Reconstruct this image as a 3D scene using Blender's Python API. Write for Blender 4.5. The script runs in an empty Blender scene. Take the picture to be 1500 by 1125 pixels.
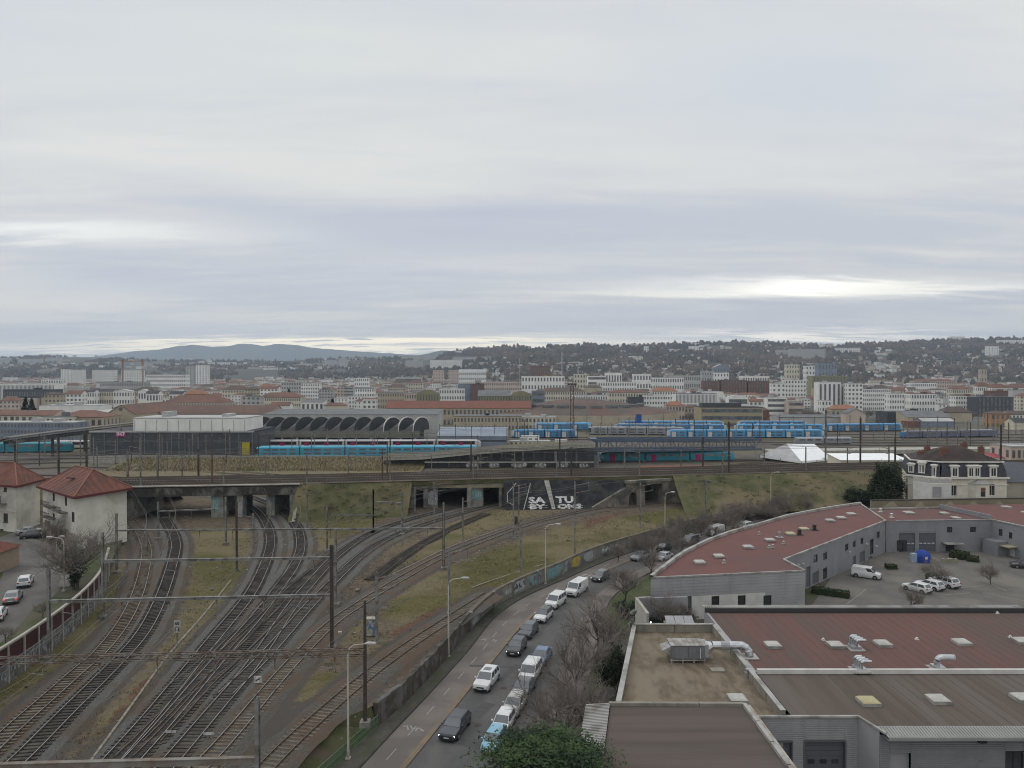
import bpy,bmesh,math,random
from mathutils import Vector,Matrix,noise as mnoise
import numpy as np

sc = bpy.context.scene
COL = sc.collection
rnd = random.Random(7)

# ------------------------------------------------------------------ camera
F,CXP,CYP,EYE = 1080.0,750.0,562.5,34.0
YH = 548.0
PITCH = math.atan((CYP-YH)/F)
cam = bpy.data.cameras.new('camera')
cam.sensor_width = 36.0
cam.lens = 36.0*F/1500.0
cam.clip_start = 0.5
cam.clip_end = 40000
camo = bpy.data.objects.new('camera',cam)
COL.objects.link(camo)
camo.location = (0,0,EYE)
camo.rotation_euler = (math.pi/2-PITCH,0,0)
sc.camera = camo
sc.render.resolution_x,sc.render.resolution_y = 1024,768

# ------------------------------------------------------------------ node helper
class NV:
    """a socket with arithmetic"""
    def __init__(s,nt,sock):s.nt,s.s = nt,sock
    def _m(s,op,*a):
        n = s.nt.nodes.new('ShaderNodeMath');n.operation = op
        for i,v in enumerate((s,)+a):
            if isinstance(v,NV):s.nt.links.new(v.s,n.inputs[i])
            else:n.inputs[i].default_value = v
        return NV(s.nt,n.outputs[0])
    def __add__(s,o):return s._m('ADD',o)
    def __sub__(s,o):return s._m('SUBTRACT',o)
    def __mul__(s,o):return s._m('MULTIPLY',o)
    def __truediv__(s,o):return s._m('DIVIDE',o)
    def pw(s,o):return s._m('POWER',o)
    def mx(s,o):return s._m('MAXIMUM',o)
    def mn(s,o):return s._m('MINIMUM',o)
    def gt(s,o):return s._m('GREATER_THAN',o)
    def exp(s):return s._m('EXPONENT')
def nmix(nt,fac,a,b,mode='MIX'):
    n = nt.nodes.new('ShaderNodeMix');n.data_type = 'RGBA';n.blend_type = mode;n.clamp_result = False
    def put(i,v):
        if isinstance(v,NV):nt.links.new(v.s,n.inputs[i])
        elif isinstance(v,(int,float)):n.inputs[i].default_value = v
        else:n.inputs[i].default_value = (*v,1)
    put(0,fac);put(6,a);put(7,b)
    return NV(nt,n.outputs[2])
def nnoise(nt,vec,scale,detail=4,rough=.55,dist=0.0):
    n = nt.nodes.new('ShaderNodeTexNoise')
    n.inputs['Scale'].default_value = scale;n.inputs['Detail'].default_value = detail
    n.inputs['Roughness'].default_value = rough;n.inputs['Distortion'].default_value = dist
    if vec is not None:nt.links.new(vec.s if isinstance(vec,NV)else vec,n.inputs['Vector'])
    return NV(nt,n.outputs[0])
def nramp(nt,fac,a,b):
    """0..1 as fac goes a..b"""
    n = nt.nodes.new('ShaderNodeMapRange');n.interpolation_type = 'SMOOTHSTEP'
    nt.links.new(fac.s,n.inputs[0]);n.inputs[1].default_value = a;n.inputs[2].default_value = b
    return NV(nt,n.outputs[0])
def ncomb(nt,x,y,z):
    n = nt.nodes.new('ShaderNodeCombineXYZ')
    for i,v in enumerate((x,y,z)):
        if isinstance(v,NV):nt.links.new(v.s,n.inputs[i])
        else:n.inputs[i].default_value = v
    return NV(nt,n.outputs[0])
def nsep(nt,v):
    n = nt.nodes.new('ShaderNodeSeparateXYZ');nt.links.new(v.s if isinstance(v,NV)else v,n.inputs[0])
    return[NV(nt,n.outputs[i])for i in range(3)]

# ------------------------------------------------------------------ world: overcast sky
SUN_EL,SUN_AZ = math.radians(48),math.radians(-60)  # azimuth from +Y towards +X
w = bpy.data.worlds.new('World');sc.world = w;w.use_nodes = True
nt = w.node_tree;nt.nodes.clear()
out = nt.nodes.new('ShaderNodeOutputWorld')
sky = nt.nodes.new('ShaderNodeTexSky');sky.sky_type = 'NISHITA';sky.sun_disc = False
sky.sun_elevation = SUN_EL;sky.sun_rotation = SUN_AZ
bgs = nt.nodes.new('ShaderNodeBackground');bgs.inputs[1].default_value = 0.08
nt.links.new(sky.outputs[0],bgs.inputs[0])
tc = nt.nodes.new('ShaderNodeTexCoord')
X,Y,Z = nsep(nt,tc.outputs['Generated'])
Zc = Z.mx(0.0)
front = nramp(nt,Y,0.05,0.3)
Yc = Y.mx(0.1)
U = X/Yc;Vv = Z/Yc
# cloud plane, seen in perspective
den = Zc+0.07
px_,py_ = X/den,Y/den
n_big = nnoise(nt,ncomb(nt,px_*0.22,py_*0.55,0.3),1.0,4, .5, .4)
n_mid = nnoise(nt,ncomb(nt,px_*0.5,py_*1.6,4.0),1.0,6, .55, .6)
n_fin = nnoise(nt,ncomb(nt,px_*1.1,py_*3.6,9.0),1.0,7, .62, .9)
cloud = nramp(nt,n_big*0.5+n_mid*0.3+n_fin*0.2,0.40,0.60)
grey = nmix(nt,nramp(nt,Zc,0.03,0.4),(0.50,0.515,0.56),(0.54,0.565,0.605))
lite = nmix(nt,nramp(nt,Zc,0.03,0.4),(0.70,0.685,0.645),(0.665,0.67,0.64))
base = nmix(nt,cloud,grey,lite)
# left side a little lighter and greener-white, right bluer (thin and thick parts of the deck)
wob = (n_mid-0.5)*0.05+(n_fin-0.5)*0.03
def blob(u0,v0,su,sv,amp):
    a = (U+wob*3.0-u0)*(1.0/su);b = (Vv+wob-v0)*(1.0/sv)
    return((a*a+b*b)*-1.0).exp()*front*amp
# darker blue-grey bands
def darken(c,f,col):return nmix(nt,f.mn(1.0),c,col)
base = darken(base,blob(-0.12,0.20,0.34,0.035,0.75),(0.45,0.475,0.555))
base = darken(base,blob(-0.45,0.125,0.32,0.016,0.6),(0.46,0.495,0.575))
base = darken(base,blob(0.40,0.40,0.32,0.10,0.55),(0.50,0.55,0.64))
base = darken(base,blob(0.30,0.085,0.6,0.014,0.55),(0.48,0.49,0.54))
# bright gaps
base = darken(base,blob(-0.45,0.44,0.35,0.09,0.6),(0.62,0.655,0.64))
base = darken(base,blob(-0.64,0.192,0.26,0.013,0.75),(0.92,0.92,0.86))
base = darken(base,blob(0.46,0.117,0.26,0.009,0.95),(1.1,1.06, .95))
base = darken(base,blob(0.40,0.118,0.06,0.006,1.0),(1.35,1.3,1.18))
base = darken(base,blob(-0.05,0.145,0.30,0.012,0.5),(0.66,0.65,0.66))
low = blob(-0.26,0.0385,0.42,0.0085,1.3)*nramp(nt,n_fin,0.34,0.5)
base = darken(base,low,(1.55,1.35,0.98))
low2 = blob(0.40,0.052,0.16,0.009,1.1)*nramp(nt,n_fin,0.42,0.55)
base = darken(base,low2,(1.25,1.15,0.98))
# an overcast sky is brighter towards the zenith
zen = nramp(nt,Zc,0.42,1.0)*0.75+1.0
base = nmix(nt,1.0,base,ncomb(nt,zen,zen,zen),'MULTIPLY')
bgc = nt.nodes.new('ShaderNodeBackground');bgc.inputs[1].default_value = 1.23
nt.links.new(base.s,bgc.inputs[0])
mxs = nt.nodes.new('ShaderNodeMixShader');mxs.inputs[0].default_value = 0.94
nt.links.new(bgs.outputs[0],mxs.inputs[1]);nt.links.new(bgc.outputs[0],mxs.inputs[2])
nt.links.new(mxs.outputs[0],out.inputs[0])

sun = bpy.data.lights.new('sun','SUN');sun.energy = 0.5;sun.angle = math.radians(25);sun.color = (1, .96, .9)
suno = bpy.data.objects.new('sun',sun);COL.objects.link(suno)
_d = Vector((math.sin(SUN_AZ)*math.cos(SUN_EL),math.cos(SUN_AZ)*math.cos(SUN_EL),math.sin(SUN_EL)))
suno.rotation_euler = _d.to_track_quat('Z','Y').to_euler();suno.location = (0,0,300)
sc.view_settings.view_transform = 'Standard';sc.view_settings.look = 'None'
sc.view_settings.exposure = 0;sc.view_settings.gamma = 1
sc.cycles.max_bounces = 5;sc.cycles.diffuse_bounces = 2;sc.cycles.glossy_bounces = 2
sc.cycles.volume_bounces = 1;sc.cycles.filter_width = 1.05;sc.cycles.transparent_max_bounces = 6

# ------------------------------------------------------------------ measuring the photograph
def _dir(px,py):
    u = (px-CXP)/F;v = (CYP-py)/F
    c,s = math.cos(PITCH),math.sin(PITCH)
    return u,c+v*s,-s+v*c
def G(px,py,z=0.0):
    """ground point (x, y) at height z"""
    dx,dy,dz = _dir(px,py);t = (z-EYE)/dz
    return(dx*t,dy*t)
def G3(px,py,z=0.0):x,y = G(px,py,z);return Vector((x,y,z))
def AT(px,py,D):
    dx,dy,dz = _dir(px,py);t = D/dy
    return Vector((dx*t,D,EYE+dz*t))
def ZAT(py,D):return AT(CXP,py,D).z
def XAT(px,D):return(px-CXP)/F*D
def PXM(D):return F/D
def DAT(py,z=0.0):return G(CXP,py,z)[1]

# ------------------------------------------------------------------ objects
def tag(o,label=None,cat=None,group=None,kind=None):
    if label:o['label'] = label
    if cat:o['category'] = cat
    if group:o['group'] = group
    if kind:o['kind'] = kind
    return o
def thing(name,loc,label,cat,group=None,rz=0.0):
    o = bpy.data.objects.new(name,None);COL.objects.link(o)
    o.empty_display_size = .5;o.location = loc;o.rotation_euler = (0,0,rz)
    return tag(o,label,cat,group)
def world_of(p):
    return Matrix.Translation(p.location)@p.rotation_euler.to_matrix().to_4x4()if p.parent is None else world_of(p.parent)@(Matrix.Translation(p.location)@p.rotation_euler.to_matrix().to_4x4())
def link_mesh(name,me,parent=None,loc=None):
    o = bpy.data.objects.new(name,me);COL.objects.link(o)
    if parent:o.parent = parent
    if loc is not None:o.location = loc
    return o
def copy_tree(o,parent=None):
    c = o.copy();COL.objects.link(c)
    if parent:c.parent = parent
    for ch in CH.get(o.name,()):
        cc = copy_tree(ch,c);CH.setdefault(c.name,[]).append(cc)
    return c
CH = {}
class MB:
    """collects faces; build() links them as ONE mesh object"""
    def __init__(s):s.v = [];s.f = [];s.m = []
    def add(s,vs,fs,mi=0):
        o = len(s.v);s.v+=[tuple(v)for v in vs]
        for f in fs:s.f.append(tuple(i+o for i in f));s.m.append(mi)
    def box(s,c,d,rz=0.0,mi=0,ax=None):
        hx,hy,hz = d[0]/2,d[1]/2,d[2]/2
        p = [(sx*hx,sy*hy,sz*hz)for sz in(-1,1)for sy in(-1,1)for sx in(-1,1)]
        if ax is not None:p = [tuple(ax@Vector(q))for q in p]
        elif rz:
            c_,s_ = math.cos(rz),math.sin(rz);p = [(x*c_-y*s_,x*s_+y*c_,z)for x,y,z in p]
        p = [(x+c[0],y+c[1],z+c[2])for x,y,z in p]
        s.add(p,[(0,2,3,1),(4,5,7,6),(0,1,5,4),(2,6,7,3),(0,4,6,2),(1,3,7,5)],mi)
    def bx(s,x0,x1,y0,y1,z0,z1,mi=0):s.box(((x0+x1)/2,(y0+y1)/2,(z0+z1)/2),(abs(x1-x0),abs(y1-y0),abs(z1-z0)),0,mi)
    def bar(s,a,b,wd,ht,mi=0):
        """box from a to b, width sideways, height across"""
        a,b = Vector(a),Vector(b);d = b-a;L = d.length
        if L<1e-6:return
        d.normalize();up = Vector((0,0,1))
        if abs(d.z)> .98:up = Vector((0,1,0))
        r = d.cross(up).normalized();u = r.cross(d)
        s.box((a+b)/2,(L,wd,ht),0,mi,Matrix((d,r,u)).transposed())
    def tube(s,pts,rs,n=6,mi=0,caps=True):
        pts = [Vector(p)for p in pts]
        if not hasattr(rs,'__len__'):rs = [rs]*len(pts)
        vs = [];
        for i,p in enumerate(pts):
            d = (pts[min(i+1,len(pts)-1)]-pts[max(i-1,0)])
            if d.length<1e-9:d = Vector((0,0,1))
            d.normalize();up = Vector((0,0,1))if abs(d.z)< .9 else Vector((1,0,0))
            r = d.cross(up).normalized();u = r.cross(d)
            for k in range(n):
                a = 2*math.pi*k/n;vs.append(p+(r*math.cos(a)+u*math.sin(a))*rs[i])
        fs = [(i*n+k,i*n+(k+1)%n,(i+1)*n+(k+1)%n,(i+1)*n+k)for i in range(len(pts)-1)for k in range(n)]
        if caps:fs+=[tuple(range(n))[::-1],tuple(range((len(pts)-1)*n,len(pts)*n))]
        s.add(vs,fs,mi)
    def poly(s,pts,mi=0):s.add(pts,[tuple(range(len(pts)))],mi)
    def prism(s,poly,z0,z1,mi=0,mtop=None):
        n = len(poly)
        s.add([(x,y,z0)for x,y in poly]+[(x,y,z1)for x,y in poly],
              [(i,(i+1)%n,n+(i+1)%n,n+i)for i in range(n)],mi)
        s.add([(x,y,z1)for x,y in poly],[tuple(range(n))],mi if mtop is None else mtop)
        s.add([(x,y,z0)for x,y in poly],[tuple(range(n))[::-1]],mi)
    def build(s,name,mats,parent=None,smooth=False,off=None,**tg):
        me = bpy.data.meshes.new(name)
        vs = s.v
        if off is not None:vs = [(a-off[0],b-off[1],c-off[2])for a,b,c in vs]
        me.from_pydata(vs,[],s.f)
        if not isinstance(mats,(list,tuple)):mats = [mats]
        for m in mats:me.materials.append(m)
        if len(mats)>1:me.polygons.foreach_set('material_index',s.m)
        if smooth:me.polygons.foreach_set('use_smooth',[True]*len(s.f))
        o = link_mesh(name,me,parent)
        if off is not None and parent is None:o.location = off
        if parent:CH.setdefault(parent.name,[]).append(o)
        tag(o,**tg);return o
def part_at(mb,name,mats,parent,**k):
    """geometry given in world coordinates, under a thing that is not rotated"""
    p = parent;off = Vector((0,0,0))
    while p is not None:off+=p.location;p = p.parent
    s = MB();s.v = [(a-off.x,b-off.y,c-off.z)for a,b,c in mb.v];s.f = mb.f;s.m = mb.m
    return s.build(name,mats,parent,**k)
def share(name,me,parent,loc=(0,0,0),rot=(0,0,0),scale=None):
    o = bpy.data.objects.new(name,me);COL.objects.link(o);o.parent = parent;o.location = loc;o.rotation_euler = rot
    if scale:o.scale = scale
    CH.setdefault(parent.name,[]).append(o)
    return o
def fixn(me):
    bm = bmesh.new();bm.from_mesh(me);bmesh.ops.recalc_face_normals(bm,faces=bm.faces);bm.to_mesh(me);bm.free()

# ------------------------------------------------------------------ materials
MC = {}
def srgb(r,g,b):
    f = lambda c:(c/255/12.92)if c/255<= .04045 else((c/255+ .055)/1.055)**2.4
    return(f(r),f(g),f(b))
def M(name,c1,c2=None,scale=1.0,rough=.85,bump=0.0,bscale=None,metal=0.0,c3=None,s3=.08,sq=(1,1,1),lo=.35,hi=.65,spec=.3,local=False,emit=None,coat=0.0,lo3=.48,hi3=.62,streak=0.0):
    if name in MC:return MC[name]
    m = bpy.data.materials.new(name);m.use_nodes = True;t = m.node_tree
    b = t.nodes['Principled BSDF'];b.inputs['Roughness'].default_value = rough;b.inputs['Metallic'].default_value = metal
    b.inputs['Specular IOR Level'].default_value = spec
    if coat:b.inputs['Coat Weight'].default_value = coat;b.inputs['Coat Roughness'].default_value = .1
    if local:
        n = t.nodes.new('ShaderNodeTexCoord');src = n.outputs['Object']
    else:
        n = t.nodes.new('ShaderNodeNewGeometry');src = n.outputs['Position']
    x,y,z = nsep(t,src)
    vec = ncomb(t,x*sq[0],y*sq[1],z*sq[2])
    if c2 is None:c2 = tuple(v* .8 for v in c1)
    f = nnoise(t,vec,scale,6, .6)
    col = nmix(t,nramp(t,f,lo,hi),c1,c2)
    if c3 is not None:
        g = nnoise(t,vec,s3,5, .6, .3);col = nmix(t,nramp(t,g,lo3,hi3),col,c3)
    if streak:  # rain-washed vertical runs
        g = nnoise(t,ncomb(t,x*1.6,y*1.6,z* .12),1.0,5, .6)
        col = nmix(t,nramp(t,g, .5, .72)*streak,col,tuple(v* .45 for v in c1))
    t.links.new(col.s,b.inputs['Base Color'])
    if bump:
        g = nnoise(t,vec,bscale or scale*4,5, .65)
        bn = t.nodes.new('ShaderNodeBump');bn.inputs['Strength'].default_value = bump;bn.inputs['Distance'].default_value = .1
        t.links.new(g.s,bn.inputs['Height']);t.links.new(bn.outputs[0],b.inputs['Normal'])
    if emit:b.inputs['Emission Color'].default_value = (*emit[:3],1);b.inputs['Emission Strength'].default_value = emit[3]
    MC[name] = m;return m

m_glass = M('window_glass',(.03, .035, .04),(.05, .055, .065), .4,rough=.12,spec=.6)
m_glass_far = M('window_glass_far',(.07, .075, .085),(.17, .17, .17), .3,rough=.3,spec=.4)
m_white = M('white_paint',(.62, .61, .58),(.52, .51, .48), .6)
m_conc = M('concrete',(.25, .24, .21),(.16, .15, .135), .7,bump=.2,c3=(.10, .095, .085),s3=.3,streak=.6)
m_concl = M('pale_concrete',(.40, .385, .34),(.30, .285, .25), .8,bump=.15,streak=.4)
m_steel = M('grey_steel',(.20, .205, .21),(.14, .14, .145),2,rough=.55,metal=.2)
m_dsteel = M('dark_steel',(.05, .042, .038),(.08, .06, .05),2,rough=.7)
m_rust = M('rusty_steel',(.12, .085, .065),(.20, .19, .17),1.2,rough=.8,c3=(.09, .05, .035),s3=.9)
m_lamp = M('lamp_post_paint',(.42, .40, .34),(.34, .32, .27), .8,rough=.6)
# ------------------------------------------------------------------ planes measured from the photograph
class Plane:
    def __init__(s,P0,ex,ey):
        s.P = Vector(P0);s.ex = Vector(ex).normalized();s.ey = Vector(ey);s.ey = (s.ey-s.ex*s.ey.dot(s.ex)).normalized();s.n = s.ex.cross(s.ey).normalized()
        if s.n.dot(Vector((0,0,EYE))-s.P)<0:s.n = -s.n
    def uv(s,px,py):
        d = Vector(_dir(px,py));o = Vector((0,0,EYE))
        t = (s.P-o).dot(s.n)/d.dot(s.n);q = o+d*t-s.P
        return q.dot(s.ex),q.dot(s.ey)
    def pt(s,u,v,off=0.0):return s.P+s.ex*u+s.ey*v+s.n*off
    def rect(s,x0,y0,x1,y1):
        a,b = s.uv(x0,(y0+y1)/2),s.uv(x1,(y0+y1)/2);c,d = s.uv((x0+x1)/2,y0),s.uv((x0+x1)/2,y1)
        return(min(a[0],b[0]),max(a[0],b[0]),min(c[1],d[1]),max(c[1],d[1]))
    def slab(s,mb,u0,u1,v0,v1,o0,o1,mi=0):
        c = s.pt((u0+u1)/2,(v0+v1)/2,(o0+o1)/2)
        mb.box(c,(abs(u1-u0),abs(v1-v0),abs(o1-o0)),0,mi,Matrix((s.ex,s.ey,s.n)).transposed())
def WALL(ax,ay,bx,by,z=0.0):
    """vertical plane whose z=z line runs through two pixels; v is height above z=0"""
    A = G3(ax,ay,z);B = G3(bx,by,z);A.z = B.z = 0
    p = Plane(A,B-A,(0,0,1));p.L = (B-A).length;return p
def wall_between(A,B):
    A = Vector((A[0],A[1],0));B = Vector((B[0],B[1],0));p = Plane(A,B-A,(0,0,1));p.L = (B-A).length;return p
def sheet_holes(mb,W,u0,u1,v0,v1,holes,off=0.0,reveal=.15,mi=0):
    us = sorted({u0,u1,*[min(max(h[k],u0),u1)for h in holes for k in(0,1)]});vs = sorted({v0,v1,*[min(max(h[k],v0),v1)for h in holes for k in(2,3)]})
    for i in range(len(us)-1):
        for j in range(len(vs)-1):
            cu,cv = (us[i]+us[i+1])/2,(vs[j]+vs[j+1])/2
            if us[i+1]-us[i]<1e-4 or vs[j+1]-vs[j]<1e-4 or any(h[0]<cu<h[1]and h[2]<cv<h[3]for h in holes):continue
            mb.poly([W.pt(us[i],vs[j],off),W.pt(us[i+1],vs[j],off),W.pt(us[i+1],vs[j+1],off),W.pt(us[i],vs[j+1],off)],mi)
    for h in holes:
        a,b,c,d = h[:4]
        for(p,q,r,s_)in((a,c,a,d),(b,c,b,d),(a,c,b,c),(a,d,b,d)):
            mb.poly([W.pt(p,q,off),W.pt(r,s_,off),W.pt(r,s_,off-reveal),W.pt(p,q,off-reveal)],mi)
def window(parent,W,h,m_frame,m_pane=None,bars=(1,0),depth=.12,name='window',fw=.07,label=None,sill=False):
    a,b,c,d = h[:4];mb = MB();fw = min(fw,(b-a)* .2)
    W.slab(mb,a,a+fw,c,d,-depth,-depth+ .06);W.slab(mb,b-fw,b,c,d,-depth,-depth+ .06)
    W.slab(mb,a+fw,b-fw,c,c+fw,-depth,-depth+ .06);W.slab(mb,a+fw,b-fw,d-fw,d,-depth,-depth+ .06)
    for i in range(bars[0]):
        u = a+(b-a)*(i+1)/(bars[0]+1);W.slab(mb,u-fw* .4,u+fw* .4,c+fw,d-fw,-depth,-depth+ .05)
    for i in range(bars[1]):
        v = c+(d-c)*(i+1)/(bars[1]+1);W.slab(mb,a+fw,b-fw,v-fw* .4,v+fw* .4,-depth,-depth+ .045)
    if sill:W.slab(mb,a- .1,b+ .1,c- .1,c,-.02, .12)
    o = part_at(mb,name,m_frame,parent,label=label)
    g = MB();W.slab(g,a+fw* .5,b-fw* .5,c+fw* .5,d-fw* .5,-depth- .03,-depth)
    part_at(g,'pane',m_pane or m_glass,o)
    return o
def text_mesh(txt,name='lettering',bold=0.02):
    cu = bpy.data.curves.new('t','FONT');cu.body = txt;cu.size = 1;cu.extrude = 0.02;cu.offset = bold;cu.resolution_u = 2
    o = bpy.data.objects.new('t',cu);COL.objects.link(o)
    dg = bpy.context.evaluated_depsgraph_get();dg.update()
    me = bpy.data.meshes.new_from_object(o.evaluated_get(dg));me.name = name
    bpy.data.objects.remove(o);
    return me
def text_on(txt,P,r,mat,parent,name='lettering',off=.03,bold=.02,flip=False):
    me = text_mesh(txt,name,bold);xs = [v.co.x for v in me.vertices];ys = [v.co.y for v in me.vertices]
    x0,x1,y0,y1 = min(xs),max(xs),min(ys),max(ys);u0,u1,v0,v1 = r
    ex = P.ex if P.ex.x>0 else-P.ex
    for v in me.vertices:
        a = (v.co.x-x0)/(x1-x0);b = (v.co.y-y0)/(y1-y0)
        if P.ex.x<=0:a = 1-a
        q = P.pt(u0+(u1-u0)*a,v0+(v1-v0)*b,off+v.co.z)
        v.co = q
    me.materials.clear();me.materials.append(mat)
    mb = MB();mb.v = [tuple(v.co)for v in me.vertices];mb.f = [tuple(p.vertices)for p in me.polygons];mb.m = [0]*len(mb.f)
    return part_at(mb,name,mat,parent)
def chaikin(pts,n=2):
    pts = [Vector(p)for p in pts]
    for _ in range(n):
        q = [pts[0]]
        for a,b in zip(pts[:-1],pts[1:]):q+=[a* .75+b* .25,a* .25+b* .75]
        q.append(pts[-1]);pts = q
    return pts
def resample(pts,step):
    out_ = [pts[0].copy()];acc = 0.0
    for a,b in zip(pts[:-1],pts[1:]):
        L = (b-a).length;t = step-acc
        while t<=L:out_.append(a.lerp(b,t/L));t+=step
        acc = (acc+L)%step
    return out_
def offset_line(pts,d):
    r = []
    for i,p in enumerate(pts):
        t = pts[min(i+1,len(pts)-1)]-pts[max(i-1,0)];t.z = 0;t.normalize()
        r.append(p+Vector((t.y,-t.x,0))*d)
    return r
def ribbon(mb,a,b,mi=0):
    n = len(a);mb.add(list(a)+list(b),[(i,i+1,n+i+1,n+i)for i in range(n-1)],mi)
def W3(pts,z):return[G3(x,y,z)for x,y in pts]

RZ = 2.0  # level of the railway land
ZS = 3.0  # level of the street on the left
# ------------------------------------------------------------------ lines on the ground
wall_px = [(553,1065),(593,1033),(656,965),(684,928),(719,892),(748,876),(777,862),(820,845),(848,830),(885,815),(950,795),(1010,777),(1100,757),(1200,742),(1290,732)]
wall_ln = chaikin(W3(wall_px,0),2)
fence_ln = [G3(553,1066,0),G3(520,1096,0),G3(440,1170,0),G3(300,1320,0)]
barrier_px = [(-150,1040),(0,950),(40,925),(68.4,906),(105.6,878.7),(130,857),(147.6,836.7),(156,815),(160,800)]
barrier_ln = []
for(x,y)in barrier_px:
    g = G3(x,y,6.0);g.z = RZ;barrier_ln.append(g)
barrier_ln = chaikin(barrier_ln,2)
ML = [(-700,730,150),(-60,717,160),(190,713,162),(440,709,166),(600,705,174),(735,701,178),(935,698,182),(1050,695,185),(1330,688,192),(1560,684,198),(2300,672,215)]
MLW = [AT(x,y,D)for x,y,D in ML]
def ml(px,off=0.0,dz=0.0):
    """front edge of the main line deck under pixel column px, moved back by off"""
    for i in range(len(ML)-1):
        if ML[i][0]<=px<=ML[i+1][0]:
            t = (px-ML[i][0])/(ML[i+1][0]-ML[i][0]);D = ML[i][2]*(1-t)+ML[i+1][2]*t;y = ML[i][1]*(1-t)+ML[i+1][1]*t
            p = AT(px,y,D);return Vector((p.x,p.y+off,p.z+dz))
MLDEEP = 15.5

T = {
 1:('westernmost',[(-60,1150),(0,1087),(80,1017),(115,985),(149,958),(187,908),(206,862),(216,815),(213,797),(203,777),(187,757),(160,735),(120,715)]),
 2:('second from the west',[(-30,1165),(26,1120),(88,1056),(176,969),(213,927),(240,870),(256,815),(259,795),(247,768),(231,750),(210,739),(180,728),(140,716)]),
 3:('third',[(120,1165),(165,1116),(215,1060),(263,1001),(320,930),(365,877),(386,835),(396,805),(397,785),(388,762),(370,743),(345,733),(300,722)]),
 4:('fourth',[(150,1165),(190,1120),(240,1065),(315,975),(375,908),(405,868),(429,835),(440,810),(441,790),(434,768),(415,750),(395,738),(350,722)]),
 5:('fifth',[(210,1165),(257,1111),(320,1036),(373,975),(425,892),(460,850),(492,815),(540,782),(588,765),(636,752),(673,743),(720,733)]),
 6:('sixth',[(330,1020),(385,968),(425,922),(452,890),(487,855),(520,822),(553,797),(607,773),(660,758),(700,746),(760,733)]),
 7:('seventh',[(255,1165),(311,1110),(355,1060),(398,1007),(440,960),(487,913),(519,892),(561,865),(620,831),(649,816),(700,796),(767,771),(800,762),(867,747),(915,740),(955,735),(1010,725)]),
 8:('eighth',[(355,1165),(396,1121),(430,1087),(468,1052),(529,999),(593,951),(655,911),(700,882),(722,868)]),
}
TW = {k:(n,chaikin(W3(p,RZ),3))for k,(n,p)in T.items()}

# ------------------------------------------------------------------ the land
m_city = M('city_ground',(.14, .135, .125),(.09, .088, .08), .02,c3=(.055, .06, .04),s3=.006)
mb = MB();R = 14000
mb.poly([(R*math.cos(a),R*math.sin(a),-.02)for a in[2*math.pi*i/64 for i in range(64)]])
mb.build('ground',m_city,kind='structure')

def attr_mat(name,soil,soil2,grass,grass2,ball,ball2,red,dryc):
    m = bpy.data.materials.new(name);m.use_nodes = True;t = m.node_tree;b = t.nodes['Principled BSDF']
    b.inputs['Roughness'].default_value = .95;b.inputs['Specular IOR Level'].default_value = .1
    g = t.nodes.new('ShaderNodeNewGeometry');pos = NV(t,g.outputs['Position'])
    at_ = t.nodes.new('ShaderNodeAttribute');at_.attribute_name = 'cover'
    sp = t.nodes.new('ShaderNodeSeparateColor');t.links.new(at_.outputs['Color'],sp.inputs[0])
    r_,g_,b_ = [NV(t,sp.outputs[i])for i in range(3)]
    n1 = nnoise(t,pos, .12,6, .65, .3);n2 = nnoise(t,pos, .9,6, .65);n3 = nnoise(t,pos,3.2,6, .8);n4 = nnoise(t,pos, .045,4, .6, .5)
    col = nmix(t,nramp(t,n2, .35, .65),soil,soil2)
    col = nmix(t,nramp(t,n4, .5, .62)* .5,col,dryc)
    gm = nramp(t,r_+(n1- .5)*1.2+(n2- .5)* .7, .42, .60)
    gc = nmix(t,nramp(t,n2* .5+n1* .5, .38, .62),grass,grass2)
    gc = nmix(t,nramp(t,n4, .42, .60)* .75,gc,dryc)
    col = nmix(t,gm,col,gc)
    rm = nramp(t,b_+(n1- .5)*1.0+(n2- .5)* .5, .45, .6);col = nmix(t,rm,col,red)
    bm_ = nramp(t,g_+(n2- .5)* .45, .42, .6)
    bc = nmix(t,nramp(t,n3, .3, .7),ball,ball2);bc = nmix(t,nramp(t,n1, .45, .6)* .6,bc,(.095, .07, .05))
    col = nmix(t,bm_,col,bc)
    col = nmix(t, .45,col,nmix(t,nramp(t,n3, .36, .64),(.45, .45, .45),(1.5,1.5,1.5)),'MULTIPLY')
    t.links.new(col.s,b.inputs['Base Color'])
    bp = t.nodes.new('ShaderNodeBump');bp.inputs['Strength'].default_value = .7;bp.inputs['Distance'].default_value = .15
    hh = n3+nnoise(t,pos,14,3, .7)* .6;t.links.new(hh.s,bp.inputs['Height']);t.links.new(bp.outputs[0],b.inputs['Normal'])
    return m
m_land = attr_mat('railway_land',(.140, .112, .084),(.088, .070, .053),(.082, .078, .030),(.118, .104, .046),(.112, .100, .087),(.066, .059, .052),(.125, .072, .05),(.175, .142, .088))

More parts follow.
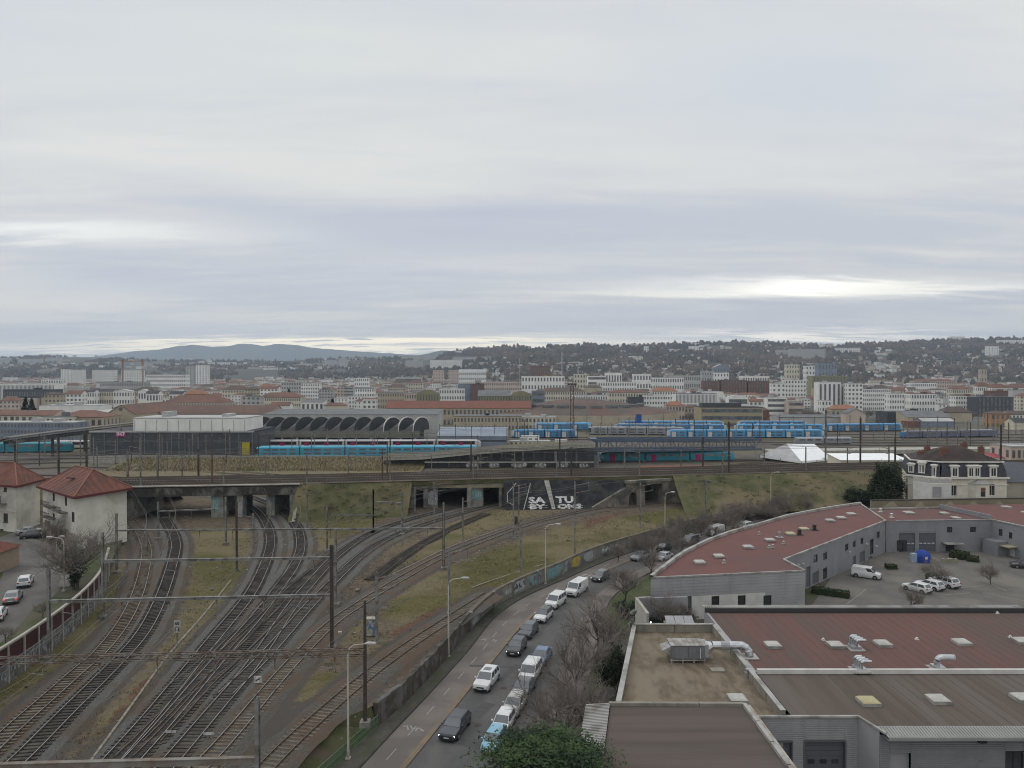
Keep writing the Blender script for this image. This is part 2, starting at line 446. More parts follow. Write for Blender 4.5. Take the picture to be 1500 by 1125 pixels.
grass_px = [
 [(270,775),(345,770),(372,800),(358,850),(300,940),(240,1000),(180,1060),(150,1110),(110,1130),(160,1055),(232,950),(268,900),(284,840)],
 [(-60,1050),(0,1005),(100,925),(150,885),(165,830),(192,840),(170,900),(110,960),(60,1000),(-60,1085)],
 [(545,905),(640,838),(700,812),(780,785),(880,762),(1000,742),(1300,722),(1300,736),(1010,770),(880,810),(760,850),(690,885),(600,915)],
 [(680,742),(740,748),(790,752),(700,782),(620,822),(580,838),(640,790)],
 [(440,800),(455,765),(560,742),(600,742),(540,768),(480,800),(450,815)],
 [(480,915),(520,905),(535,940),(500,945)],[(470,1130),(540,1060),(520,1050),(440,1125)],[(395,1000),(470,985),(520,990),(420,1080)]]
red_px = [[(235,960),(290,900),(262,950),(200,1030),(150,1110),(130,1110),(190,1020)],[(560,930),(640,890),(690,880),(600,940)],[(855,762),(940,745),(900,757),(860,775)],[(500,1010),(600,950),(640,935),(560,1020)],[(400,1110),(470,1060),(420,1130)]]
def inside(poly,x,y):
    c = np.zeros(x.shape,bool);n = len(poly)
    for i in range(n):
        x1,y1 = poly[i];x2,y2 = poly[(i+1)%n]
        m_ = ((y1>y)!=(y2>y));c^=m_&(x<(x2-x1)*(y-y1)/(y2-y1+1e-12)+x1)
    return c
def sdist(poly,x,y):
    """signed distance, positive inside"""
    d = np.full(x.shape,1e9);n = len(poly)
    for i in range(n):
        ax,ay = poly[i];bx_,by_ = poly[(i+1)%n];vx,vy = bx_-ax,by_-ay
        t_ = np.clip(((x-ax)*vx+(y-ay)*vy)/(vx*vx+vy*vy+1e-12),0,1)
        d = np.minimum(d,np.hypot(x-ax-t_*vx,y-ay-t_*vy))
    return np.where(inside(poly,x,y),d,-d)
def land_grid(name,poly,step,z,mat,zfun=None):
    xs = np.array([p[0]for p in poly]);ys = np.array([p[1]for p in poly])
    bm = bmesh.new();vs = [bm.verts.new((p[0],p[1],z))for p in poly];bm.faces.new(vs)
    for ax,lo_,hi_ in((0,xs.min(),xs.max()),(1,ys.min(),ys.max())):
        v = lo_+step
        while v<hi_:
            co = (v,0,0)if ax==0 else(0,v,0);no = (1,0,0)if ax==0 else(0,1,0)
            bmesh.ops.bisect_plane(bm,geom=bm.verts[:]+bm.edges[:]+bm.faces[:],plane_co=co,plane_no=no);v+=step
    me = bpy.data.meshes.new(name);bm.to_mesh(me);bm.free()
    return me
# centre samples of all tracks, for the ballast
from mathutils.kdtree import KDTree
smp = [p for n,l in TW.values()for p in resample(l,1.0)]
kd = KDTree(len(smp))
for i,p in enumerate(smp):kd.insert((p.x,p.y,0),i)
kd.balance()
def paint(me,x,y):
    n = len(x);gr = np.zeros(n);rd = np.zeros(n)
    for pl in grass_px:
        q = [G(a,b,RZ)for a,b in pl];gr = np.maximum(gr,np.clip(.5+sdist(q,x,y)/6.0,0,1))
    for pl in red_px:
        q = [G(a,b,RZ)for a,b in pl];rd = np.maximum(rd,np.clip(.5+sdist(q,x,y)/4.0,0,1))
    bl = np.array([kd.find((a,b,0))[2]for a,b in zip(x,y)]);bl = np.clip(1.0-(bl-1.6)/3.2,0,1)
    ca = me.color_attributes.new('cover','FLOAT_COLOR','POINT');arr = np.zeros((n,4),np.float32);arr[:,0] = gr;arr[:,1] = bl;arr[:,2] = rd;arr[:,3] = 1
    ca.data.foreach_set('color',arr.ravel())
# the railway land: fine mesh near, one polygon bounded by the street wall
def land(name,ymax,ymin,left,right_ln,step,mat):
    rl = [p for p in right_ln]
    poly = [(p.x,p.y)for p in rl]
    poly = poly+[(left,rl[-1].y),(left,rl[0].y)]
    return land_grid(name,poly,step,RZ,mat)
edge_ln = [fence_ln[3],fence_ln[2],fence_ln[1]]+[p+Vector((-.3, .1,0))for p in wall_ln]
shift = [Vector((p.x-2.6,p.y,RZ))for p in(fence_ln[3],fence_ln[2],fence_ln[1])]+[Vector((wall_ln[0].x- .6,wall_ln[0].y,RZ))]+[Vector((p.x- .05,p.y+ .15,RZ))for p in wall_ln[1:]]
me = land('railway_ground',0,0,-190,shift,1.6,m_land)
co = np.zeros(len(me.vertices)*3,np.float32);me.vertices.foreach_get('co',co);co = co.reshape(-1,3)
# small unevenness away from the tracks
for i,v in enumerate(me.vertices):
    d = kd.find((v.co.x,v.co.y,0))[2]
    k = min(1.0,max(0.0,(d-3)/5))*(1 if v.co.y<150 else .15);v.co.z+=k*(mnoise.noise(Vector((v.co.x* .15,v.co.y* .15,0)))* .35)
me.materials.append(m_land);paint(me,co[:,0].astype(float),co[:,1].astype(float))
tag(link_mesh('railway_ground',me),kind='structure')
# land beyond, up to and past the depot yard
mb = MB();yb = wall_ln[-1].y
m_yard = M('yard_ground',(.112, .098, .080),(.074, .066, .055), .25,c3=(.115, .10, .05),s3=.03,bump=.3)
mb.poly([(-190,yb,RZ),(wall_ln[-1].x,yb,RZ),(wall_ln[-1].x+4,212,RZ),(420,226,RZ),(520,300,RZ),(520,470,RZ),(-480,470,RZ),(-480,60,RZ),(-190,40,RZ)])
mb.poly([(520,470,RZ),(-480,470,RZ),(-480,474,-.1),(520,474,-.1)])
mb.build('yard_ground',m_yard,kind='structure')
# grass slope under the street fence
m_slope = M('slope_grass',(.055, .07, .022),(.09, .085, .04), .8,c3=(.10, .08, .055),s3=.25,bump=.5)
mb = MB();a = [shift[0],shift[1],shift[2],shift[3]];b = [Vector((p.x,p.y,0))for p in(fence_ln[3],fence_ln[2],fence_ln[1],fence_ln[0])]
ribbon(mb,[p+Vector((0,0, .0))for p in a],b);mb.build('grass_slope',m_slope,kind='structure')

# ------------------------------------------------------------------ main line embankment
m_bank = M('bank_grass',(.062, .066, .024),(.105, .094, .045), .5,c3=(.15, .118, .066),s3=.09,bump=.6,bscale=3)
m_top = M('main_line_ballast',(.085, .068, .056),(.055, .045, .038),1.2,bump=.5,bscale=6,c3=(.11, .085, .065),s3=.1)
def span(x0,x1,n=6):return[x0+(x1-x0)*i/n for i in range(n+1)]
mb = MB()
for x0,x1,n in((-700,190,14),(437,2300,40)):
    xs = span(x0,x1,n);f = [ml(x)for x in xs];bk = [ml(x,MLDEEP)for x in xs]
    ribbon(mb,f,bk,1)
    ribbon(mb,bk,[Vector((p.x,p.y+11,RZ))for p in bk],0)
def bankfront(x0,x1,n,foot=9.0):
    xs = span(x0,x1,n);f = [ml(x)for x in xs]
    ribbon(mb,f,[Vector((p.x,p.y-foot* .45,p.z-3.4))for p in f],0)
    ribbon(mb,[Vector((p.x,p.y-foot* .45,p.z-3.4))for p in f],[Vector((p.x,p.y-foot,RZ- .3))for p in f],0)
bankfront(-700,190,14);bankfront(437,604,8);bankfront(985,2300,30,14)
ribbon(mb,[ml(x)for x in span(604,985,8)],[ml(x,0,-1)for x in span(604,985,8)],0)
mb.build('railway_embankment',[m_bank,m_top],kind='structure')

# bridge over the approach tracks
br = thing('railway_bridge',ml(310),'wide low railway bridge on graffitied concrete piers carrying the main line over the curved tracks','bridge')
xs = span(186,440,10);mb = MB()
ribbon(mb,[ml(x)for x in xs],[ml(x,MLDEEP)for x in xs]);ribbon(mb,[ml(x,0,-1.0)for x in xs],[ml(x,MLDEEP,-1.0)for x in xs]);ribbon(mb,[ml(x)for x in xs],[ml(x,0,-1.0)for x in xs]);ribbon(mb,[ml(x,MLDEEP)for x in xs],[ml(x,MLDEEP,-1.0)for x in xs])
part_at(mb,'deck',m_top,br)
m_gird = M('bridge_girder',(.055, .052, .046),(.035, .032, .03), .5,c3=(.16, .155, .14),s3=.25,streak=.5)
for off in(-.35,5.0,10.0,15.2):
    mb = MB()
    for a,b in zip(xs[:-1],xs[1:]):mb.bar(ml(a,off,-1.3),ml(b,off,-1.3), .45,1.9)
    part_at(mb,'girder',m_gird,br)
mb = MB()
for a,b in zip(xs[:-1],xs[1:]):mb.bar(ml(a,-.45, .05),ml(b,-.45, .05), .8, .22)
part_at(mb,'edge_beam',m_concl,br)
def pier(x0,x1,name='pier',mat=None,dpt=MLDEEP-1,lab=None,front=0.0,top=-2.2):
    a,b = ml(x0,front),ml(x1,front);mb = MB()
    mb.prism([(a.x,a.y),(b.x,b.y),(b.x,b.y+dpt),(a.x,a.y+dpt)],RZ- .3,(a.z+b.z)/2+top)
    return part_at(mb,name,mat or m_conc,br,label=lab)
m_pier = M('pier_concrete',(.30, .29, .25),(.17, .165, .15), .6,c3=(.12, .17, .16),s3=.22,streak=.6,bump=.2)
pier(309,327,dpt=3.0,mat=m_pier);pier(309,315,dpt=14,mat=m_conc,front=3.2);pier(347,356,dpt=2.2,mat=m_pier);pier(334,347,dpt=1,mat=m_gird,front=9);pier(388,400,dpt=13,mat=m_pier,front=1)  # the thin dark slab set back between two piers stands in for shade
pier(186,194,name='abutment',mat=m_conc)
a = ml(425,0);b = ml(441,0);mb = MB()
mb.prism([(a.x,a.y- .4),(b.x,b.y- .4),(b.x+ .5,b.y+14),(a.x,a.y+14)],RZ- .3,a.z-1.1)
mb.prism([(b.x-1.2,b.y- .4),(b.x- .4,b.y- .4),(b.x+1.0,b.y-8.5),(b.x- .1,b.y-8.5)],RZ- .3,RZ+ .4)
q0 = Vector((b.x- .9,b.y- .4,b.z-1.2));q1 = Vector((b.x+ .4,b.y-8.5,RZ+ .4))
mb.add([(q0.x,q0.y,RZ),(q1.x,q1.y,RZ),q1,q0,(q0.x+ .7,q0.y,RZ),(q1.x+ .7,q1.y,RZ),(q1.x+ .7,q1.y,q1.z),(q0.x+ .7,q0.y,q0.z)],[(0,1,2,3),(4,5,6,7),(3,2,6,7),(0,1,5,4),(1,2,6,5)])
part_at(mb,'abutment',m_pier,br)
m_yel = M('graffiti_yellow',(.30, .30, .08),(.2, .2, .07),3);m_blk = M('graffiti_black',(.03, .03, .035),(.05, .05, .055),3)
m_wht = M('graffiti_white',(.66, .66, .64),(.34, .34, .33),2.5,c3=(.22, .22, .22),s3=.9,lo3=.55,hi3=.7);m_pnk = M('graffiti_pink',(.33, .07, .18),(.25, .05, .14),3);m_blu = M('graffiti_blue',(.10, .22, .42),(.07, .15, .3),3)
m_red = M('graffiti_red',(.36, .06, .07),(.28, .08, .08),3);m_teal = M('graffiti_teal',(.16, .30, .30),(.12, .23, .23),3);m_sil = M('graffiti_silver',(.34, .36, .38),(.25, .27, .28),3);m_yl2 = M('graffiti_ochre',(.45, .36, .07),(.35, .28, .07),3)
def scribble(P,r,mats,parent,seed=0,name='graffiti',letters=6):
    """painted tag: a ground of one colour with looping strokes over it"""
    R_ = random.Random(seed);u0,u1,v0,v1 = r;mb = MB();n = 22;cu,cv = (u0+u1)/2,(v0+v1)/2
    pts = []
    for i in range(n):
        a = 2*math.pi*i/n;k = .86+ .28*R_.random();e = .6
        cx = math.copysign(abs(math.cos(a))**e,math.cos(a));cy = math.copysign(abs(math.sin(a))**e,math.sin(a))
        pts.append(P.pt(cu+(u1-u0)/2*cx*k,cv+(v1-v0)/2*cy*k, .012))
    mb.poly(pts,0)
    W_ = (u1-u0)/letters;h = v1-v0
    for L in range(letters):
        x = u0+W_*(L+ .5);q = [(x+W_* .42*(R_.random()*2-1),v0+h*(.12+ .76*R_.random()))for _ in range(5)]
        q = [p for p in chaikin([(a,b,0)for a,b in q],2)]
        for s in range(2):
            wd = W_*(.17 if s==0 else .08);of = .02+ .008*s
            for a,b in zip(q[:-1],q[1:]):
                d = Vector((b.x-a.x,b.y-a.y));
                if d.length<1e-5:continue
                d.normalize();nx,ny = -d.y*wd,d.x*wd
                mb.poly([P.pt(a.x+nx,a.y+ny,of),P.pt(b.x+nx,b.y+ny,of),P.pt(b.x-nx,b.y-ny,of),P.pt(a.x-nx,a.y-ny,of)],1+s if len(mats)>2 else 1)
    return part_at(mb,name,mats,parent)
PW = wall_between(ml(309),ml(327));scribble(PW,PW.rect(311,728,321,750),[m_teal,m_wht,m_sil],br,3,letters=3)
PWc = wall_between(ml(347),ml(356));scribble(PWc,PWc.rect(348,735,355,760),[m_sil,m_red,m_wht],br,5,letters=2)
PW = Plane(q0,q1-q0,(0,0,1));scribble(PW,PW.rect(438,742,447,760),[m_yel,m_blk,m_yel],br,4,letters=3)

# the three portals under the main line
m_beam = M('portal_beam',(.28, .25, .17),(.20, .18, .13), .6,streak=.5)
PA,PB = AT(598,745,176),AT(740,745,177.5)
WP = wall_between(PA,PB)
pt_ = thing('tunnel_portal',(PA.x,PA.y,RZ),'triple concrete tunnel portal with tan beam, tracks running into its dark openings','tunnel portal')
holes = []
for(x0,x1,yt)in((607,621,718),(641,684,715),(708,731,711)):
    r = WP.rect(x0,yt,x1,745);holes.append((r[0],r[1],RZ- .3,r[3]))
topz = WP.rect(640,709,700,720)[3];mb = MB()
sheet_holes(mb,WP,0,WP.L,RZ- .3,topz- .9,holes,0, .6)
for h in holes:  # the bores
    for(p,q)in((h[0],h[0]),(h[1],h[1])):mb.poly([WP.pt(p,RZ- .3,-.6),WP.pt(p,h[3],-.6),WP.pt(p,h[3],-24),WP.pt(p,RZ- .3,-24)])
    mb.poly([WP.pt(h[0],h[3],-.6),WP.pt(h[1],h[3],-.6),WP.pt(h[1],h[3],-24),WP.pt(h[0],h[3],-24)])
    mb.poly([WP.pt(h[0],RZ- .3,-24),WP.pt(h[1],RZ- .3,-24),WP.pt(h[1],h[3],-24),WP.pt(h[0],h[3],-24)])  # end wall added across each bore to keep the inside dark
part_at(mb,'portal_wall',m_conc,pt_)
mb = MB();WP.slab(mb, .5,WP.L- .3,topz- .9,topz- .1,-1.0, .35);part_at(mb,'lintel_beam',m_beam,pt_)
mb = MB();mb.poly([WP.pt(0,topz, .35),WP.pt(WP.L,topz, .35),WP.pt(WP.L,topz+1.2,-8),WP.pt(0,topz+1.2,-8)]);part_at(mb,'roof_slab',m_top,pt_)
for x0,x1,mt in((620.5,627,m_conc),(684.5,690.5,m_pier),(731,735,m_conc)):
    r = WP.rect(x0,715,x1,745);mb = MB();WP.slab(mb,r[0],r[1],RZ- .3,topz- .92,0.02, .7);part_at(mb,'column',mt,pt_)
scribble(WP,WP.rect(691,718,706,732),[m_teal,m_wht,m_teal],pt_,8,letters=4)
scribble(WP,WP.rect(626,720,640,740),[m_sil,m_blk,m_wht],pt_,9,letters=4)
# slender railing along the portal
mb = MB()
for i in range(40):
    u = WP.L*i/39;mb.bar(WP.pt(u,topz+ .9,-6),WP.pt(u,topz+2.0,-6), .06, .06)
mb.bar(WP.pt(0,topz+2.0,-6),WP.pt(WP.L,topz+2.0,-6), .06, .06)
part_at(mb,'railing',m_steel,pt_,kind='stuff')
# wing to the left of the portals: broken masonry and scrub
wl = thing('wing_wall',AT(590,745,175),'low grey wing wall stepping down left of the triple tunnel portal','wall')
mb = MB();A_,B_ = AT(553,745,172),AT(598,745,176)
for i in range(7):
    t0,t1 = i/7,(i+1)/7;a,b = A_.lerp(B_,t0),A_.lerp(B_,t1);hgt = .5+3.6*t1
    mb.prism([(a.x,a.y),(b.x,b.y),(b.x,b.y+ .6),(a.x,a.y+ .6)],RZ- .3,RZ+hgt)
part_at(mb,'masonry',m_conc,wl)

# black revetment with the painted words
c0,c1 = ml(737,-.5,-.2),ml(936,-.5,-.2);f0,f1 = AT(741,748,172.5),AT(862,749,174.2)
f0.z = f1.z = RZ- .2
PR = Plane(f0,f1-f0,c0-f0)
m_tar = M('black_sheeting',(.020, .021, .025),(.032, .033, .037), .5,rough=.85,c3=(.05, .048, .045),s3=.25,bump=.3,spec=.15,streak=.3)
rv = thing('revetment',f0,'black sheeted slope under the main line with big white painted letters','revetment')
def onPR(px,py,off=0.0):u,v = PR.uv(px,py);return PR.pt(u,v,off)
top = [onPR(x,704.5)for x in(737,790,860,935)];bot = [onPR(741,748),onPR(790,749),onPR(862,749),onPR(935,707)]
edges = [(737,749,741),(780,749,785),(800,749,806),(850,749,856),(895,730,897),(935,708,936)]
xt = [737,790,806,850,895,935]
for i in range(5):
    mb = MB();mb.poly([onPR(xt[i],703.5),onPR(xt[i+1],703.5),onPR(edges[i+1][2],edges[i+1][1]),onPR(edges[i][2],edges[i][1])]);part_at(mb,'sheeting',m_tar,rv)
mb = MB();mb.add([onPR(797,704.5, .02),onPR(804,704.5, .02),onPR(813.5,746.5, .02),onPR(808.5,746.5, .02),onPR(797,704.5, .25),onPR(804,704.5, .25),onPR(813.5,746.5, .25),onPR(808.5,746.5, .25)],[(4,5,6,7),(0,3,7,4),(1,2,6,5),(3,2,6,7),(0,1,5,4)])
part_at(mb,'drain_stair',m_concl,rv)
for i in range(9):
    t = i/9;mb = MB();a = onPR(797+11.5*t+ .4,704.5+42*t, .26);b = onPR(804+9.5*t- .4,704.5+42*t, .26);mb.bar(a,b, .22, .12);part_at(mb,'step',m_concl,rv)
mb = MB();mb.tube([onPR(777,708, .1),onPR(772,728, .1),onPR(767,747, .1)], .12,5);part_at(mb,'pipe',m_concl,rv)
mb = MB();mb.tube([onPR(756,708, .1),onPR(743,723, .1),onPR(743.5,736, .1),onPR(752,740, .1)], .12,5);part_at(mb,'pipe',m_concl,rv)
for tx,r in(('SA',(774,728,799,737.5)),('TU',(814,727,840,737)),('BY',(776,738.5,799,746)),('ONS',(817,738,852,745.5))):
    text_on(tx,PR,PR.rect(*r),m_wht,rv,bold=.045)
mb = MB()
for y0 in(740.5,743.5):
    for x0,x1 in((773,802),(816,854)):a,b = onPR(x0,y0, .05),onPR(x1,y0, .05);mb.bar(a,b, .02, .10)
part_at(mb,'painted_dash',m_wht,rv)

# stone abutment with arch and the right hand tunnel
m_stone = M('old_stone',(.22, .20, .165),(.13, .12, .10), .8,bump=.5,c3=(.07, .07, .06),s3=.25,streak=.6)
SA_,SB_ = AT(868,745,174),AT(985,738,183)
WS = wall_between(SA_,SB_)
ab = thing('stone_abutment',(SA_.x,SA_.y,RZ),'old stone abutment with small arch and one tunnel mouth beside the black slope','tunnel portal')
r = WS.rect(945,709,970,740);hole = (r[0],r[1],RZ- .3,r[3]);ra = WS.rect(921,721,933,736)
ztop = WS.rect(950,702,970,730)[3]
mb = MB()
u935 = WS.uv(930,710)[0]
sheet_holes(mb,WS,u935-2.5,WS.L,RZ- .3,ztop- .6,[hole,(ra[0],ra[1],RZ- .3,ra[3])],0, .7)
# sloping flank
mb.add([WS.pt(0,RZ- .3),WS.pt(u935-2.5,RZ- .3),WS.pt(u935-2.5,ztop-1.6),WS.pt(0,RZ+ .4)],[(0,1,2,3)])
mb.add([WS.pt(0,RZ+ .4),WS.pt(u935-2.5,ztop-1.6),WS.pt(u935-2.5,ztop-1.6,-1),WS.pt(0,RZ+ .4,-1)],[(0,1,2,3)])
for h in(hole,(ra[0],ra[1],RZ- .3,ra[3])):
    dp = -20 if h is hole else-1.6
    for p in(h[0],h[1]):mb.poly([WS.pt(p,RZ- .3,-.7),WS.pt(p,h[3],-.7),WS.pt(p,h[3],dp),WS.pt(p,RZ- .3,dp)])
    mb.poly([WS.pt(h[0],h[3],-.7),WS.pt(h[1],h[3],-.7),WS.pt(h[1],h[3],dp),WS.pt(h[0],h[3],dp)])
    mb.poly([WS.pt(h[0],RZ- .3,dp),WS.pt(h[1],RZ- .3,dp),WS.pt(h[1],h[3],dp),WS.pt(h[0],h[3],dp)])  # behind the tunnel mouth this end wall is added to darken the bore
part_at(mb,'stone_wall',m_stone,ab)
mb = MB();WS.slab(mb,u935-2.5,WS.L+ .3,ztop- .6,ztop,-1.2, .3);part_at(mb,'coping',m_stone,ab)
mb = MB();cu = (ra[0]+ra[1])/2;rr = (ra[1]-ra[0])/2
for k in range(9):
    a0,a1 = math.pi*k/9+ .03,math.pi*(k+1)/9- .03;zc = ra[3]-rr
    q = [(cu+math.cos(a)*R_,zc+math.sin(a)*R_)for a,R_ in((a0,rr),(a1,rr),(a1,rr+ .5),(a0,rr+ .5))]
    vo = MB();vo.add([WS.pt(x,y, .0)for x,y in q]+[WS.pt(x,y, .08)for x,y in q],[(4,5,6,7),(0,1,5,4),(1,2,6,5),(2,3,7,6),(3,0,4,7)]);part_at(vo,'voussoir',m_stone,ab)
mb = MB()
for sg in(-1,1):
    mb.poly([WS.pt(cu+sg*rr,ra[3]-rr,-.01)]+[WS.pt(cu+sg*rr*math.cos(a),ra[3]-rr+rr*math.sin(a),-.01)for a in[math.pi/2*k/6 for k in range(7)]]+[WS.pt(cu+sg*rr* .0,ra[3],-.01),WS.pt(cu+sg*rr,ra[3],-.01)])
part_at(mb,'spandrel',m_stone,ab)
# wing sloping down on the right
mb = MB();e = WS.pt(WS.L,0);f = Vector((AT(1040,715,183).x,181.5,0))
mb.add([(e.x,e.y,RZ),(f.x,f.y,RZ),(f.x,f.y,ztop- .4),(e.x,e.y,ztop- .3),(e.x,e.y+ .6,RZ),(f.x,f.y+ .6,RZ),(f.x,f.y+ .6,ztop- .4),(e.x,e.y+ .6,ztop- .3)],[(0,1,2,3),(3,2,6,7),(1,5,6,2)])
part_at(mb,'wing',m_stone,ab)

# ------------------------------------------------------------------ tracks
m_rail = M('rail_steel',(.055, .045, .038),(.08, .065, .055),2,rough=.6,metal=.3)
m_railtop = M('rail_head',(.36, .35, .34),(.24, .22, .21),1.0,rough=.35,metal=.7)
m_railrust = M('rail_head_rusty',(.13, .095, .075),(.17, .13, .10),1.0,rough=.6,metal=.3)
m_sleep = M('sleeper_wood',(.135, .105, .075),(.075, .058, .043),1.5,c3=(.15, .13, .10),s3=.6)
m_sleepc = M('sleeper_concrete',(.20, .19, .17),(.13, .12, .11),1.5)
m_ball = M('ballast',(.118, .110, .097),(.062, .058, .051),6.0,bump=1.0,bscale=18,c3=(.105, .072, .05),s3=.15,lo3=.42,hi3=.58)
m_ballg = M('ballast_grey',(.135, .134, .124),(.075, .074, .068),6.0,bump=1.0,bscale=18,c3=(.10, .078, .058),s3=.12,lo3=.46,hi3=.6)
def sleeper_me(name,m):
    mb = MB();mb.box((0,0, .02),(2.55, .26, .16));mb.box((.72,0, .115),(.3, .18, .03));mb.box((-.72,0, .115),(.3, .18, .03))
    me = bpy.data.meshes.new(name);me.from_pydata(mb.v,[],mb.f);me.materials.append(m);return me
m_sleepd = M('sleeper_dark',(.052, .046, .040),(.034, .031, .028),1.5,c3=(.085, .072, .058),s3=.5)
SLE = {m.name:sleeper_me('sleeper',m)for m in(m_sleep,m_sleepc,m_sleepd)}
_LIFT = 0
def railway_track(line,label,msl=None,mballast=None,near=118.0,lift=None,mtop=None,group='railway tracks',bed=True,spc=.62,sleepers=True,railw=.075):
    msl = msl or m_sleep;base = line[0]
    t = thing('railway_track',base,label,'railway track',group)
    L = resample(line,1.2);global _LIFT;_LIFT = (_LIFT+1)%9;dz_ = Vector((0,0, .012*_LIFT))
    if bed:
        mb = MB();rb = random.Random(len(L));jit = [rb.uniform(-.15, .25)for _ in L]
        a = offset_line(L,-1.65);b = offset_line(L,1.65)
        a2 = [p+Vector((0,0, .06))+dz_ for p in a];b2 = [p+Vector((0,0, .06))+dz_ for p in b]
        a0 = [q+(q-p)* .4*(1+jit[i])+Vector((0,0,-.02))for i,(p,q)in enumerate(zip(L,a))];b0 = [q+(q-p)* .4*(1+jit[-i])+Vector((0,0,-.02))for i,(p,q)in enumerate(zip(L,b))]
        ribbon(mb,a2,b2);ribbon(mb,a0,a2);ribbon(mb,b2,b0)
        part_at(mb,'ballast_bed',mballast or m_ball,t,kind='stuff')
    for sgn in(-1,1):
        rl = offset_line(L,sgn* .7525);mb = MB();n = len(rl);hw = railw/2
        lft = offset_line(rl,-hw);rgt = offset_line(rl,hw);up0,up1 = Vector((0,0, .13)),Vector((0,0, .31))
        fo,fi = offset_line(rl,-.07),offset_line(rl, .07)
        ribbon(mb,[p+up1 for p in lft],[p+up1 for p in rgt],1);ribbon(mb,[p+up0 for p in fo],[p+up1 for p in lft],0);ribbon(mb,[p+up1 for p in rgt],[p+up0 for p in fi],0)
        part_at(mb,'rail',[m_rail,mtop or m_railtop],t)
    if not sleepers:return t
    S_ = resample(line,spc);rest = MB();cnt = 0;me = SLE[msl.name];rs = random.Random(len(S_))
    for i,p in enumerate(S_[:-1]):
        d = S_[i+1]-p;an = math.atan2(d.y,d.x)-math.pi/2+rs.uniform(-.02, .02)
        if 48<p.y<near and abs(p.x/p.y)< .78 and cnt<298:
            share('sleeper',me,t,(p.x-base.x,p.y-base.y,p.z-base.z+ .085+rs.uniform(-.015, .01)),(0,0,an));cnt+=1
        else:rest.box((p.x,p.y,p.z+ .1),(2.55, .26, .16),an)
    if rest.v:part_at(rest,'sleepers',msl,t,kind='stuff')
    return t
tl = {1:'brown sleepered railway track nearest the maroon barrier on the left',2:'grey ballasted railway track second from the maroon barrier',3:'railway track just right of the grass strip with the speed sign',
      4:'railway track curving under the right end of the low bridge',5:'railway track running up to the middle opening of the triple portal',6:'railway track branching off towards the rightmost opening of the triple portal',
      7:'long railway track curving across to the stone tunnel mouth',8:'railway track with brown sleepers running right above the street retaining wall'}
for k,(n,ln)in TW.items():
    railway_track(ln,tl[k],msl=m_sleep if k in(1,8,7)else m_sleepd,mballast=m_ballg if k in(2,3,4,5,6)else m_ball,mtop=m_railrust if k in(8,)else m_railtop)
# crossovers in the throat
for lab,px in(('short crossover track between the third and fourth tracks near the bottom',[(182,1112),(215,1080),(258,1035),(300,985),(330,950),(358,922)]),
                ('short crossover track between the fourth and fifth tracks in the throat',[(222,1090),(265,1045),(300,1005),(345,965),(385,925),(420,890)]),
                ('crossover track leaving the fourth track beside the white marker board',[(330,958),(368,925),(402,890),(430,862),(470,830),(500,806)]),
                ('weathered siding between the portal tracks and the long curve',[(545,850),(590,815),(640,785),(690,762),(715,752)])):
    railway_track(chaikin(W3(px,RZ+ .01),2),lab,msl=m_sleepd,mballast=m_ball,bed=False,mtop=m_railrust)
# main line tracks on the embankment
for i,off in enumerate((2.3,5.9,9.9,13.3)):
    ln = chaikin([ml(x,off, .05)for x in(-690,-60,190,440,600,735,935,1050,1330,1560,2200)],1)
    railway_track(ln,('main line track nearest the viewer on the embankment','second main line track on the embankment','third main line track on the embankment','main line track farthest back on the embankment')[i],near=0,spc=.7,mballast=m_top,mtop=m_railrust,railw=.09)
# running lines and sidings of the yard (too far to show sleepers)
yard = [((-60,690),(170,684),(420,700)),((-60,684),(150,676),(330,690),(470,702)),((-60,678),(130,671),(240,676),(330,684)),((-60,668),(80,667),(160,668)),
        ((-60,697),(120,697),(300,707)),((360,661.5),(560,661),(720,658)),((875,678),(1090,677),(1300,668)),((1040,686),(1110,680),(1280,672)),((1060,683),(1140,675),(1340,668)),
        ((740,641),(1000,641.5),(1230,641),(1560,642)),((740,644),(1000,645),(1300,645),(1560,646)),((870,647.5),(1240,649),(1560,650)),((1130,652),(1300,653),(1560,655)),((1200,656.5),(1330,658),(1560,661)),
        ((760,629.5),(950,636.5),(1200,637)),((860,633),(1100,633),(1330,633)),((1180,638),(1330,636),(1560,638)),((390,665),(560,664),(700,661))]
for i,px in enumerate(yard):
    ln = chaikin([G3(x,y,RZ+ .01*(i%3))for x,y in px],2)
    railway_track(ln,'far yard siding track',near=0,sleepers=False,mtop=m_railrust,group='far yard sidings')
# ------------------------------------------------------------------ the street on the right of the tracks
m_asph = M('street_asphalt',(.100, .096, .094),(.074, .072, .071), .35,c3=(.118, .112, .107),s3=.09,bump=.25,bscale=14,sq=(1, .45,1),rough=.8)
m_path = M('cycle_path_asphalt',(.165, .145, .128),(.135, .118, .105), .3,c3=(.12, .105, .095),s3=.15,bump=.1,bscale=20)
m_walk = M('old_pavement',(.085, .078, .066),(.060, .058, .048), .8,c3=(.055, .06, .035),s3=.3,bump=.2,bscale=10)
m_kerb = M('kerb_stone',(.205, .15, .10),(.155, .12, .085), .7,c3=(.15, .135, .12),s3=.3)
m_kerbd = M('kerb_dark',(.065, .06, .055),(.045, .042, .04),1)
m_verge = M('verge_ground',(.095, .080, .065),(.060, .053, .044), .5,c3=(.055, .065, .028),s3=.07,bump=.5,bscale=6)
m_lawn = M('lawn',(.045, .065, .018),(.062, .085, .025), .5,c3=(.075, .078, .035),s3=.2,bump=.6,bscale=8)
m_park = M('car_park_asphalt',(.135, .125, .112),(.105, .098, .09), .3,c3=(.165, .15, .13),s3=.08,bump=.15,bscale=15)
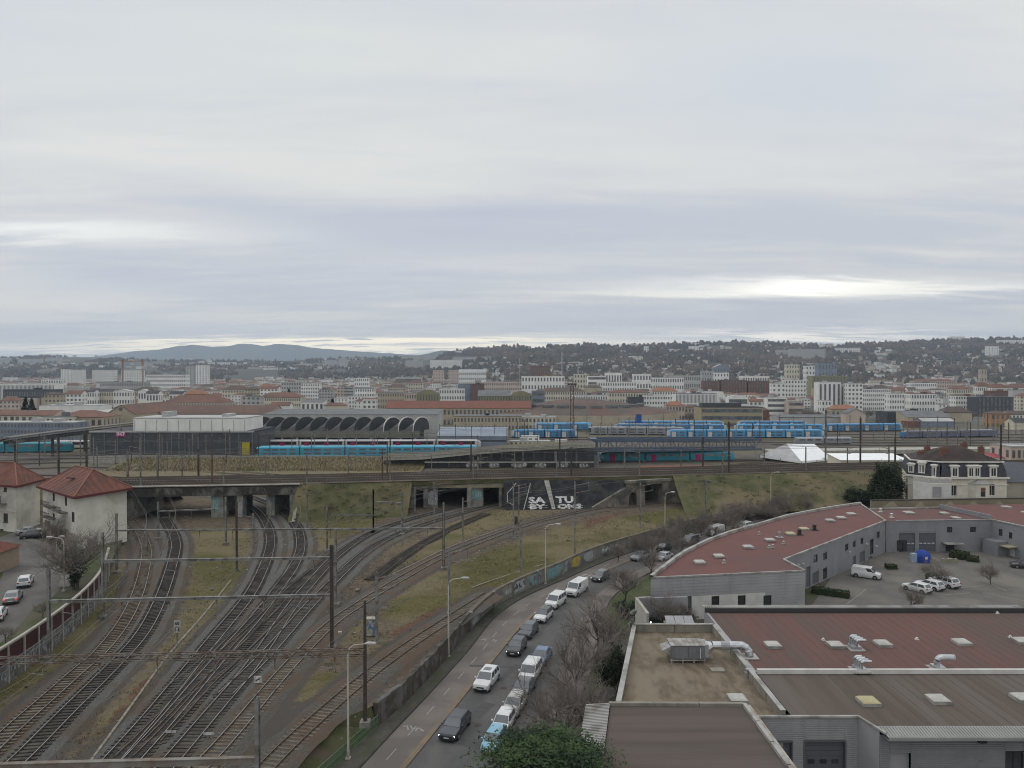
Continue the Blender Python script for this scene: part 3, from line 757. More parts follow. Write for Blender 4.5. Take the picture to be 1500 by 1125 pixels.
m_mark = M('road_marking',(.34, .33, .31),(.20, .19, .18),3.0,lo=.3,hi=.7)
K1p = [(330,1345),(450,1205),(527,1124),(580,1066),(612,1034),(684,955),(703,930),(720,908),(741.6,890),(773,871),(829,848),(867,830),(905,815),(950,801),(1010,783),(1100,762),(1200,746),(1290,736)]
K2p = [(360,1390),(500,1225),(590,1120),(640,1059),(700,987),(733,948),(745,931),(780,898),(797,884),(828,865),(862,845),(905,827),(950,810),(1010,790),(1100,767),(1200,750),(1290,740)]
K4p = [(560,1400),(690,1195),(748,1115),(774,1075),(798,1035),(822,980),(838,940),(850,905),(868,876),(900,853),(941,833),(1000,808),(1060,789),(1150,766),(1290,746)]
K5p = [(640,1400),(750,1195),(800,1115),(822,1075),(845,1035),(868,980),(878,935),(884,900),(895,876),(920,856),(958,836),(1015,812),(1075,792),(1165,768),(1300,748)]
def even(pts,z,n=90):
    l = chaikin(W3(pts,z),3);cum = [0.0]
    for a,b in zip(l[:-1],l[1:]):cum.append(cum[-1]+(b-a).length)
    r = [];j = 0
    for i in range(n):
        s = cum[-1]*i/(n-1)
        while j<len(l)-2 and cum[j+1]<s:j+=1
        r.append(l[j].lerp(l[j+1],(s-cum[j])/max(1e-9,cum[j+1]-cum[j])))
    return r
K1,K2,K4,K5 = even(K1p,0),even(K2p,0),even(K4p,0),even(K5p,0)
up = lambda l,z:[Vector((p.x,p.y,z))for p in l]
K0 = []
for p in K1:  # inner edge of the pavement: the wall foot / fence
    full = [Vector((q.x,q.y,0))for q in(fence_ln[3],fence_ln[2],fence_ln[1])]+[Vector((q.x,q.y,0))for q in wall_ln]
    best = min(((full[i].lerp(full[i+1],max(0,min(1,(p-full[i]).dot(full[i+1]-full[i])/(full[i+1]-full[i]).length_squared))))for i in range(len(full)-1)),key=lambda q:(q-p).length)
    K0.append(best)
mb = MB();ribbon(mb,up(K0, .12),up(K1, .12));mb.build('pavement',m_walk,kind='structure')
mb = MB();ribbon(mb,up(K1, .004),up(K2, .004));mb.build('cycle_path',m_path,kind='structure')
mb = MB();a,b = offset_line(K1,-.12),offset_line(K1, .12);ribbon(mb,up(a, .135),up(b, .135));ribbon(mb,up(b, .135),up(b,0));mb.build('kerb',m_kerbd,kind='structure')
K3 = offset_line(K2, .55)
mb = MB();ribbon(mb,up(K2, .10),up(K3, .10));ribbon(mb,up(K3, .10),up(K3,0));ribbon(mb,up(K2,0),up(K2, .10));mb.build('kerb_strip',m_kerb,kind='structure')
mb = MB();ribbon(mb,up(K3, .004),up(K4, .004));mb.build('road',m_asph,kind='structure')
mb = MB();ribbon(mb,up(K4, .12),up(K5, .12));ribbon(mb,up(K4,0),up(K4, .12));mb.build('pavement',M('new_pavement',(.17, .145, .125),(.13, .112, .098), .4,c3=(.10, .09, .08),s3=.2),kind='structure')
far = up(K5, .004)
mb = MB();ribbon(mb,far,[Vector((p.x+70,p.y, .004))for p in far]);mb.build('verge',m_verge,kind='structure')
mb = MB();mb.poly(W3([(897,878),(922,859),(962,838),(985,846),(960,900),(900,935),(880,925)], .01));mb.build('lawn',m_lawn,kind='structure')
mb = MB();mb.poly(W3([(1180,900),(1170,960),(1700,960),(1700,762),(1280,785),(1250,800)], .014));mb.build('car_park',m_park,kind='structure')
# markings on the cycle path
mid = [(a* .5+b* .5)for a,b in zip(K1,K2)];ms = resample(mid,1.5);k = 0
mkt = MB()
for i in range(2,len(ms)-2,3):
    if ms[i].y>190:break
    d = (ms[i+1]-ms[i]);mkt = MB();mkt.bar(ms[i]+Vector((0,0, .008)),ms[i]+d*1.3+Vector((0,0, .008)), .1, .006)
    o = mkt.build('lane_dash',m_mark,kind='structure')
def flat_marks(pts,name='cycle_marking'):
    mb = MB()
    for(x0,y0,x1,y1,wd)in pts:mb.bar(G3(x0,y0, .012),G3(x1,y1, .012),wd, .006)
    return mb.build(name,m_mark,kind='structure')
flat_marks([(590,1064,596,1063, .3),(598,1069,596,1062, .15),(601,1062,604,1068, .15),(608,1071,612,1066, .18),(613,1066,620,1071, .18),(604,1066,610,1069, .12)])
flat_marks([(704,937,714,936, .25),(720,939,728,938, .25),(708,935,711,939, .15),(723,936,726,941, .15)])
flat_marks([(852,843,860,841, .5),(856,846,866,842, .25)])
mb = MB();mb.bar(G3(688,975, .009),G3(790,978, .009), .5, .005);mb.build('trench_patch',M('trench_patch',(.066, .064, .063),(.08, .077, .075),2),kind='structure')
# small dirt patches and lines in the car park
for(x0,y0,x1,y1)in((1190,856,1250,872),(1240,885,1270,862),(1395,862,1440,858),(1440,868,1500,880),(1440,850,1475,866),(1380,872,1420,868)):
    mb = MB();mb.bar(G3(x0,y0, .022),G3(x1,y1, .022), .1, .005);mb.build('bay_line',m_mark,kind='structure')

# ------------------------------------------------------------------ retaining wall along the street
m_rwall = M('retaining_wall_render',(.24, .23, .20),(.17, .165, .145), .5,c3=(.12, .125, .12),s3=.25,streak=.7,bump=.2)
m_old = M('old_mossy_wall',(.085, .075, .06),(.045, .042, .036), .7,c3=(.13, .125, .12),s3=.45,streak=.9,bump=.5)
rw = thing('retaining_wall',wall_ln[0],'long street retaining wall, dark and mossy near the viewer and covered in graffiti farther on','wall')
npil = next(i for i,p in enumerate(wall_ln)if p.y>DAT(931,0))
def wall_run(ln,z0,z1,th,name,mat,cap=True,jag=0):
    mb = MB();f = ln;b = offset_line(ln,-th);rj = random.Random(3)
    zt = [z1+(rj.uniform(-jag,jag))for _ in ln]
    n = len(ln);mb.add([(p.x,p.y,z0)for p in f]+[(p.x,p.y,zt[i])for i,p in enumerate(f)],[(i,i+1,n+i+1,n+i)for i in range(n-1)])
    mb.add([(p.x,p.y,zt[i])for i,p in enumerate(f)]+[(p.x,p.y,zt[i])for i,p in enumerate(b)],[(i,i+1,n+i+1,n+i)for i in range(n-1)])
    mb.add([(p.x,p.y,z0)for p in b]+[(p.x,p.y,zt[i])for i,p in enumerate(b)],[(i,i+1,n+i+1,n+i)for i in range(n-1)])
    for k in(0,n-1):mb.poly([(f[k].x,f[k].y,z0),(b[k].x,b[k].y,z0),(b[k].x,b[k].y,zt[k]),(f[k].x,f[k].y,zt[k])])
    part_at(mb,name,mat,rw)
near_w = [p for p in resample(wall_ln[:npil+1], .9)];far_w = resample(wall_ln[npil:],1.2)
wall_run(near_w,0,2.35, .5,'old_wall',m_old,jag=.12);wall_run(far_w,0,2.3, .35,'rendered_wall',m_rwall)
mb = MB();c1 = offset_line(far_w, .08);c2 = offset_line(far_w,-.45);ribbon(mb,up(c1,2.42),up(c2,2.42));ribbon(mb,up(c1,2.28),up(c1,2.42));ribbon(mb,up(c2,2.28),up(c2,2.42));part_at(mb,'coping',M('coping_stone',(.15, .125, .095),(.11, .095, .075),1),rw)
for px_p,py_p in((684.5,928),(719,892),(752,874),(790,857)):
    p = min(far_w,key=lambda q:(q-G3(px_p,py_p,0)).length);mb = MB();mb.box((p.x,p.y,1.22),(.5, .6,2.45));part_at(mb,'pilaster',m_rwall,rw)
gr_sets = [((688,917,701,893),[m_sil,m_blk,m_wht],5),((702,905,713,885),[m_rwall,m_red,m_wht],4),((721,884,736,866),[m_rwall,m_pnk,m_red],4),((738,877,751,860),[m_rwall,m_wht,m_sil],5),
           ((753,865,768,851),[m_sil,m_blk,m_blk],5),((773,858,791,845),[m_teal,m_pnk,m_pnk],4),((801,843,820,831),[m_teal,m_sil,m_teal],6),((826,833,834,824),[m_sil,m_blu,m_blu],3),((836,829,850,818),[m_yl2,m_red,m_yl2],5),((855,820,872,808),[m_sil,m_wht,m_sil],5),((880,812,905,801),[m_rwall,m_sil,m_wht],5)]
fl = up(far_w,0)
for i,((x0,yb_,x1,_),mats,nl)in enumerate(gr_sets):
    a = min(range(len(fl)),key=lambda k:abs(fl[k].x/fl[k].y*F+CXP-x0));b = min(range(len(fl)),key=lambda k:abs(fl[k].x/fl[k].y*F+CXP-x1))
    a,b = min(a,b),max(a,b)
    if b<=a:b = a+1
    # follow the wall in short flat pieces
    P = wall_between(fl[a],fl[b]);L = P.L
    bul = max((abs((q-fl[a]).dot(Vector((P.n.x,P.n.y,0))))for q in fl[a:b+1]),default=0)
    P.P+=P.n*(bul+ .015);scribble(P,(0.1,L- .1, .45,2.05),mats,rw,30+i,letters=nl)
# green mesh fence at the near end of the wall
gf = thing('mesh_fence',fence_ln[0],'pale green mesh fence continuing the street wall at the bottom edge','fence')
m_green = M('green_fence_paint',(.13, .21, .13),(.10, .16, .10),2);fp = resample([fence_ln[0],fence_ln[1],fence_ln[2]],1.9)
for a,b in zip(fp[:-1],fp[1:]):
    mb = MB();mb.bar(a,a+Vector((0,0,1.3)), .08, .08);part_at(mb,'post',m_green,gf)
    mb = MB();n = 16
    for i in range(n):q = a.lerp(b,(i+ .5)/n);mb.bar(q+Vector((0,0, .12)),q+Vector((0,0,1.2)), .035, .012)
    for h in(.12, .66,1.2):mb.bar(a+Vector((0,0,h)),b+Vector((0,0,h)), .05, .05)
    part_at(mb,'mesh_panel',m_green,gf)

# ------------------------------------------------------------------ left street, raised, with the maroon noise barrier
m_ls = M('left_street_asphalt',(.135, .127, .118),(.108, .102, .096), .3,c3=(.095, .09, .085),s3=.1,bump=.15,bscale=15)
m_lg = M('left_garden',(.040, .058, .016),(.055, .07, .024), .5,c3=(.085, .078, .05),s3=.15,bump=.5,bscale=8)
bz = up(barrier_ln,ZS)
mb = MB();mb.poly([tuple(p)for p in bz]+[tuple(G3(178,792,ZS)),tuple(G3(190,772,ZS)),(ml(190).x,157,ZS),(-420,150,ZS),(-420,bz[0].y,ZS)])
rg = bz+[G3(178,792,ZS),G3(190,772,ZS),Vector((ml(190).x,157,ZS))]
ribbon(mb,rg,up(rg,RZ- .5));mb.build('left_terrace',M('left_terrace_soil',(.085, .08, .055),(.055, .06, .03), .5,bump=.3),kind='structure')
mb = MB();mb.poly(W3([(-300,1200),(0,942),(28,916),(52,888),(80,872),(97,850),(98,828),(84,808),(62,795),(40,788),(70,783),(62,770),(0,770),(-300,770)],ZS+ .006));mb.build('street',m_ls,kind='structure')
mb = MB();l = chaikin(W3([(84,862),(90,845),(88,826),(74,808),(50,796),(22,789)],ZS),2);ribbon(mb,up(l,ZS+ .1),up(offset_line(l,1.6),ZS+ .1));ribbon(mb,up(l,ZS),up(l,ZS+ .1));mb.build('pavement',M('left_pavement',(.165, .155, .14),(.13, .122, .11), .6),kind='structure')
for pl in([(62,800),(78,790),(150,795),(152,838),(118,845),(104,838),(99,822),(88,806)],[(0,775),(22,779),(0,787),(-60,790),(-60,775)],[(-40,890),(3,846),(6,830),(-40,828)],[(-60,985),(0,943),(28,917),(52,889),(80,873),(108,878),(72,922),(0,974),(-60,1010)]):
    mb = MB();mb.poly(W3(pl,ZS+ .012));mb.build('lawn',m_lg,kind='structure')
m_mar = M('maroon_panel',(.060, .018, .020),(.045, .016, .018), .8,rough=.6);m_cream = M('cream_metal',(.36, .34, .29),(.28, .265, .225),1,rough=.6)
m_gwall = M('graffiti_wall_grey',(.135, .13, .125),(.075, .072, .07),1.3,c3=(.24, .235, .235),s3=.9,streak=.5)
nb = thing('noise_barrier',barrier_ln[0],'maroon panelled noise barrier with cream top rail and posts between left street and tracks','noise barrier')
bp = resample(barrier_ln,3.0)
for i,(a,b)in enumerate(zip(bp[:-1],bp[1:])):
    mb = MB();mb.bar(a+Vector((0,0,2.95)),b+Vector((0,0,2.95)), .12,1.7);part_at(mb,'panel',m_mar,nb)
    mb = MB();mb.bar(a+Vector((0,0, .9)),b+Vector((0,0, .9)), .24,2.4);part_at(mb,'base_wall',m_gwall,nb)
    mb = MB();mb.bar(a+Vector((0,0,3.92)),b+Vector((0,0,3.92)), .34, .22);part_at(mb,'top_rail',m_cream,nb)
    n_ = (b-a).normalized();s_ = Vector((n_.y,-n_.x,0))* .14
    mb = MB();mb.bar(a+s_+Vector((0,0,-.2)),a+s_+Vector((0,0,3.85)), .16, .14);part_at(mb,'post',m_cream,nb)
    if i>3:
        P = wall_between(a,b);P.P+=P.n* .13;P.P.z = RZ;scribble(P,(.2,2.8, .2+ .1*(i%3),1.6+ .25*(i%4)),[m_gwall,m_blk,m_sil],nb,60+i,letters=4)

# ------------------------------------------------------------------ vehicles
m_tyre = M('tyre_rubber',(.018, .018, .018),(.025, .025, .025),5,rough=.9);m_rim = M('wheel_rim',(.30, .30, .31),(.22, .22, .22),5,rough=.4,metal=.6)
m_cglass = M('car_glass',(.05, .058, .068),(.075, .085, .1), .8,rough=.08,spec=.8,coat=.5);m_trim = M('black_trim',(.022, .022, .024),(.03, .03, .03),4,rough=.6)
m_hl = M('headlight_glass',(.55, .56, .58),(.4, .41, .43),8,rough=.15,spec=.7);m_hlon = M('headlight_lit',(.9, .9, .9),None,1,emit=(1, .97, .9,2.2))
m_tl = M('tail_light_glass',(.30, .02, .02),(.2, .015, .015),8,rough=.2);m_tlon = M('tail_light_lit',(.5, .03, .02),None,1,emit=(1, .08, .05, .9));m_plate = M('number_plate',(.6, .6, .58),(.5, .5, .48),6)
PAINT = {}
def paint_mat(c):
    k = str(c)
    if k not in PAINT:PAINT[k] = M('car_paint_%d'%len(PAINT),c,tuple(v* .82 for v in c), .8,rough=.28,spec=.5,coat=.6)
    return PAINT[k]
WM = None
def wheel_meshes():
    global WM
    if WM:return WM
    mb = MB();mb.tube([(0,-.11,0),(0,-.09,0),(0, .09,0),(0, .11,0)],[.27, .32, .32, .27],16);a = bpy.data.meshes.new('tyre');a.from_pydata(mb.v,[],mb.f);a.materials.append(m_tyre)
    mb = MB();mb.tube([(0,-.118,0),(0, .118,0)],[.20, .20],10)
    for k in range(5):
        an = 2*math.pi*k/5
        for sy in(-1,1):mb.box((math.cos(an)* .1,sy* .122,math.sin(an)* .1),(.17, .012, .05),0,0,Matrix.Rotation(-an,3,'Y'))
    b = bpy.data.meshes.new('rim');b.from_pydata(mb.v,[],mb.f);b.materials.append(m_rim);WM = (a,b);return WM
SP = {  # L, W, H, belt, hood, windscreen base, roof start, roof end from rear, rear glass base from rear, windows
 'suv':(4.55,1.86,1.62,1.05, .98,1.15,2.0, .55, .12,3),'hatch':(4.15,1.78,1.50, .97, .90,1.05,1.85, .55, .10,2),
 'estate':(4.7,1.84,1.48, .95, .88,1.3,2.15, .75, .15,3),'sedan':(4.6,1.82,1.45, .95, .88,1.25,2.1,1.25, .55,2),
 'mini':(3.65,1.66,1.50, .95, .90, .75,1.45, .45, .08,2),'van':(4.5,1.84,1.84,1.18,1.05, .85,1.5, .18, .03,1),'people':(4.45,1.85,1.82,1.10,1.02, .9,1.55, .35, .05,3),'bigvan':(5.1,1.95,2.0,1.25,1.12, .8,1.5, .15, .03,1)}
def car(name,label,cat,typ,col,px,py,hd,z=0.0,group=None,lit=False,tlit=False,roof=None,hole_roof=False,world=None):
    L,Wd,H,belt,hood,wb,rs,re,rb,nw = SP[typ];pm = paint_mat(col);x,y = world or G(px,py,z)
    t = thing(name,(x,y,z),label,cat,group,hd)
    xf = L/2
    # hull
    St = [(xf, .80, .30,hood* .74),(xf- .10, .93, .22,hood* .88),(xf- .45, .99, .18,hood* .95),(xf-wb,1.0, .17,hood+ .03),(xf-wb- .35,1.0, .17,belt),(-xf+ .9,1.0, .17,belt+ .02),(-xf+ .25, .97, .20,belt+ .0),(-xf+ .05, .90, .28,belt- .06)]
    if typ=='sedan':St[5] = (-xf+1.2,1.0, .17,belt);
    hw = Wd/2;mb = MB();vs = [];prof = lambda w_,b_,t_:[(w_* .86,b_),(w_* .97,b_+ .12),(w_,b_+(t_-b_)* .45),(w_* .985,t_- .16),(w_* .93,t_- .03),(w_* .75,t_+ .012),(0,t_+ .035)]
    for(sx,k,b_,t_)in St:
        h_ = prof(hw*k,b_,t_);vs+=[(sx,yy,zz)for yy,zz in h_]+[(sx,-yy,zz)for yy,zz in h_[:-1][::-1]]
    n = 13;fs = [(i*n+j,i*n+j+1,(i+1)*n+j+1,(i+1)*n+j)for i in range(len(St)-1)for j in range(n-1)]
    fs+=[tuple(range(n)),tuple(range((len(St)-1)*n,len(St)*n))[::-1]]+[(i*n+n-1,i*n,(i+1)*n,(i+1)*n+n-1)for i in range(len(St)-1)]
    mb.add(vs,fs)
    # cabin
    tb,ft = hw* .92,hw*(.74 if typ not in('van','bigvan','people')else .84);xs = [xf-wb,xf-rs,-xf+re,-xf+rb]
    def ring(f,z_):return[(xs[0]*(1-f)+xs[1]*f,1),(xs[3]*(1-f)+xs[2]*f,1)]
    zl = lambda f:belt- .04+(H- .01-belt)*f/ .93
    wl_ = lambda f:tb+(ft+ .02-tb)*f/ .93
    lay = [(0,belt- .04,tb),(.5,zl(.5),wl_(.5)),(.93,H- .05,ft+ .02),(1.12,H,ft* .9)]
    vs = []
    for f,z_,w_ in lay:
        fx = xs[0]*(1-min(f,1))+xs[1]*min(f,1)-(.10 if f>1 else 0);bx_ = xs[3]*(1-min(f,1))+xs[2]*min(f,1)+(.10 if f>1 else 0)
        vs+=[(fx,w_,z_),(fx,-w_,z_),(bx_,-w_,z_),(bx_,w_,z_)]
    cb = MB();cb.add(vs,[(4*i+j,4*i+(j+1)%4,4*i+4+(j+1)%4,4*i+4+j)for i in range(3)for j in range(4)]+[(12,13,14,15)])
    o = mb.build('body',pm,t);fixn(o.data);o.data.polygons.foreach_set('use_smooth',[True]*len(o.data.polygons));o.data.set_sharp_from_angle(angle=math.radians(38))
    o = cb.build('cabin',roof or pm,t);fixn(o.data)
    def lerp3(a,b,t_):return Vector(a)*(1-t_)+Vector(b)*t_
    def quad(name_,a,b,c,d,m0=.06,m1=.08,mat=m_cglass,off=.012,lab=None):
        # a,b bottom; d,c top
        a,b,c,d = map(Vector,(a,b,c,d));nrm = (b-a).cross(d-a).normalized()
        p = lambda u,v:(a.lerp(b,u)).lerp(d.lerp(c,u),v)
        q = [p(m0,m1),p(1-m0,m1),p(1-m0,1-m1),p(m0,1-m1)]
        ctr = sum(q,Vector())/4
        if nrm.dot(ctr-Vector((0,0,belt* .6)))<0:nrm = -nrm
        g = MB();g.add([v+nrm*off for v in q]+[v-nrm* .02 for v in q],[(0,1,2,3),(0,1,5,4),(1,2,6,5),(2,3,7,6),(3,0,4,7)]);return g.build(name_,mat,t)
    f0,b0,m0_ = vs[0:4],vs[4:8],vs[8:12]
    quad('windscreen',vs[1],vs[0],vs[8],vs[9], .04, .05,off=.02)
    quad('rear_window',vs[2],vs[3],vs[11],vs[10], .1, .2 if typ in('van','bigvan')else .1)
    for(i0,i3)in((0,3),(1,2)):
        A,B,C_,D_ = vs[i0],vs[i3],vs[8+i3],vs[8+i0]
        if nw==1:cuts = [(.03, .30)]
        elif nw==2:cuts = [(.03, .47),(.50, .92)]
        else:cuts = [(.03, .38),(.41, .70),(.73, .96)]
        for u0,u1 in cuts:
            quad('side_window',lerp3(A,B,u0),lerp3(A,B,u1),lerp3(D_,C_,u1),lerp3(D_,C_,u0), .03, .12)
    g = MB()
    for s in(-1,1):g = MB();g.box((xf- .13,s*hw* .68,hood* .70),(.2, .34, .13));g.build('headlight',m_hlon if lit else m_hl,t)
    for s in(-1,1):g = MB();g.box((-xf+ .07,s*hw* .76,belt* .86),(.12, .24, .16 if typ not in('van','bigvan','people')else .5));g.build('tail_light',m_tlon if tlit else m_tl,t)
    g = MB();g.box((xf- .05,0, .36),(.16,Wd* .80, .20));g.box((xf+ .02,0,hood* .60),(.05,Wd* .42, .13));g.build('front_grille',m_trim,t)
    g = MB();g.box((-xf+ .05,0, .36),(.14,Wd* .84, .2));g.build('rear_bumper',m_trim,t)
    for sx in(xf+ .05,-xf- .01):g = MB();g.box((sx,0, .47 if sx>0 else .55),(.02, .5, .11));g.build('number_plate',m_plate,t)
    for s in(-1,1):g = MB();g.box((xs[0]- .25,s*(hw+ .08),belt+ .06),(.16, .17, .13));g.build('mirror',m_trim if typ in('van','bigvan')else pm,t)
    wm = wheel_meshes()
    for sx in(xf- .82,-xf+ .78):
        for s in(-1,1):
            g = MB();g.tube([(sx,s*(hw- .06), .34),(sx,s*(hw+ .004), .34)],[.385, .385],14);g.build('wheel_arch',m_trim,t)
            ty = share('wheel',wm[0],t,(sx,s*(hw- .10), .325));rm = share('rim',wm[1],ty)
    if hole_roof:g = MB();g.box(((xs[1]+xs[2])/2+ .35,0,H+ .004),(.85, .8, .02));g.build('sunroof',m_cglass,t)
    return t
def hdg(a,b,z=0.0):
    p,q = G3(*a,z),G3(*b,z);return math.atan2(q.y-p.y,q.x-p.x)
def road_dir(px,py):
    p = G3(px,py,0);i = min(range(1,len(K2)-1),key=lambda k:(K2[k]-p).length);d = K2[i-1]-K2[i+1];return math.atan2(d.y,d.x)
WHT,BLK,NVY,SIL = (.66, .66, .66),(.020, .022, .026),(.028, .032, .042),(.36, .37, .38)
for nm,lab,cat,typ,c,px,py,kw in(
 ('estate_car','dark estate car with lit headlights, nearest car driving in the street','car','estate',NVY,667,1071,dict(lit=True)),
 ('parked_car','white crossover with black sunroof driving down the street behind the dark estate','car','suv',WHT,713,1003,dict(hole_roof=True)),
 ('saloon_car','black saloon with lit headlights in the middle of the queue','car','hatch',BLK,757,954,dict(lit=True)),
 ('hatchback','dark grey hatchback right behind the black saloon','car','hatch',(.05, .055, .065),774,930,{}),
 ('hatchback','white hatchback with black roof in front of the two white vans','car','hatch',WHT,796,907,dict(roof=paint_mat(BLK))),
 ('minivan','white minivan with side windows, leading the two white vans','van','people',WHT,814,887,{}),
 ('panel_van','white panel van with blank sides following the white minivan','van','bigvan',WHT,845,869,{}),
 ('hatchback','dark grey car with headlights on behind the white panel van','car','hatch',(.06, .065, .065),880,849,dict(lit=True)),
 ):
    car(nm,lab,cat,typ,c,px,py,road_dir(px,py),group='cars queuing down the street',**kw)
for nm,lab,cat,typ,c,px,py,kw in(
 ('parked_car','light blue small car parked at the kerb, half hidden by the cedar','car','mini',(.20, .42, .56),724,1093,{}),
 ('parked_car','small white car parked between the light blue car and silver car','car','mini',WHT,738,1066,{}),
 ('parked_car','silver car parked under bare branches beside the small white car','car','hatch',(.42, .41, .39),754,1040,{}),
 ('parked_car','dark grey car parked between the silver car and the white van','car','sedan',(.10, .105, .12),767,1015,{}),
 ('parked_van','white van parked at the kerb under the bare tree','van','people',WHT,777,993,{}),
 ('parked_car','dull blue car parked just behind the white kerbside van','car','sedan',(.10, .16, .28),793,968,{}),
 ('parked_car','silver estate car seen through branches near the far bend','car','estate',(.30, .31, .32),938,819,{}),
 ('parked_car','pale silver car parked right of the silver estate at the far bend','car','sedan',(.42, .43, .43),972,820,{}),
 ('parked_car','small dark car behind the pale silver car at the far bend','car','mini',(.03, .03, .035),973,806,{}),
 ('parked_van','dark brown van parked beside the curved red roof','van','people',(.06, .055, .055),1011,797,{}),
 ('parked_van','white van parked among bare trees beside the curved red roof','van','bigvan',WHT,1047,783,{}),
 ('parked_car','white car partly hidden behind the curved roof edge','car','suv',WHT,1090,775,{}),
 ):
    car(nm,lab,cat,typ,c,px,py,road_dir(px,py),group='cars parked along the street',**kw)
car('parked_car','grey car with glowing red brake lights on the left street','car','sedan',(.24, .24, .25),19,880,hdg((0,905),(28,862),ZS),ZS,tlit=True)
car('parked_car','white car ahead of the grey braking car on the left street','car','hatch',WHT,37,857,hdg((30,870),(46,840),ZS),ZS)
car('parked_car','white car cut off by the left edge of the photo','car','hatch',WHT,-4,906,hdg((-12,925),(10,890),ZS),ZS)
car('parked_car','silver car parked between the two white houses','car','sedan',SIL,44,782,hdg((28,784),(64,780),ZS),ZS)
car('parked_car','black car parked in front of the silver car by the house','car','sedan',BLK,50,788,hdg((32,791),(72,787),ZS),ZS)
car('panel_van','white panel van parked in the bay beside the curved grey building','van','van',WHT,1269,846,hdg((1250,842),(1292,848)))
car('parked_car','leftmost of the three white cars parked together in the car park','car','hatch',WHT,1343,866,hdg((1360,870),(1325,861)),group='three white cars in the car park')
car('parked_car','middle of the three white cars parked together in the car park','car','hatch',WHT,1362,862,hdg((1378,866),(1344,857)),group='three white cars in the car park')
car('parked_car','rightmost white crossover of the three parked in the car park','car','suv',WHT,1383,858,hdg((1402,863),(1364,852)),group='three white cars in the car park')
car('parked_car','dark car at the right edge of the car park','car','hatch',(.05, .045, .05),1500,832,hdg((1512,833),(1485,831)))

# ------------------------------------------------------------------ street lamps
def street_lamp(px,yb_,yt,dx,label,z=0.0,r=.11,reach=1.6,mat=None):
    b = G3(px,yb_,z);D = b.y;h = ZAT(yt,D)-z;t = thing('street_lamp',b,label,'street lamp','street lamps');mt = mat or m_lamp
    mb = MB();s = 1 if dx>0 else-1
    mb.tube([(0,0,0),(0,0, .9),(0,0,1.0),(0,0,h-1.0),(s* .12,0,h- .45),(s* .5,0,h- .12),(s*reach,0,h)],[r*1.25,r*1.25,r,r* .62,r* .55,r* .5,r* .45],8);mb.build('pole',mt,t,smooth=True)
    g = MB();g.tube([(s*(reach- .15),0,h),(s*(reach+ .2),0,h+ .06),(s*(reach+ .75),0,h+ .05),(s*(reach+ .9),0,h+ .02)],[.06, .14, .13, .05],8);o = g.build('lamp_head',M('lamp_head',(.5, .49, .46),(.4, .39, .36),3),t,smooth=True)
    g = MB();g.box((s*(reach+ .45),0,h- .07),(.5, .2, .05));g.build('lens',m_hl,o)
    g = MB();g.box((0,0, .12),(.42, .42, .24));g.build('base',mt,t);return t
street_lamp(657,963,847,1,'tall cream street lamp beside the mossy wall, level with the white crossover')
street_lamp(510,1113,943,1,'tallest cream street lamp, standing by the green mesh fence')
street_lamp(799,856,768,1,'cream street lamp in front of the graffiti wall near the white vans')
street_lamp(974,790,721,1,'thin street lamp standing below the stone tunnel abutment',reach=1.2)
street_lamp(1129,757,692,1,'lone street lamp against the grassy bank behind the curved roof',reach=1.2)
street_lamp(94,866,787,-1,'pale street lamp in front of the white house on the left street',ZS)
street_lamp(83,820,786,1,'short pale lamp behind the other lamp by the white house',ZS,reach=.5)
# ------------------------------------------------------------------ business park on the right
m_rred = M('red_roof_felt',(.150, .068, .060),(.130, .062, .055), .25,c3=(.120, .065, .06),s3=.07,bump=.1,bscale=12)
m_rred2 = M('weathered_red_roof',(.135, .066, .056),(.115, .060, .052), .5,sq=(1.0, .14,1),c3=(.100, .068, .058),s3=.2,bump=.15,bscale=8,lo3=.42,hi3=.6)
m_rbrn = M('brown_roof_felt',(.108, .085, .070),(.085, .067, .055), .9,sq=(1.0, .05,1),c3=(.115, .098, .084),s3=.3,bump=.15,bscale=8)
m_rbrn2 = M('brown_roof_felt_cross',(.100, .078, .066),(.078, .062, .053), .9,sq=(.05,1.0,1),c3=(.10, .082, .074),s3=.3,bump=.15,bscale=8)
m_grav = M('mossy_gravel_roof',(.195, .158, .112),(.12, .092, .062),1.3,sq=(1.0, .45,1),c3=(.20, .165, .12),s3=.2,bump=.6,bscale=14)
m_clad = M('grey_cladding',(.235, .238, .25),(.205, .208, .22), .4,rough=.55,streak=.15,spec=.4)
m_clad2 = M('light_grey_cladding',(.33, .325, .335),(.285, .28, .29), .4,rough=.5,streak=.2,spec=.4)
m_cope = M('coping_metal',(.36, .35, .33),(.28, .27, .255), .5,rough=.5,c3=(.20, .19, .17),s3=.5)
m_fas = M('fascia_metal',(.30, .30, .285),(.25, .25, .24), .5,rough=.5)
m_sky1 = M('skylight_dome',(.42, .41, .37),(.34, .33, .30),1.2,rough=.35);m_sky2 = M('skylight_dome_yellow',(.42, .37, .20),(.36, .31, .17),1.2,rough=.4)
m_alu = M('aluminium_duct',(.55, .56, .58),(.42, .43, .45),2,rough=.3,metal=.8)
m_door = M('garage_door',(.11, .115, .13),(.10, .105, .118), .5,rough=.5)
m_para = M('concrete_parapet',(.27, .25, .21),(.20, .185, .155), .6,streak=.5,bump=.15)
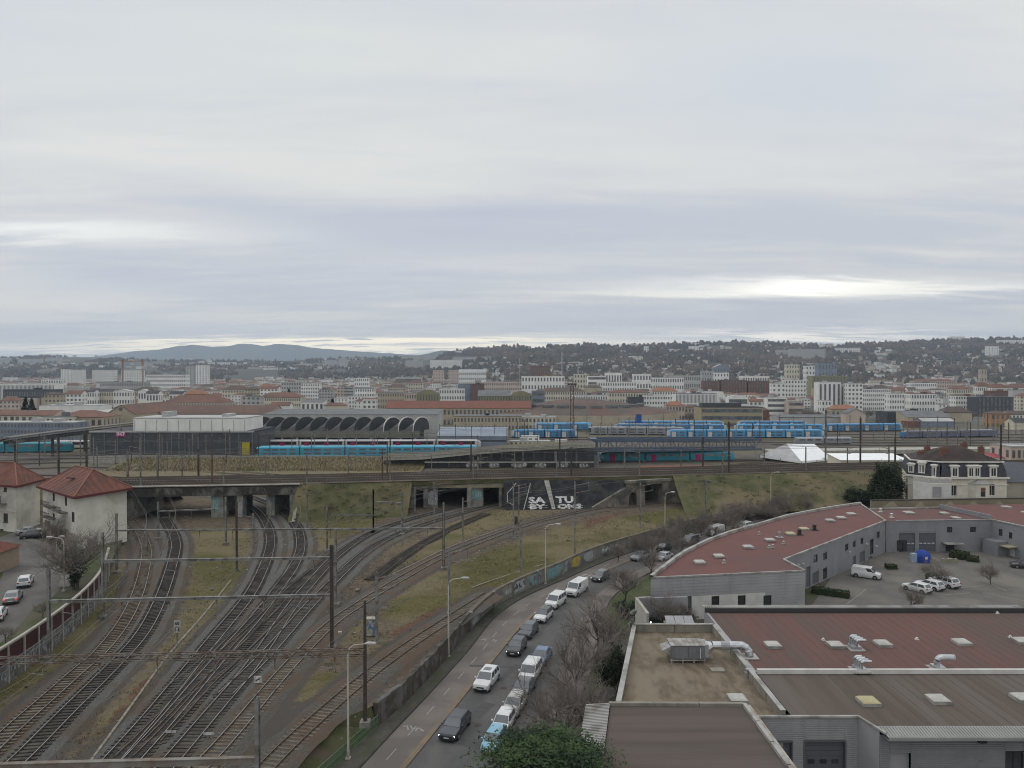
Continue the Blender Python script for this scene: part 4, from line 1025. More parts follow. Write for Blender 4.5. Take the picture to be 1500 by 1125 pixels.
def clad_wall(parent,W,u0,u1,v0,v1,pitch,mat,holes=(),name='cladding_panel',out=.05,limit=40):
    """lapped horizontal courses, each a board of its own"""
    k = max(1,round((v1-v0)/pitch));pitch = (v1-v0)/k
    for i in range(k):
        a,b = v0+i*pitch,v0+(i+1)*pitch;mb = MB()
        cuts = sorted([(max(h[0],u0),min(h[1],u1))for h in holes if h[2]<b- .02 and h[3]>a+ .02 and h[1]>u0 and h[0]<u1]);x = u0;segs = []
        for c,d in cuts:
            if c>x:segs.append((x,c))
            x = max(x,d)
        if x<u1:segs.append((x,u1))
        for s0,s1 in segs:
            if s1-s0< .05:continue
            mb = MB();p = [W.pt(s0,a,out),W.pt(s1,a,out),W.pt(s1,b,0.0),W.pt(s0,b,0.0)];q = [W.pt(s0,a,0),W.pt(s1,a,0)]
            mb.poly(p);mb.poly([p[0],p[1],q[1],q[0]]);part_at(mb,name,mat,parent)
def backing(parent,W,u0,u1,v0,v1,holes,mat,reveal=.2,name='wall',off=-.01):
    mb = MB();sheet_holes(mb,W,u0,u1,v0,v1,holes,off,reveal);return part_at(mb,name,mat,parent)
def skylight(parent,px,py,z,sz=1.5,mat=None,rz=0.0,lab=None,name='skylight'):
    p = G3(px,py,z);mb = MB();mb.box((p.x,p.y,z+ .14),(sz,sz, .28),rz);o = part_at(mb,name,m_cope,parent,label=lab)
    mb = MB();h = sz/2- .03;c_,s_ = math.cos(rz),math.sin(rz);R_ = lambda x,y,zz:(p.x+x*c_-y*s_,p.y+x*s_+y*c_,zz)
    mb.add([R_(-h,-h,z+ .29),R_(h,-h,z+ .29),R_(h,h,z+ .29),R_(-h,h,z+ .29)]+[R_(a*h* .75,b*h* .75,z+ .40)for a,b in((-1,-1),(1,-1),(1,1),(-1,1))],[(0,1,5,4),(1,2,6,5),(2,3,7,6),(3,0,4,7),(4,5,6,7)])
    part_at(mb,'dome',mat or m_sky1,o)
def roof_vent(parent,px,py,z,r=.16,h=.5,mat=None):
    p = G3(px,py,z);mb = MB();mb.box((p.x,p.y,z+ .03),(r*4,r*4, .05));mb.tube([(p.x,p.y,z),(p.x,p.y,z+h)],[r,r],8);mb.tube([(p.x,p.y,z+h),(p.x,p.y,z+h+ .05),(p.x,p.y,z+h+ .16)],[r*1.6,r*1.7,r* .5],8);part_at(mb,'roof_vent',mat or m_cope,parent)
def flat_box_building(t,poly,z0,z1,mwall,mroof,par=.0,pw=.25,mcope=None,walls=True):
    """walls, roof sheet and a coping round the edge"""
    if walls:mb = MB();n = len(poly);mb.add([(x,y,z0)for x,y in poly]+[(x,y,z1)for x,y in poly],[(i,(i+1)%n,n+(i+1)%n,n+i)for i in range(n)]);part_at(mb,'wall',mwall,t)
    mb = MB();mb.poly([(x,y,z1- .02)for x,y in poly]);part_at(mb,'roof',mroof,t)
    if par:
        n = len(poly)
        for i in range(n):
            a,b = poly[i],poly[(i+1)%n]
            mb = MB();mb.bar((a[0],a[1],z1+par/2),(b[0],b[1],z1+par/2),pw,par);part_at(mb,'coping',mcope or m_cope,t)

# curved building
ZR = 6.0
cb_ = thing('curved_workshop',G3(1100,800,0),'long curved grey workshop with flat red roof and rooflights beside the street','building')
outer = [(953,847),(962,839),(972,832),(987,820),(1004,809),(1036,793),(1068,781),(1111,769),(1153,756.5),(1207,746),(1260,738)]
inner = [(1297,763),(1260,777),(1148,820),(1179,836.5)]
poly = [G(x,y,ZR)for x,y in outer+inner]
mb = MB();mb.poly([(x,y,ZR- .05)for x,y in poly]);part_at(mb,'roof',m_rred,cb_)
po = [G3(x,y,ZR)for x,y in outer]
mb = MB()
for a,b in zip(po[:-1],po[1:]):mb.poly([(a.x,a.y,0),(b.x,b.y,0),(b.x,b.y,ZR),(a.x,a.y,ZR)])
part_at(mb,'curved_wall',m_clad2,cb_)
mb = MB();c_l = po
ribbon(mb,up(offset_line(c_l,-.15),ZR+ .42),up(offset_line(c_l, .35),ZR+ .42));ribbon(mb,up(offset_line(c_l,-.15),ZR- .3),up(offset_line(c_l,-.15),ZR+ .42));ribbon(mb,up(offset_line(c_l, .35),ZR- .04),up(offset_line(c_l, .35),ZR+ .42))
part_at(mb,'curved_coping',m_cope,cb_)
ip = [G3(x,y,ZR)for x,y in[(1260,738),(1297,763),(1260,777),(1148,820),(1179,836.5),(953,847)]]
for a,b in zip(ip[:-1],ip[1:]):mb = MB();mb.bar(a+Vector((0,0, .06)),b+Vector((0,0, .06)), .28, .2);part_at(mb,'coping',m_cope,cb_)
WF = wall_between(G(953,847,ZR),G(1179,836.5,ZR))
hs = [WF.rect(x0,y0,x1,y1)for x0,y0,x1,y1 in((1042,873,1053.5,891),(1080.5,872,1092,890),(1118,872,1130,889.5),(996,873,1013,900))]
w0 = WF.uv(953,872)[0];w1 = WF.uv(1118,873)[0];band = WF.uv(1050,871)[1]
backing(cb_,WF,0,WF.L,0,ZR- .05,hs,m_clad2)
clad_wall(cb_,WF,0,WF.L,band,ZR- .08, .42,m_clad2);clad_wall(cb_,WF,w1+ .3,WF.L,0,band, .42,m_clad2,[hs[2]])
mb = MB();sheet_holes(mb,WF,WF.uv(1000,872)[0],w1+ .28,0,band- .02,hs, .06, .3);part_at(mb,'white_render_band',m_white,cb_)
for h in hs[:3]:window(cb_,WF,h,m_trim,bars=(0,1))
mb = MB();WF.slab(mb,hs[3][0],hs[3][1],0,hs[3][3],-.25,-.18);part_at(mb,'door',m_door,cb_)
WI = wall_between(G(1148,820,ZR),G(1297,763,ZR))
hi_ = [WI.rect(*r)for r in((1191.5,813,1197.5,824),(1205.5,809.5,1211.5,820),(1237.5,797,1242.5,806.5),(1249,793,1253.5,801.5),(1260.5,788,1264.5,797),(1284,779,1288.5,788))]
hd_ = [WI.rect(*r)for r in((1181,830,1187,868),(1190,838,1199,862),(1205.5,832,1211.5,848),(1249,815,1253.5,832),(1259,808,1267,831),(1274,790,1279.5,812),(1272,815,1278,826))]
hd_ = [(a,b,0.1 if i in(0,1,4)else c,d)for i,(a,b,c,d)in enumerate(hd_)]
backing(cb_,WI,0,WI.L,0,ZR- .05,hi_+hd_,m_clad);clad_wall(cb_,WI,0,WI.L, .02,ZR- .08, .5,m_clad,hi_+hd_,out=.03)
for h in hi_:window(cb_,WI,h,m_trim,bars=(0,0))
for h in hd_:
    if h[2]< .2:mb = MB();WI.slab(mb,h[0],h[1], .05,h[3],-.2,-.14);part_at(mb,'door',m_door,cb_)
    else:window(cb_,WI,h,m_trim,bars=(0,1))
for px,py in((1168,827),(1175,826),(1243,808),(1269,797),(1283,800)):
    u,v = WI.uv(px,py);mb = MB();WI.slab(mb,u- .15,u+ .15,v- .1,v+ .12, .02, .3);part_at(mb,'wall_light',m_white,cb_)
an = math.atan2(po[6].y-po[3].y,po[6].x-po[3].x)
for i,(x,y)in enumerate(((1025,822),(1053,813),(1096,799.5),(1128,789.5),(1158,780),(1178,773),(1216,760.5),(1232,756.5),(1247,751))):skylight(cb_,x,y+3,ZR,1.55,m_sky2 if i in(4,5)else m_sky1)
for x,y in((1060.5,825),(1112,783),(1132,802),(1192,775),(1148,797),(1127,803)):roof_vent(cb_,x,y,ZR, .14, .4)
for x,y in((1141.6,787),(1171,783),(1193,776)):
    p = G3(x,y,ZR);mb = MB();mb.box((p.x,p.y,ZR+ .45),(.5, .5, .9));mb.box((p.x,p.y,ZR+ .04),(1.1,1.1, .06));part_at(mb,'roof_fan',m_trim if x>1150 else m_alu,cb_)

# the wings round the car park
bk_ = thing('rear_workshop',G3(1380,760,0),'grey workshop wing with two garage doors at the back of the car park','building')
pl = [G(x,y,ZR)for x,y in((1273,746.5),(1376,744.5),(1452,761.5),(1313,763),(1298,763.3))]
mb = MB();mb.poly([(x,y,ZR- .03)for x,y in pl]);part_at(mb,'roof',m_rred,bk_)
WB = wall_between(G(1313,763,ZR),G(1452,761.5,ZR));WB0 = wall_between(G(1298,763.2,ZR),G(1313,763,ZR))
gh = [WB.rect(1316.5,781,1340.5,818),WB.rect(1346,781,1370.5,818)];gh = [(a,b, .02,d)for a,b,c,d in gh]
wh = [WB.rect(1387,772,1395,780),WB.rect(1421,772,1429.5,779.5)];dh = WB.rect(1385,797,1398,820);dh = (dh[0],dh[1], .05,dh[3])
lw = [WB.rect(1314,800,1320.5,812),WB.rect(1322,800,1328,812)]
backing(bk_,WB,0,WB.L,0,ZR- .03,gh+wh+[dh],m_clad);clad_wall(bk_,WB,0,WB.L, .02,ZR- .05, .5,m_clad,gh+wh+[dh],out=.03);backing(bk_,WB0,0,WB0.L,0,ZR- .03,[],m_clad)
for h in gh:
    k = 6
    for i in range(k):a = h[2]+(h[3]-h[2])*i/k;mb = MB();WB.slab(mb,h[0],h[1],a+ .015,a+(h[3]-h[2])/k- .015,-.2,-.14);part_at(mb,'garage_door_panel',m_door,bk_)
    for i in range(4):u = h[0]+(h[1]-h[0])*(i+ .5)/4;mb = MB();WB.slab(mb,u- .28,u+ .28,1.5,1.72,-.13,-.10);part_at(mb,'door_pane',m_hl,bk_)
for h in wh:window(bk_,WB,h,m_trim)
mb = MB();WB.slab(mb,dh[0],dh[1], .05,dh[3],-.2,-.14);part_at(mb,'door',m_trim,bk_)
mb = MB();WB.slab(mb,dh[0]- .8,dh[1]+ .9,dh[3]+ .25,dh[3]+ .4, .0,1.7);part_at(mb,'canopy',m_cope,bk_)
for h in lw:mb = MB();WB.slab(mb,h[0],h[1], .3,2.3, .03, .12);part_at(mb,'glazed_door',m_glass,bk_)
for a,b,hh in(((1273,746.5),(1376,744.5), .3),((1313,763),(1452,761.5), .12),((1376,744.5),(1452,761.5), .9)):
    A_,B_ = G3(*a,ZR),G3(*b,ZR);mb = MB();mb.bar(A_+Vector((0,0,hh/2)),B_+Vector((0,0,hh/2)), .3,hh);part_at(mb,'coping',m_clad if hh> .5 else m_cope,bk_)
for x,y,s in((1331,752,1.8),(1383,753,1.5),(1400,760,1.5)):skylight(bk_,x,y,ZR,s)
for x,y in((1290,750),(1306,758)):roof_vent(bk_,x,y,ZR, .2, .7,m_white)
rt_ = thing('right_workshop',G3(1480,780,0),'grey workshop wing with red roof running off the right edge beside the car park','building')
pl = [G(x,y,ZR)for x,y in((1380,740),(1640,736),(1760,815),(1500,771.5),(1452,761))]
mb = MB();mb.poly([(x,y,ZR+ .02)for x,y in pl]);part_at(mb,'roof',m_rred,rt_)
WR = wall_between(G(1452,761.5,ZR),G(1700,815,ZR))
wh = [WR.rect(1463,775,1468.5,785),WR.rect(1478,780,1483,789)];dh = WR.rect(1479,802,1487,822);dh = (dh[0],dh[1], .05,dh[3])
backing(rt_,WR,0,WR.L,0,ZR,wh+[dh],m_clad);clad_wall(rt_,WR,0,WR.L, .02,ZR- .02, .5,m_clad,wh+[dh],out=.03)
for h in wh:window(rt_,WR,h,m_trim)
mb = MB();WR.slab(mb,dh[0],dh[1], .05,dh[3],-.2,-.14);part_at(mb,'door',m_white,rt_)
mb = MB();WR.slab(mb,dh[0]-1.8,dh[1]+ .5,dh[3]+ .2,dh[3]+ .38,0,2.0);part_at(mb,'canopy',M('yellow_canopy',(.36, .33, .22),(.3, .28, .19),1),rt_)
mb = MB();A_,B_ = G3(1452,761.5,ZR),G3(1700,815,ZR);mb.bar(A_+Vector((0,0, .1)),B_+Vector((0,0, .1)), .3, .2);part_at(mb,'coping',m_cope,rt_)
for x,y in((1474,744),(1504,752)):skylight(rt_,x,y,ZR,1.6)
mb = MB();u0 = WR.uv(1454,800)[0];WR.slab(mb,u0,u0+3.2,0,2.6, .05,2.4);part_at(mb,'entrance_annex',m_clad,rt_)
# tan wall behind with pale gables painted on
yw = thing('boundary_wall',AT(1380,745,164),'long tan rendered wall behind the red roofs, below the white villa','wall')
WY = wall_between((AT(1276,740,160).x,160),(AT(1600,740,164).x,164));zt = WY.uv(1380,731)[1]
mb = MB();WY.slab(mb,0,WY.L,0,zt- .15,-.4,0);part_at(mb,'wall_face',M('tan_render',(.27, .225, .155),(.22, .185, .13), .3,streak=.3),yw)
mb = MB();WY.slab(mb,0,WY.L,zt- .15,zt,-.5, .12);part_at(mb,'coping',m_kerbd,yw)
for x0,x1,x2 in((1291,1308,1316),(1338,1349,1355),(1378,1392,1402),(1412,1426,1438),(1450,1464,1476)):
    q = [WY.uv(x0,743),WY.uv(x1,734),WY.uv(x2,743)];mb = MB();mb.poly([WY.pt(u,v, .02)for u,v in q]);part_at(mb,'painted_gable',M('pale_gable_paint',(.38, .34, .23),(.33, .29, .2), .5),yw)

# big workshop at the front right (its edges run along the view direction)
Zb = 6.0;yF,yM,yN = DAT(898,Zb),DAT(985,Zb),DAT(1064,Zb);xL,xR = 23.0,60.3
bw = thing('front_workshop',(40,70,0),'large workshop with weathered red and brown felt roof filling the lower right corner','building')
mb = MB();mb.poly([(xL,yM,Zb),(xR,yM,Zb),(xR,yF,Zb),(xL,yF,Zb)]);part_at(mb,'red_roof',m_rred2,bw)
xs_ = 28.3;mb = MB();mb.poly([(xL,60.0,Zb- .12),(xs_,60.0,Zb- .12),(xs_+ .6,yN,Zb- .12),(xR,yN,Zb- .12),(xR,yM,Zb- .12),(xL,yM,Zb- .12)]);part_at(mb,'brown_roof',m_rbrn,bw)
for(x0_,x1_,y0_,y1_,zz_,nm_)in((xL,xR,yM,yF,Zb,'red_roof_seams'),(xs_+ .6,xR,yN,yM,Zb- .12,'brown_roof_seams')):
    mb = MB();k_ = int((x1_-x0_)/ .98)
    for i in range(k_):xq = x0_+ .5+i* .98;mb.bx(xq- .035,xq+ .035,y0_,y1_,zz_,zz_+ .014)
    part_at(mb,nm_,M('felt_lap',(.085, .06, .052),(.11, .085, .075), .5),bw,kind='stuff')
mb = MB();mb.bx(xL,xR,yM- .14,yM+ .14,Zb- .1,Zb+ .32);part_at(mb,'gutter',m_white,bw)
mb = MB();mb.add([(xL- .4,yF,Zb+ .05),(xR,yF,Zb+ .05),(xR,yF+ .15,Zb+ .55),(xL- .4,yF+ .15,Zb+ .55),(xL- .4,yF+1.4,Zb+ .35),(xR,yF+1.4,Zb+ .35)],[(0,1,2,3),(3,2,5,4)]);
part_at(mb,'rear_fascia',m_trim,bw)
mb = MB()
for i in range(150):x = xL- .4+(xR-xL+ .4)*i/150;mb.box((x+ .06,yF+ .78,Zb+ .50),(.10,1.3, .05))
mb.add([(xL- .4,yF+ .12,Zb+ .48),(xR,yF+ .12,Zb+ .48),(xR,yF+1.45,Zb+ .45),(xL- .4,yF+1.45,Zb+ .45)],[(0,1,2,3)])
part_at(mb,'ribbed_coping',m_cope,bw)
mb = MB();mb.bx(xR- .15,xR+ .2,yN,yF+1.4,Zb- .2,Zb+ .3);part_at(mb,'coping',m_cope,bw)
mb = MB();mb.bx(xL- .2,xL+ .02,yM,yF+1,0,Zb+ .02);mb.bx(xL,xR,yF+ .9,yF+1.3,0,Zb+ .3);mb.bx(xR- .1,xR+ .1,yN,yF,0,Zb- .2);part_at(mb,'wall',m_clad2,bw)
# front: corrugated recess with two garage doors, return, and the projecting part with its metal fascia
def corrugated(parent,W,u0,u1,v0,v1,holes,mat,pitch=.17,name='corrugated_wall'):
    us = sorted({u0,u1,*[h[k]for h in holes for k in(0,1)if u0<h[k]<u1]});mb = MB()
    for a,b in zip(us[:-1],us[1:]):
        zr = [(v0,v1)];c = (a+b)/2
        for h in holes:
            if h[0]<c<h[1]:zr = [(p,q)for s,e in zr for p,q in((s,min(e,h[2])),(max(s,h[3]),e))if q-p> .02]
        for s,e in zr:
            n = max(1,int((e-s)/pitch));st = (e-s)/n
            for i in range(n):
                z = s+i*st;ring = [(z, .0),(z+st* .15, .06),(z+st* .5, .06),(z+st* .65,0),(z+st,0)]
                for(za,oa),(zb_,ob)in zip(ring[:-1],ring[1:]):mb.poly([W.pt(a,za,oa),W.pt(b,za,oa),W.pt(b,zb_,ob),W.pt(a,zb_,ob)])
    return part_at(mb,name,mat,parent)
W1 = wall_between((15.0,60.0),(xs_,60.0));g1 = W1.rect(1179,1086,1237,1125);g2 = W1.rect(1133,1087,1159,1125);g1 = (g1[0],g1[1],0.05,g1[3]);g2 = (g2[0],g2[1], .05,g2[3])
corrugated(bw,W1,0,W1.L,0,Zb- .1,[g1,g2],m_clad2)
for h in(g1,g2):
    for i in range(9):a = h[2]+(h[3]-h[2])*i/9;mb = MB();W1.slab(mb,h[0],h[1],a+ .01,a+(h[3]-h[2])/9- .01,-.25,-.2);part_at(mb,'garage_door_panel',m_door,bw)
    mb = MB();W1.slab(mb,h[0]- .12,h[0],0,h[3]+ .12,-.2, .1);W1.slab(mb,h[1],h[1]+ .12,0,h[3]+ .12,-.2, .1);W1.slab(mb,h[0],h[1],h[3],h[3]+ .12,-.2, .1);part_at(mb,'door_frame',m_door,bw)
    for i in range(3):u = h[0]+(h[1]-h[0])*(i+ .6)/3.3;mb = MB();W1.slab(mb,u- .28,u+ .28,2.0,2.35,-.19,-.16);part_at(mb,'door_pane',m_glass,bw)
mb = MB();mb.bx(15,xs_+ .1,59.85,60.1,Zb- .12,Zb+ .05);part_at(mb,'coping',m_cope,bw)
W2 = wall_between((xs_,60.0),(xs_+ .75,57.9));mb = MB();sheet_holes(mb,W2,0,W2.L,0,Zb- .1,[]);part_at(mb,'return_wall',m_clad2,bw)
mb = MB();mb.bar((xs_,60.0,Zb),(xs_+ .95,57.3,Zb- .1), .22, .16);part_at(mb,'coping',m_cope,bw)
W3_ = wall_between((xs_+ .75,57.9),(xR,57.9));dh = W3_.rect(1303,1103,1334,1125);dh = (dh[0],dh[1], .05,dh[3]);wh = W3_.rect(1472,1100,1499,1140)
corrugated(bw,W3_,0,W3_.L,0,Zb- .5,[dh,wh],m_clad)
mb = MB();W3_.slab(mb,dh[0],dh[1], .05,dh[3],-.3,-.25);part_at(mb,'door',m_clad2,bw);window(bw,W3_,wh,m_trim,bars=(1,0))
mb = MB();mb.add([(xs_+ .7,yN+ .05,Zb+ .0),(xR,yN+ .05,Zb+ .0),(xR,56.9,Zb- .28),(xs_+1.0,56.9,Zb- .28),(xs_+1.0,56.9,Zb- .5),(xR,56.9,Zb- .5),(xs_+ .9,57.9,Zb- .5),(xR,57.9,Zb- .5)],[(0,1,2,3),(3,2,5,4),(4,5,7,6)])
for i in range(130):x = xs_+1.0+(xR-xs_-1)*i/130;mb.bar((x,yN,Zb+ .03),(x,56.92,Zb- .25), .10, .05)
part_at(mb,'ribbed_fascia',m_fas,bw)
u,v = W3_.uv(1437,1082);mb = MB();W3_.slab(mb,u- .3,u+ .3,v- .25,v+ .1,0, .3);part_at(mb,'air_outlet',m_trim,bw)
for i,(x,y)in enumerate(((1132,943),(1224,943),(1293,941),(1409,939),(1497,937))):skylight(bw,x,y+4,Zb,1.5)
for i,(x,y)in enumerate(((1272,1026),(1374,1023),(1499,1021))):skylight(bw,x,y+4,Zb- .12,1.55,m_sky2 if i==0 else m_sky1,lab='yellowed rooflight on the brown roof' if i==0 else None)
for x,y in((1206,938),(1343,937),(1480,934),(1461,899)):roof_vent(bw,x,y,Zb, .09, .12,m_white)
def elbow(parent,x,y,z,r,h,reach,yaw=0.0,name='exhaust_elbow',segs=7,seg2=.6):
    pts = [Vector((x,y,z)),Vector((x,y,z+h))];R_ = r*1.7
    for k in range(1,segs+1):a = math.pi/2*k/segs*1.05;pts.append(Vector((x+R_*(1-math.cos(a))*math.cos(yaw),y+R_*(1-math.cos(a))*math.sin(yaw),z+h+R_*math.sin(a))))
    e = pts[-1]+Vector((math.cos(yaw)*seg2,math.sin(yaw)*seg2,-.04*seg2));pts.append(e)
    mb = MB();mb.tube(pts,r,10,caps=False);mb.tube([e-Vector((math.cos(yaw)* .04,math.sin(yaw)* .04,0)),e+Vector((math.cos(yaw)* .03,math.sin(yaw)* .03,0))],[r*1.12,r*1.12],10,caps=False)
    mb.tube([pts[1]-Vector((0,0, .03)),pts[1]+Vector((0,0, .03))],[r*1.1,r*1.1],10)
    o = part_at(mb,name,m_alu,parent);return o
for lab,(px,py),kind in(('exhaust unit with four bent silver pipes, farther one of the pair on the red roof',(1252,950),4),('exhaust unit with four bent silver pipes beside the white gutter',(1259,982),4),('single fat silver exhaust elbow on the red roof near the gutter',(1374,980),1)):
    p = G3(px,py,Zb);t = thing('roof_exhaust',p,lab,'exhaust duct','silver exhausts on the red roof')
    mb = MB();mb.box((p.x,p.y,Zb+ .04),(1.55,1.7, .08));part_at(mb,'flange',m_cope,t);mb = MB();mb.box((p.x,p.y,Zb+ .2),(.95,1.15, .28));part_at(mb,'base',m_alu,t)
    if kind==4:
        for i in range(4):elbow(t,p.x- .25+ .08*i,p.y+ .42- .28*i,Zb+ .3, .14, .62- .05*i, .3,yaw=0.05,seg2=.35+ .1*i)
    else:elbow(t,p.x- .1,p.y,Zb+ .3, .28, .35, .8,0.05,seg2=1.1)

# gravel roofed block with the air handling unit
Zg,Zp = 5.6,6.4
gb = thing('gravel_roof_block',(16,70,0),'low block with mossy gravel roof and concrete parapets carrying the air handling unit','building')
pg = [(xL- .75,60.1),(xL- .75,81.0),(13.5,81.0),(8.9,61.8),(8.6,60.3)]
mb = MB();n = 5;mb.poly([(x,y,Zg)for x,y in pg]);part_at(mb,'gravel_roof',m_grav,gb)
mb = MB()
for i in range(n):a,b = pg[i],pg[(i+1)%n];mb.poly([(a[0],a[1],0),(b[0],b[1],0),(b[0],b[1],Zg+ .1),(a[0],a[1],Zg+ .1)])
part_at(mb,'wall',m_clad2,gb)
def parapet(parent,a,b,wd=.35,z0=Zg- .1,z1=Zp,mat=None,name='parapet'):
    mb = MB();L = math.hypot(b[0]-a[0],b[1]-a[1]);k = max(1,int(L/3.2))
    for i in range(k):
        t0,t1 = i/k+ .004,(i+1)/k- .004;p = (a[0]+(b[0]-a[0])*t0,a[1]+(b[1]-a[1])*t0,(z0+z1)/2);q = (a[0]+(b[0]-a[0])*t1,a[1]+(b[1]-a[1])*t1,(z0+z1)/2)
        mb.bar(p,q,wd,z1-z0)
    part_at(mb,name,mat or m_para,parent)
parapet(gb,pg[0],pg[1], .42);parapet(gb,pg[1],pg[2], .3);parapet(gb,pg[2],pg[4], .3,z1=Zp- .1)
for a,b,zz in((pg[0],pg[1],Zp),(pg[1],pg[2],Zp),(pg[2],pg[4],Zp- .1)):mb = MB();mb.bar((a[0],a[1],zz+ .03),(b[0],b[1],zz+ .03), .46, .05);part_at(mb,'coping',m_cope,gb)
skylight(gb,1080,1026,Zg,1.5,m_sky1);
p = G3(1051,982,Zg);mb = MB();mb.box((p.x,p.y,Zg+ .05),(1.3, .9, .1));part_at(mb,'slab',m_para,gb)
p = G3(1094,993,Zg);mb = MB();mb.tube([(p.x,p.y,Zg),(p.x,p.y,Zg+ .55)], .22,8);mb.box((p.x+ .15,p.y,Zg+ .7),(.5, .35, .35), .3);part_at(mb,'roof_fan',m_alu,gb)
# ahu
f = G3(1008,972,Zg);ah = thing('air_handling_unit',(f.x,f.y,Zg),'grey box shaped air handling unit standing on the gravel roof','ventilation unit')
m_ahu = M('grey_sheet_unit',(.17, .175, .185),(.145, .15, .16), .8,rough=.5,streak=.3);m_ahut = M('unit_top_sheet',(.30, .29, .275),(.19, .165, .14),1.2,rough=.5,c3=(.35, .35, .35),s3=.8)
mb = MB();mb.bx(-1.65,1.65,0,1.9, .45,1.75);mb.build('casing',m_ahu,ah)
for i in range(4):mb = MB();mb.bx(-1.62+ .82*i+ .02,-1.62+ .82*(i+1)- .04,-.03,0, .5,1.7);mb.build('side_panel',m_ahu,ah)
for i in range(7):mb = MB();mb.bx(-1.7+ .486*i,-1.7+ .486*(i+1)- .03,-.08,1.98,1.75,1.80);mb.build('top_panel',m_ahut,ah)
mb = MB()
for y in(0.05,1.85):mb.bx(-1.75,1.75,y- .05,y+ .05, .25, .37)
for x in(-1.6,-.5, .6,1.6):
    mb.bx(x- .05,x+ .05, .02, .1,0, .45);mb.bx(x- .05,x+ .05,1.8,1.88,0, .45)
mb.build('support_frame',m_cope,ah)
mb = MB();mb.add([(-1.65, .2,1.6),(-1.65,1.7,1.6),(-2.5,1.8,1.25),(-2.5, .1,1.25),(-1.65, .2, .7),(-1.65,1.7, .7)],[(0,1,2,3),(3,2,5,4),(0,3,4),(1,5,2)]);mb.build('intake_hood',m_ahut,ah)
mb = MB();mb.bx(1.65,2.05, .1,1.8, .55,1.78);mb.build('outlet_box',m_clad2,ah)
mb = MB();mb.tube([(1.2,-.09, .5),(1.2,-.09,1.5)], .04,6);mb.build('pipe',m_white,ah)
du = thing('air_duct',(f.x+2.05,f.y+ .95,Zg),'shiny round duct bending from the grey ventilation unit over the parapet to the red roof','duct')
mb = MB();mb.tube([(0,0,1.25),(.55,0,1.45)],[.72, .40],12);mb.build('transition',m_alu,du)
for i in range(3):mb = MB();mb.tube([(.55+ .85*i,0,1.45),(.55+ .85*(i+1)- .01,0,1.45)],[.40, .40]if i!=1 else[.415, .415],14);mb.build('duct_section',m_alu if i!=1 else m_clad2,du,smooth=False)
pts = [(3.1,0,1.45),(3.55,-.05,1.42),(3.9,-.18,1.25),(4.1,-.3, .98),(4.15,-.38, .55)]
mb = MB();mb.tube(pts, .40,14);mb.build('duct_bend',m_alu,du)
mb = MB();mb.box((4.15,-.4, .47),(1.5,1.5, .1));mb.build('flange',m_cope,du)

# brown roofed block in front, at the bottom edge
Zd = 7.0;fb = thing('front_block',(13,52,0),'block with flat brown roof and pale ribbed metal edge at the bottom of the photo','building')
pd_ = [(5.0,44.0),(19.15,44.0),(19.0,60.0),(8.05,60.0)]
mb = MB();mb.poly([(x,y,Zd- .15)for x,y in pd_]);part_at(mb,'roof',m_rbrn2,fb)
parapet(fb,pd_[1],pd_[2], .3,Zd- .3,Zd+ .12,m_cope);parapet(fb,pd_[2],(7.9,60.1), .35,Zd- .3,Zd+ .1,m_para)
mb = MB();mb.bar((19.55,44,Zd- .2),(19.4,60.2,Zd- .2), .3, .12);part_at(mb,'gutter',M('gutter_rust',(.28, .2, .16),(.4, .39, .37),1.2),fb)
mb = MB();mb.add([(5.0,44,Zd),(8.05,60.2,Zd),(6.1,60.5,Zd- .25),(3.2,44,Zd- .25)],[(0,1,2,3)])
part_at(mb,'metal_edge',m_cope,fb);mb = MB()
for i in range(64):t = i/64;a = Vector((5.0,44,Zd)).lerp(Vector((8.05,60.2,Zd)),t);b = Vector((3.2,44,Zd- .25)).lerp(Vector((6.1,60.5,Zd- .25)),t);mb.bar(a+Vector((0,0, .03)),b+Vector((0,0, .03)), .09, .06)
part_at(mb,'seam',m_cope,fb,kind='stuff')
mb = MB();wq = [(3.3,44),(19.3,44),(19.2,60.2),(6.2,60.4)]
for i in range(4):a,b = wq[i],wq[(i+1)%4];mb.poly([(a[0],a[1],0),(b[0],b[1],0),(b[0],b[1],Zd- .3),(a[0],a[1],Zd- .3)])
part_at(mb,'wall',m_clad2,fb)
# white courtyard wall and cowl beyond the gravel roof
cw = thing('courtyard_wall',G3(932,920,0),'white rendered courtyard wall at the left end of the curved workshop','wall')
q = [G(932,876,4.2),G(944,880,4.2),G(944.5,912,4.2)]
mb = MB();A_ = G(932,876,4.2);B_ = G(953,875,4.2);C_ = (A_[0]+ .6,A_[1]-9)
mb.bar((A_[0],A_[1],2.1),(A_[0]+ .35,A_[1]-6.5,2.1), .3,4.2);part_at(mb,'side_wall',M('white_render',(.46, .45, .40),(.38, .37, .33), .6,streak=.3),cw)
mb = MB();mb.bar((A_[0],A_[1],2.1),(B_[0]+5,B_[1]+ .3,2.1), .3,4.2);part_at(mb,'back_wall',m_clad2,cw)
mb = MB();mb.bar((A_[0],A_[1],4.24),(B_[0],B_[1],4.24), .4, .08);mb.bar((A_[0],A_[1],4.24),(A_[0]+ .35,A_[1]-6.5,4.24), .4, .08);part_at(mb,'coping',m_cream,cw)
e = G3(946.5,900,2.6);lamp = thing('wall_lamp',(A_[0]+ .9,A_[1]-5.5,2.8),'small lit lamp glowing beside the white courtyard wall','lamp')
mb = MB();mb.tube([(0,0,-.1),(0,0,0),(0,0, .1)],[.05, .1, .05],8);mb.build('bulb',M('lit_bulb',(.9, .85, .85),None,1,emit=(1, .85, .85,6)),lamp)
mb = MB();mb.tube([(-.5,0, .2),(0,0, .14)], .03,5);mb.build('bracket',m_trim,lamp)
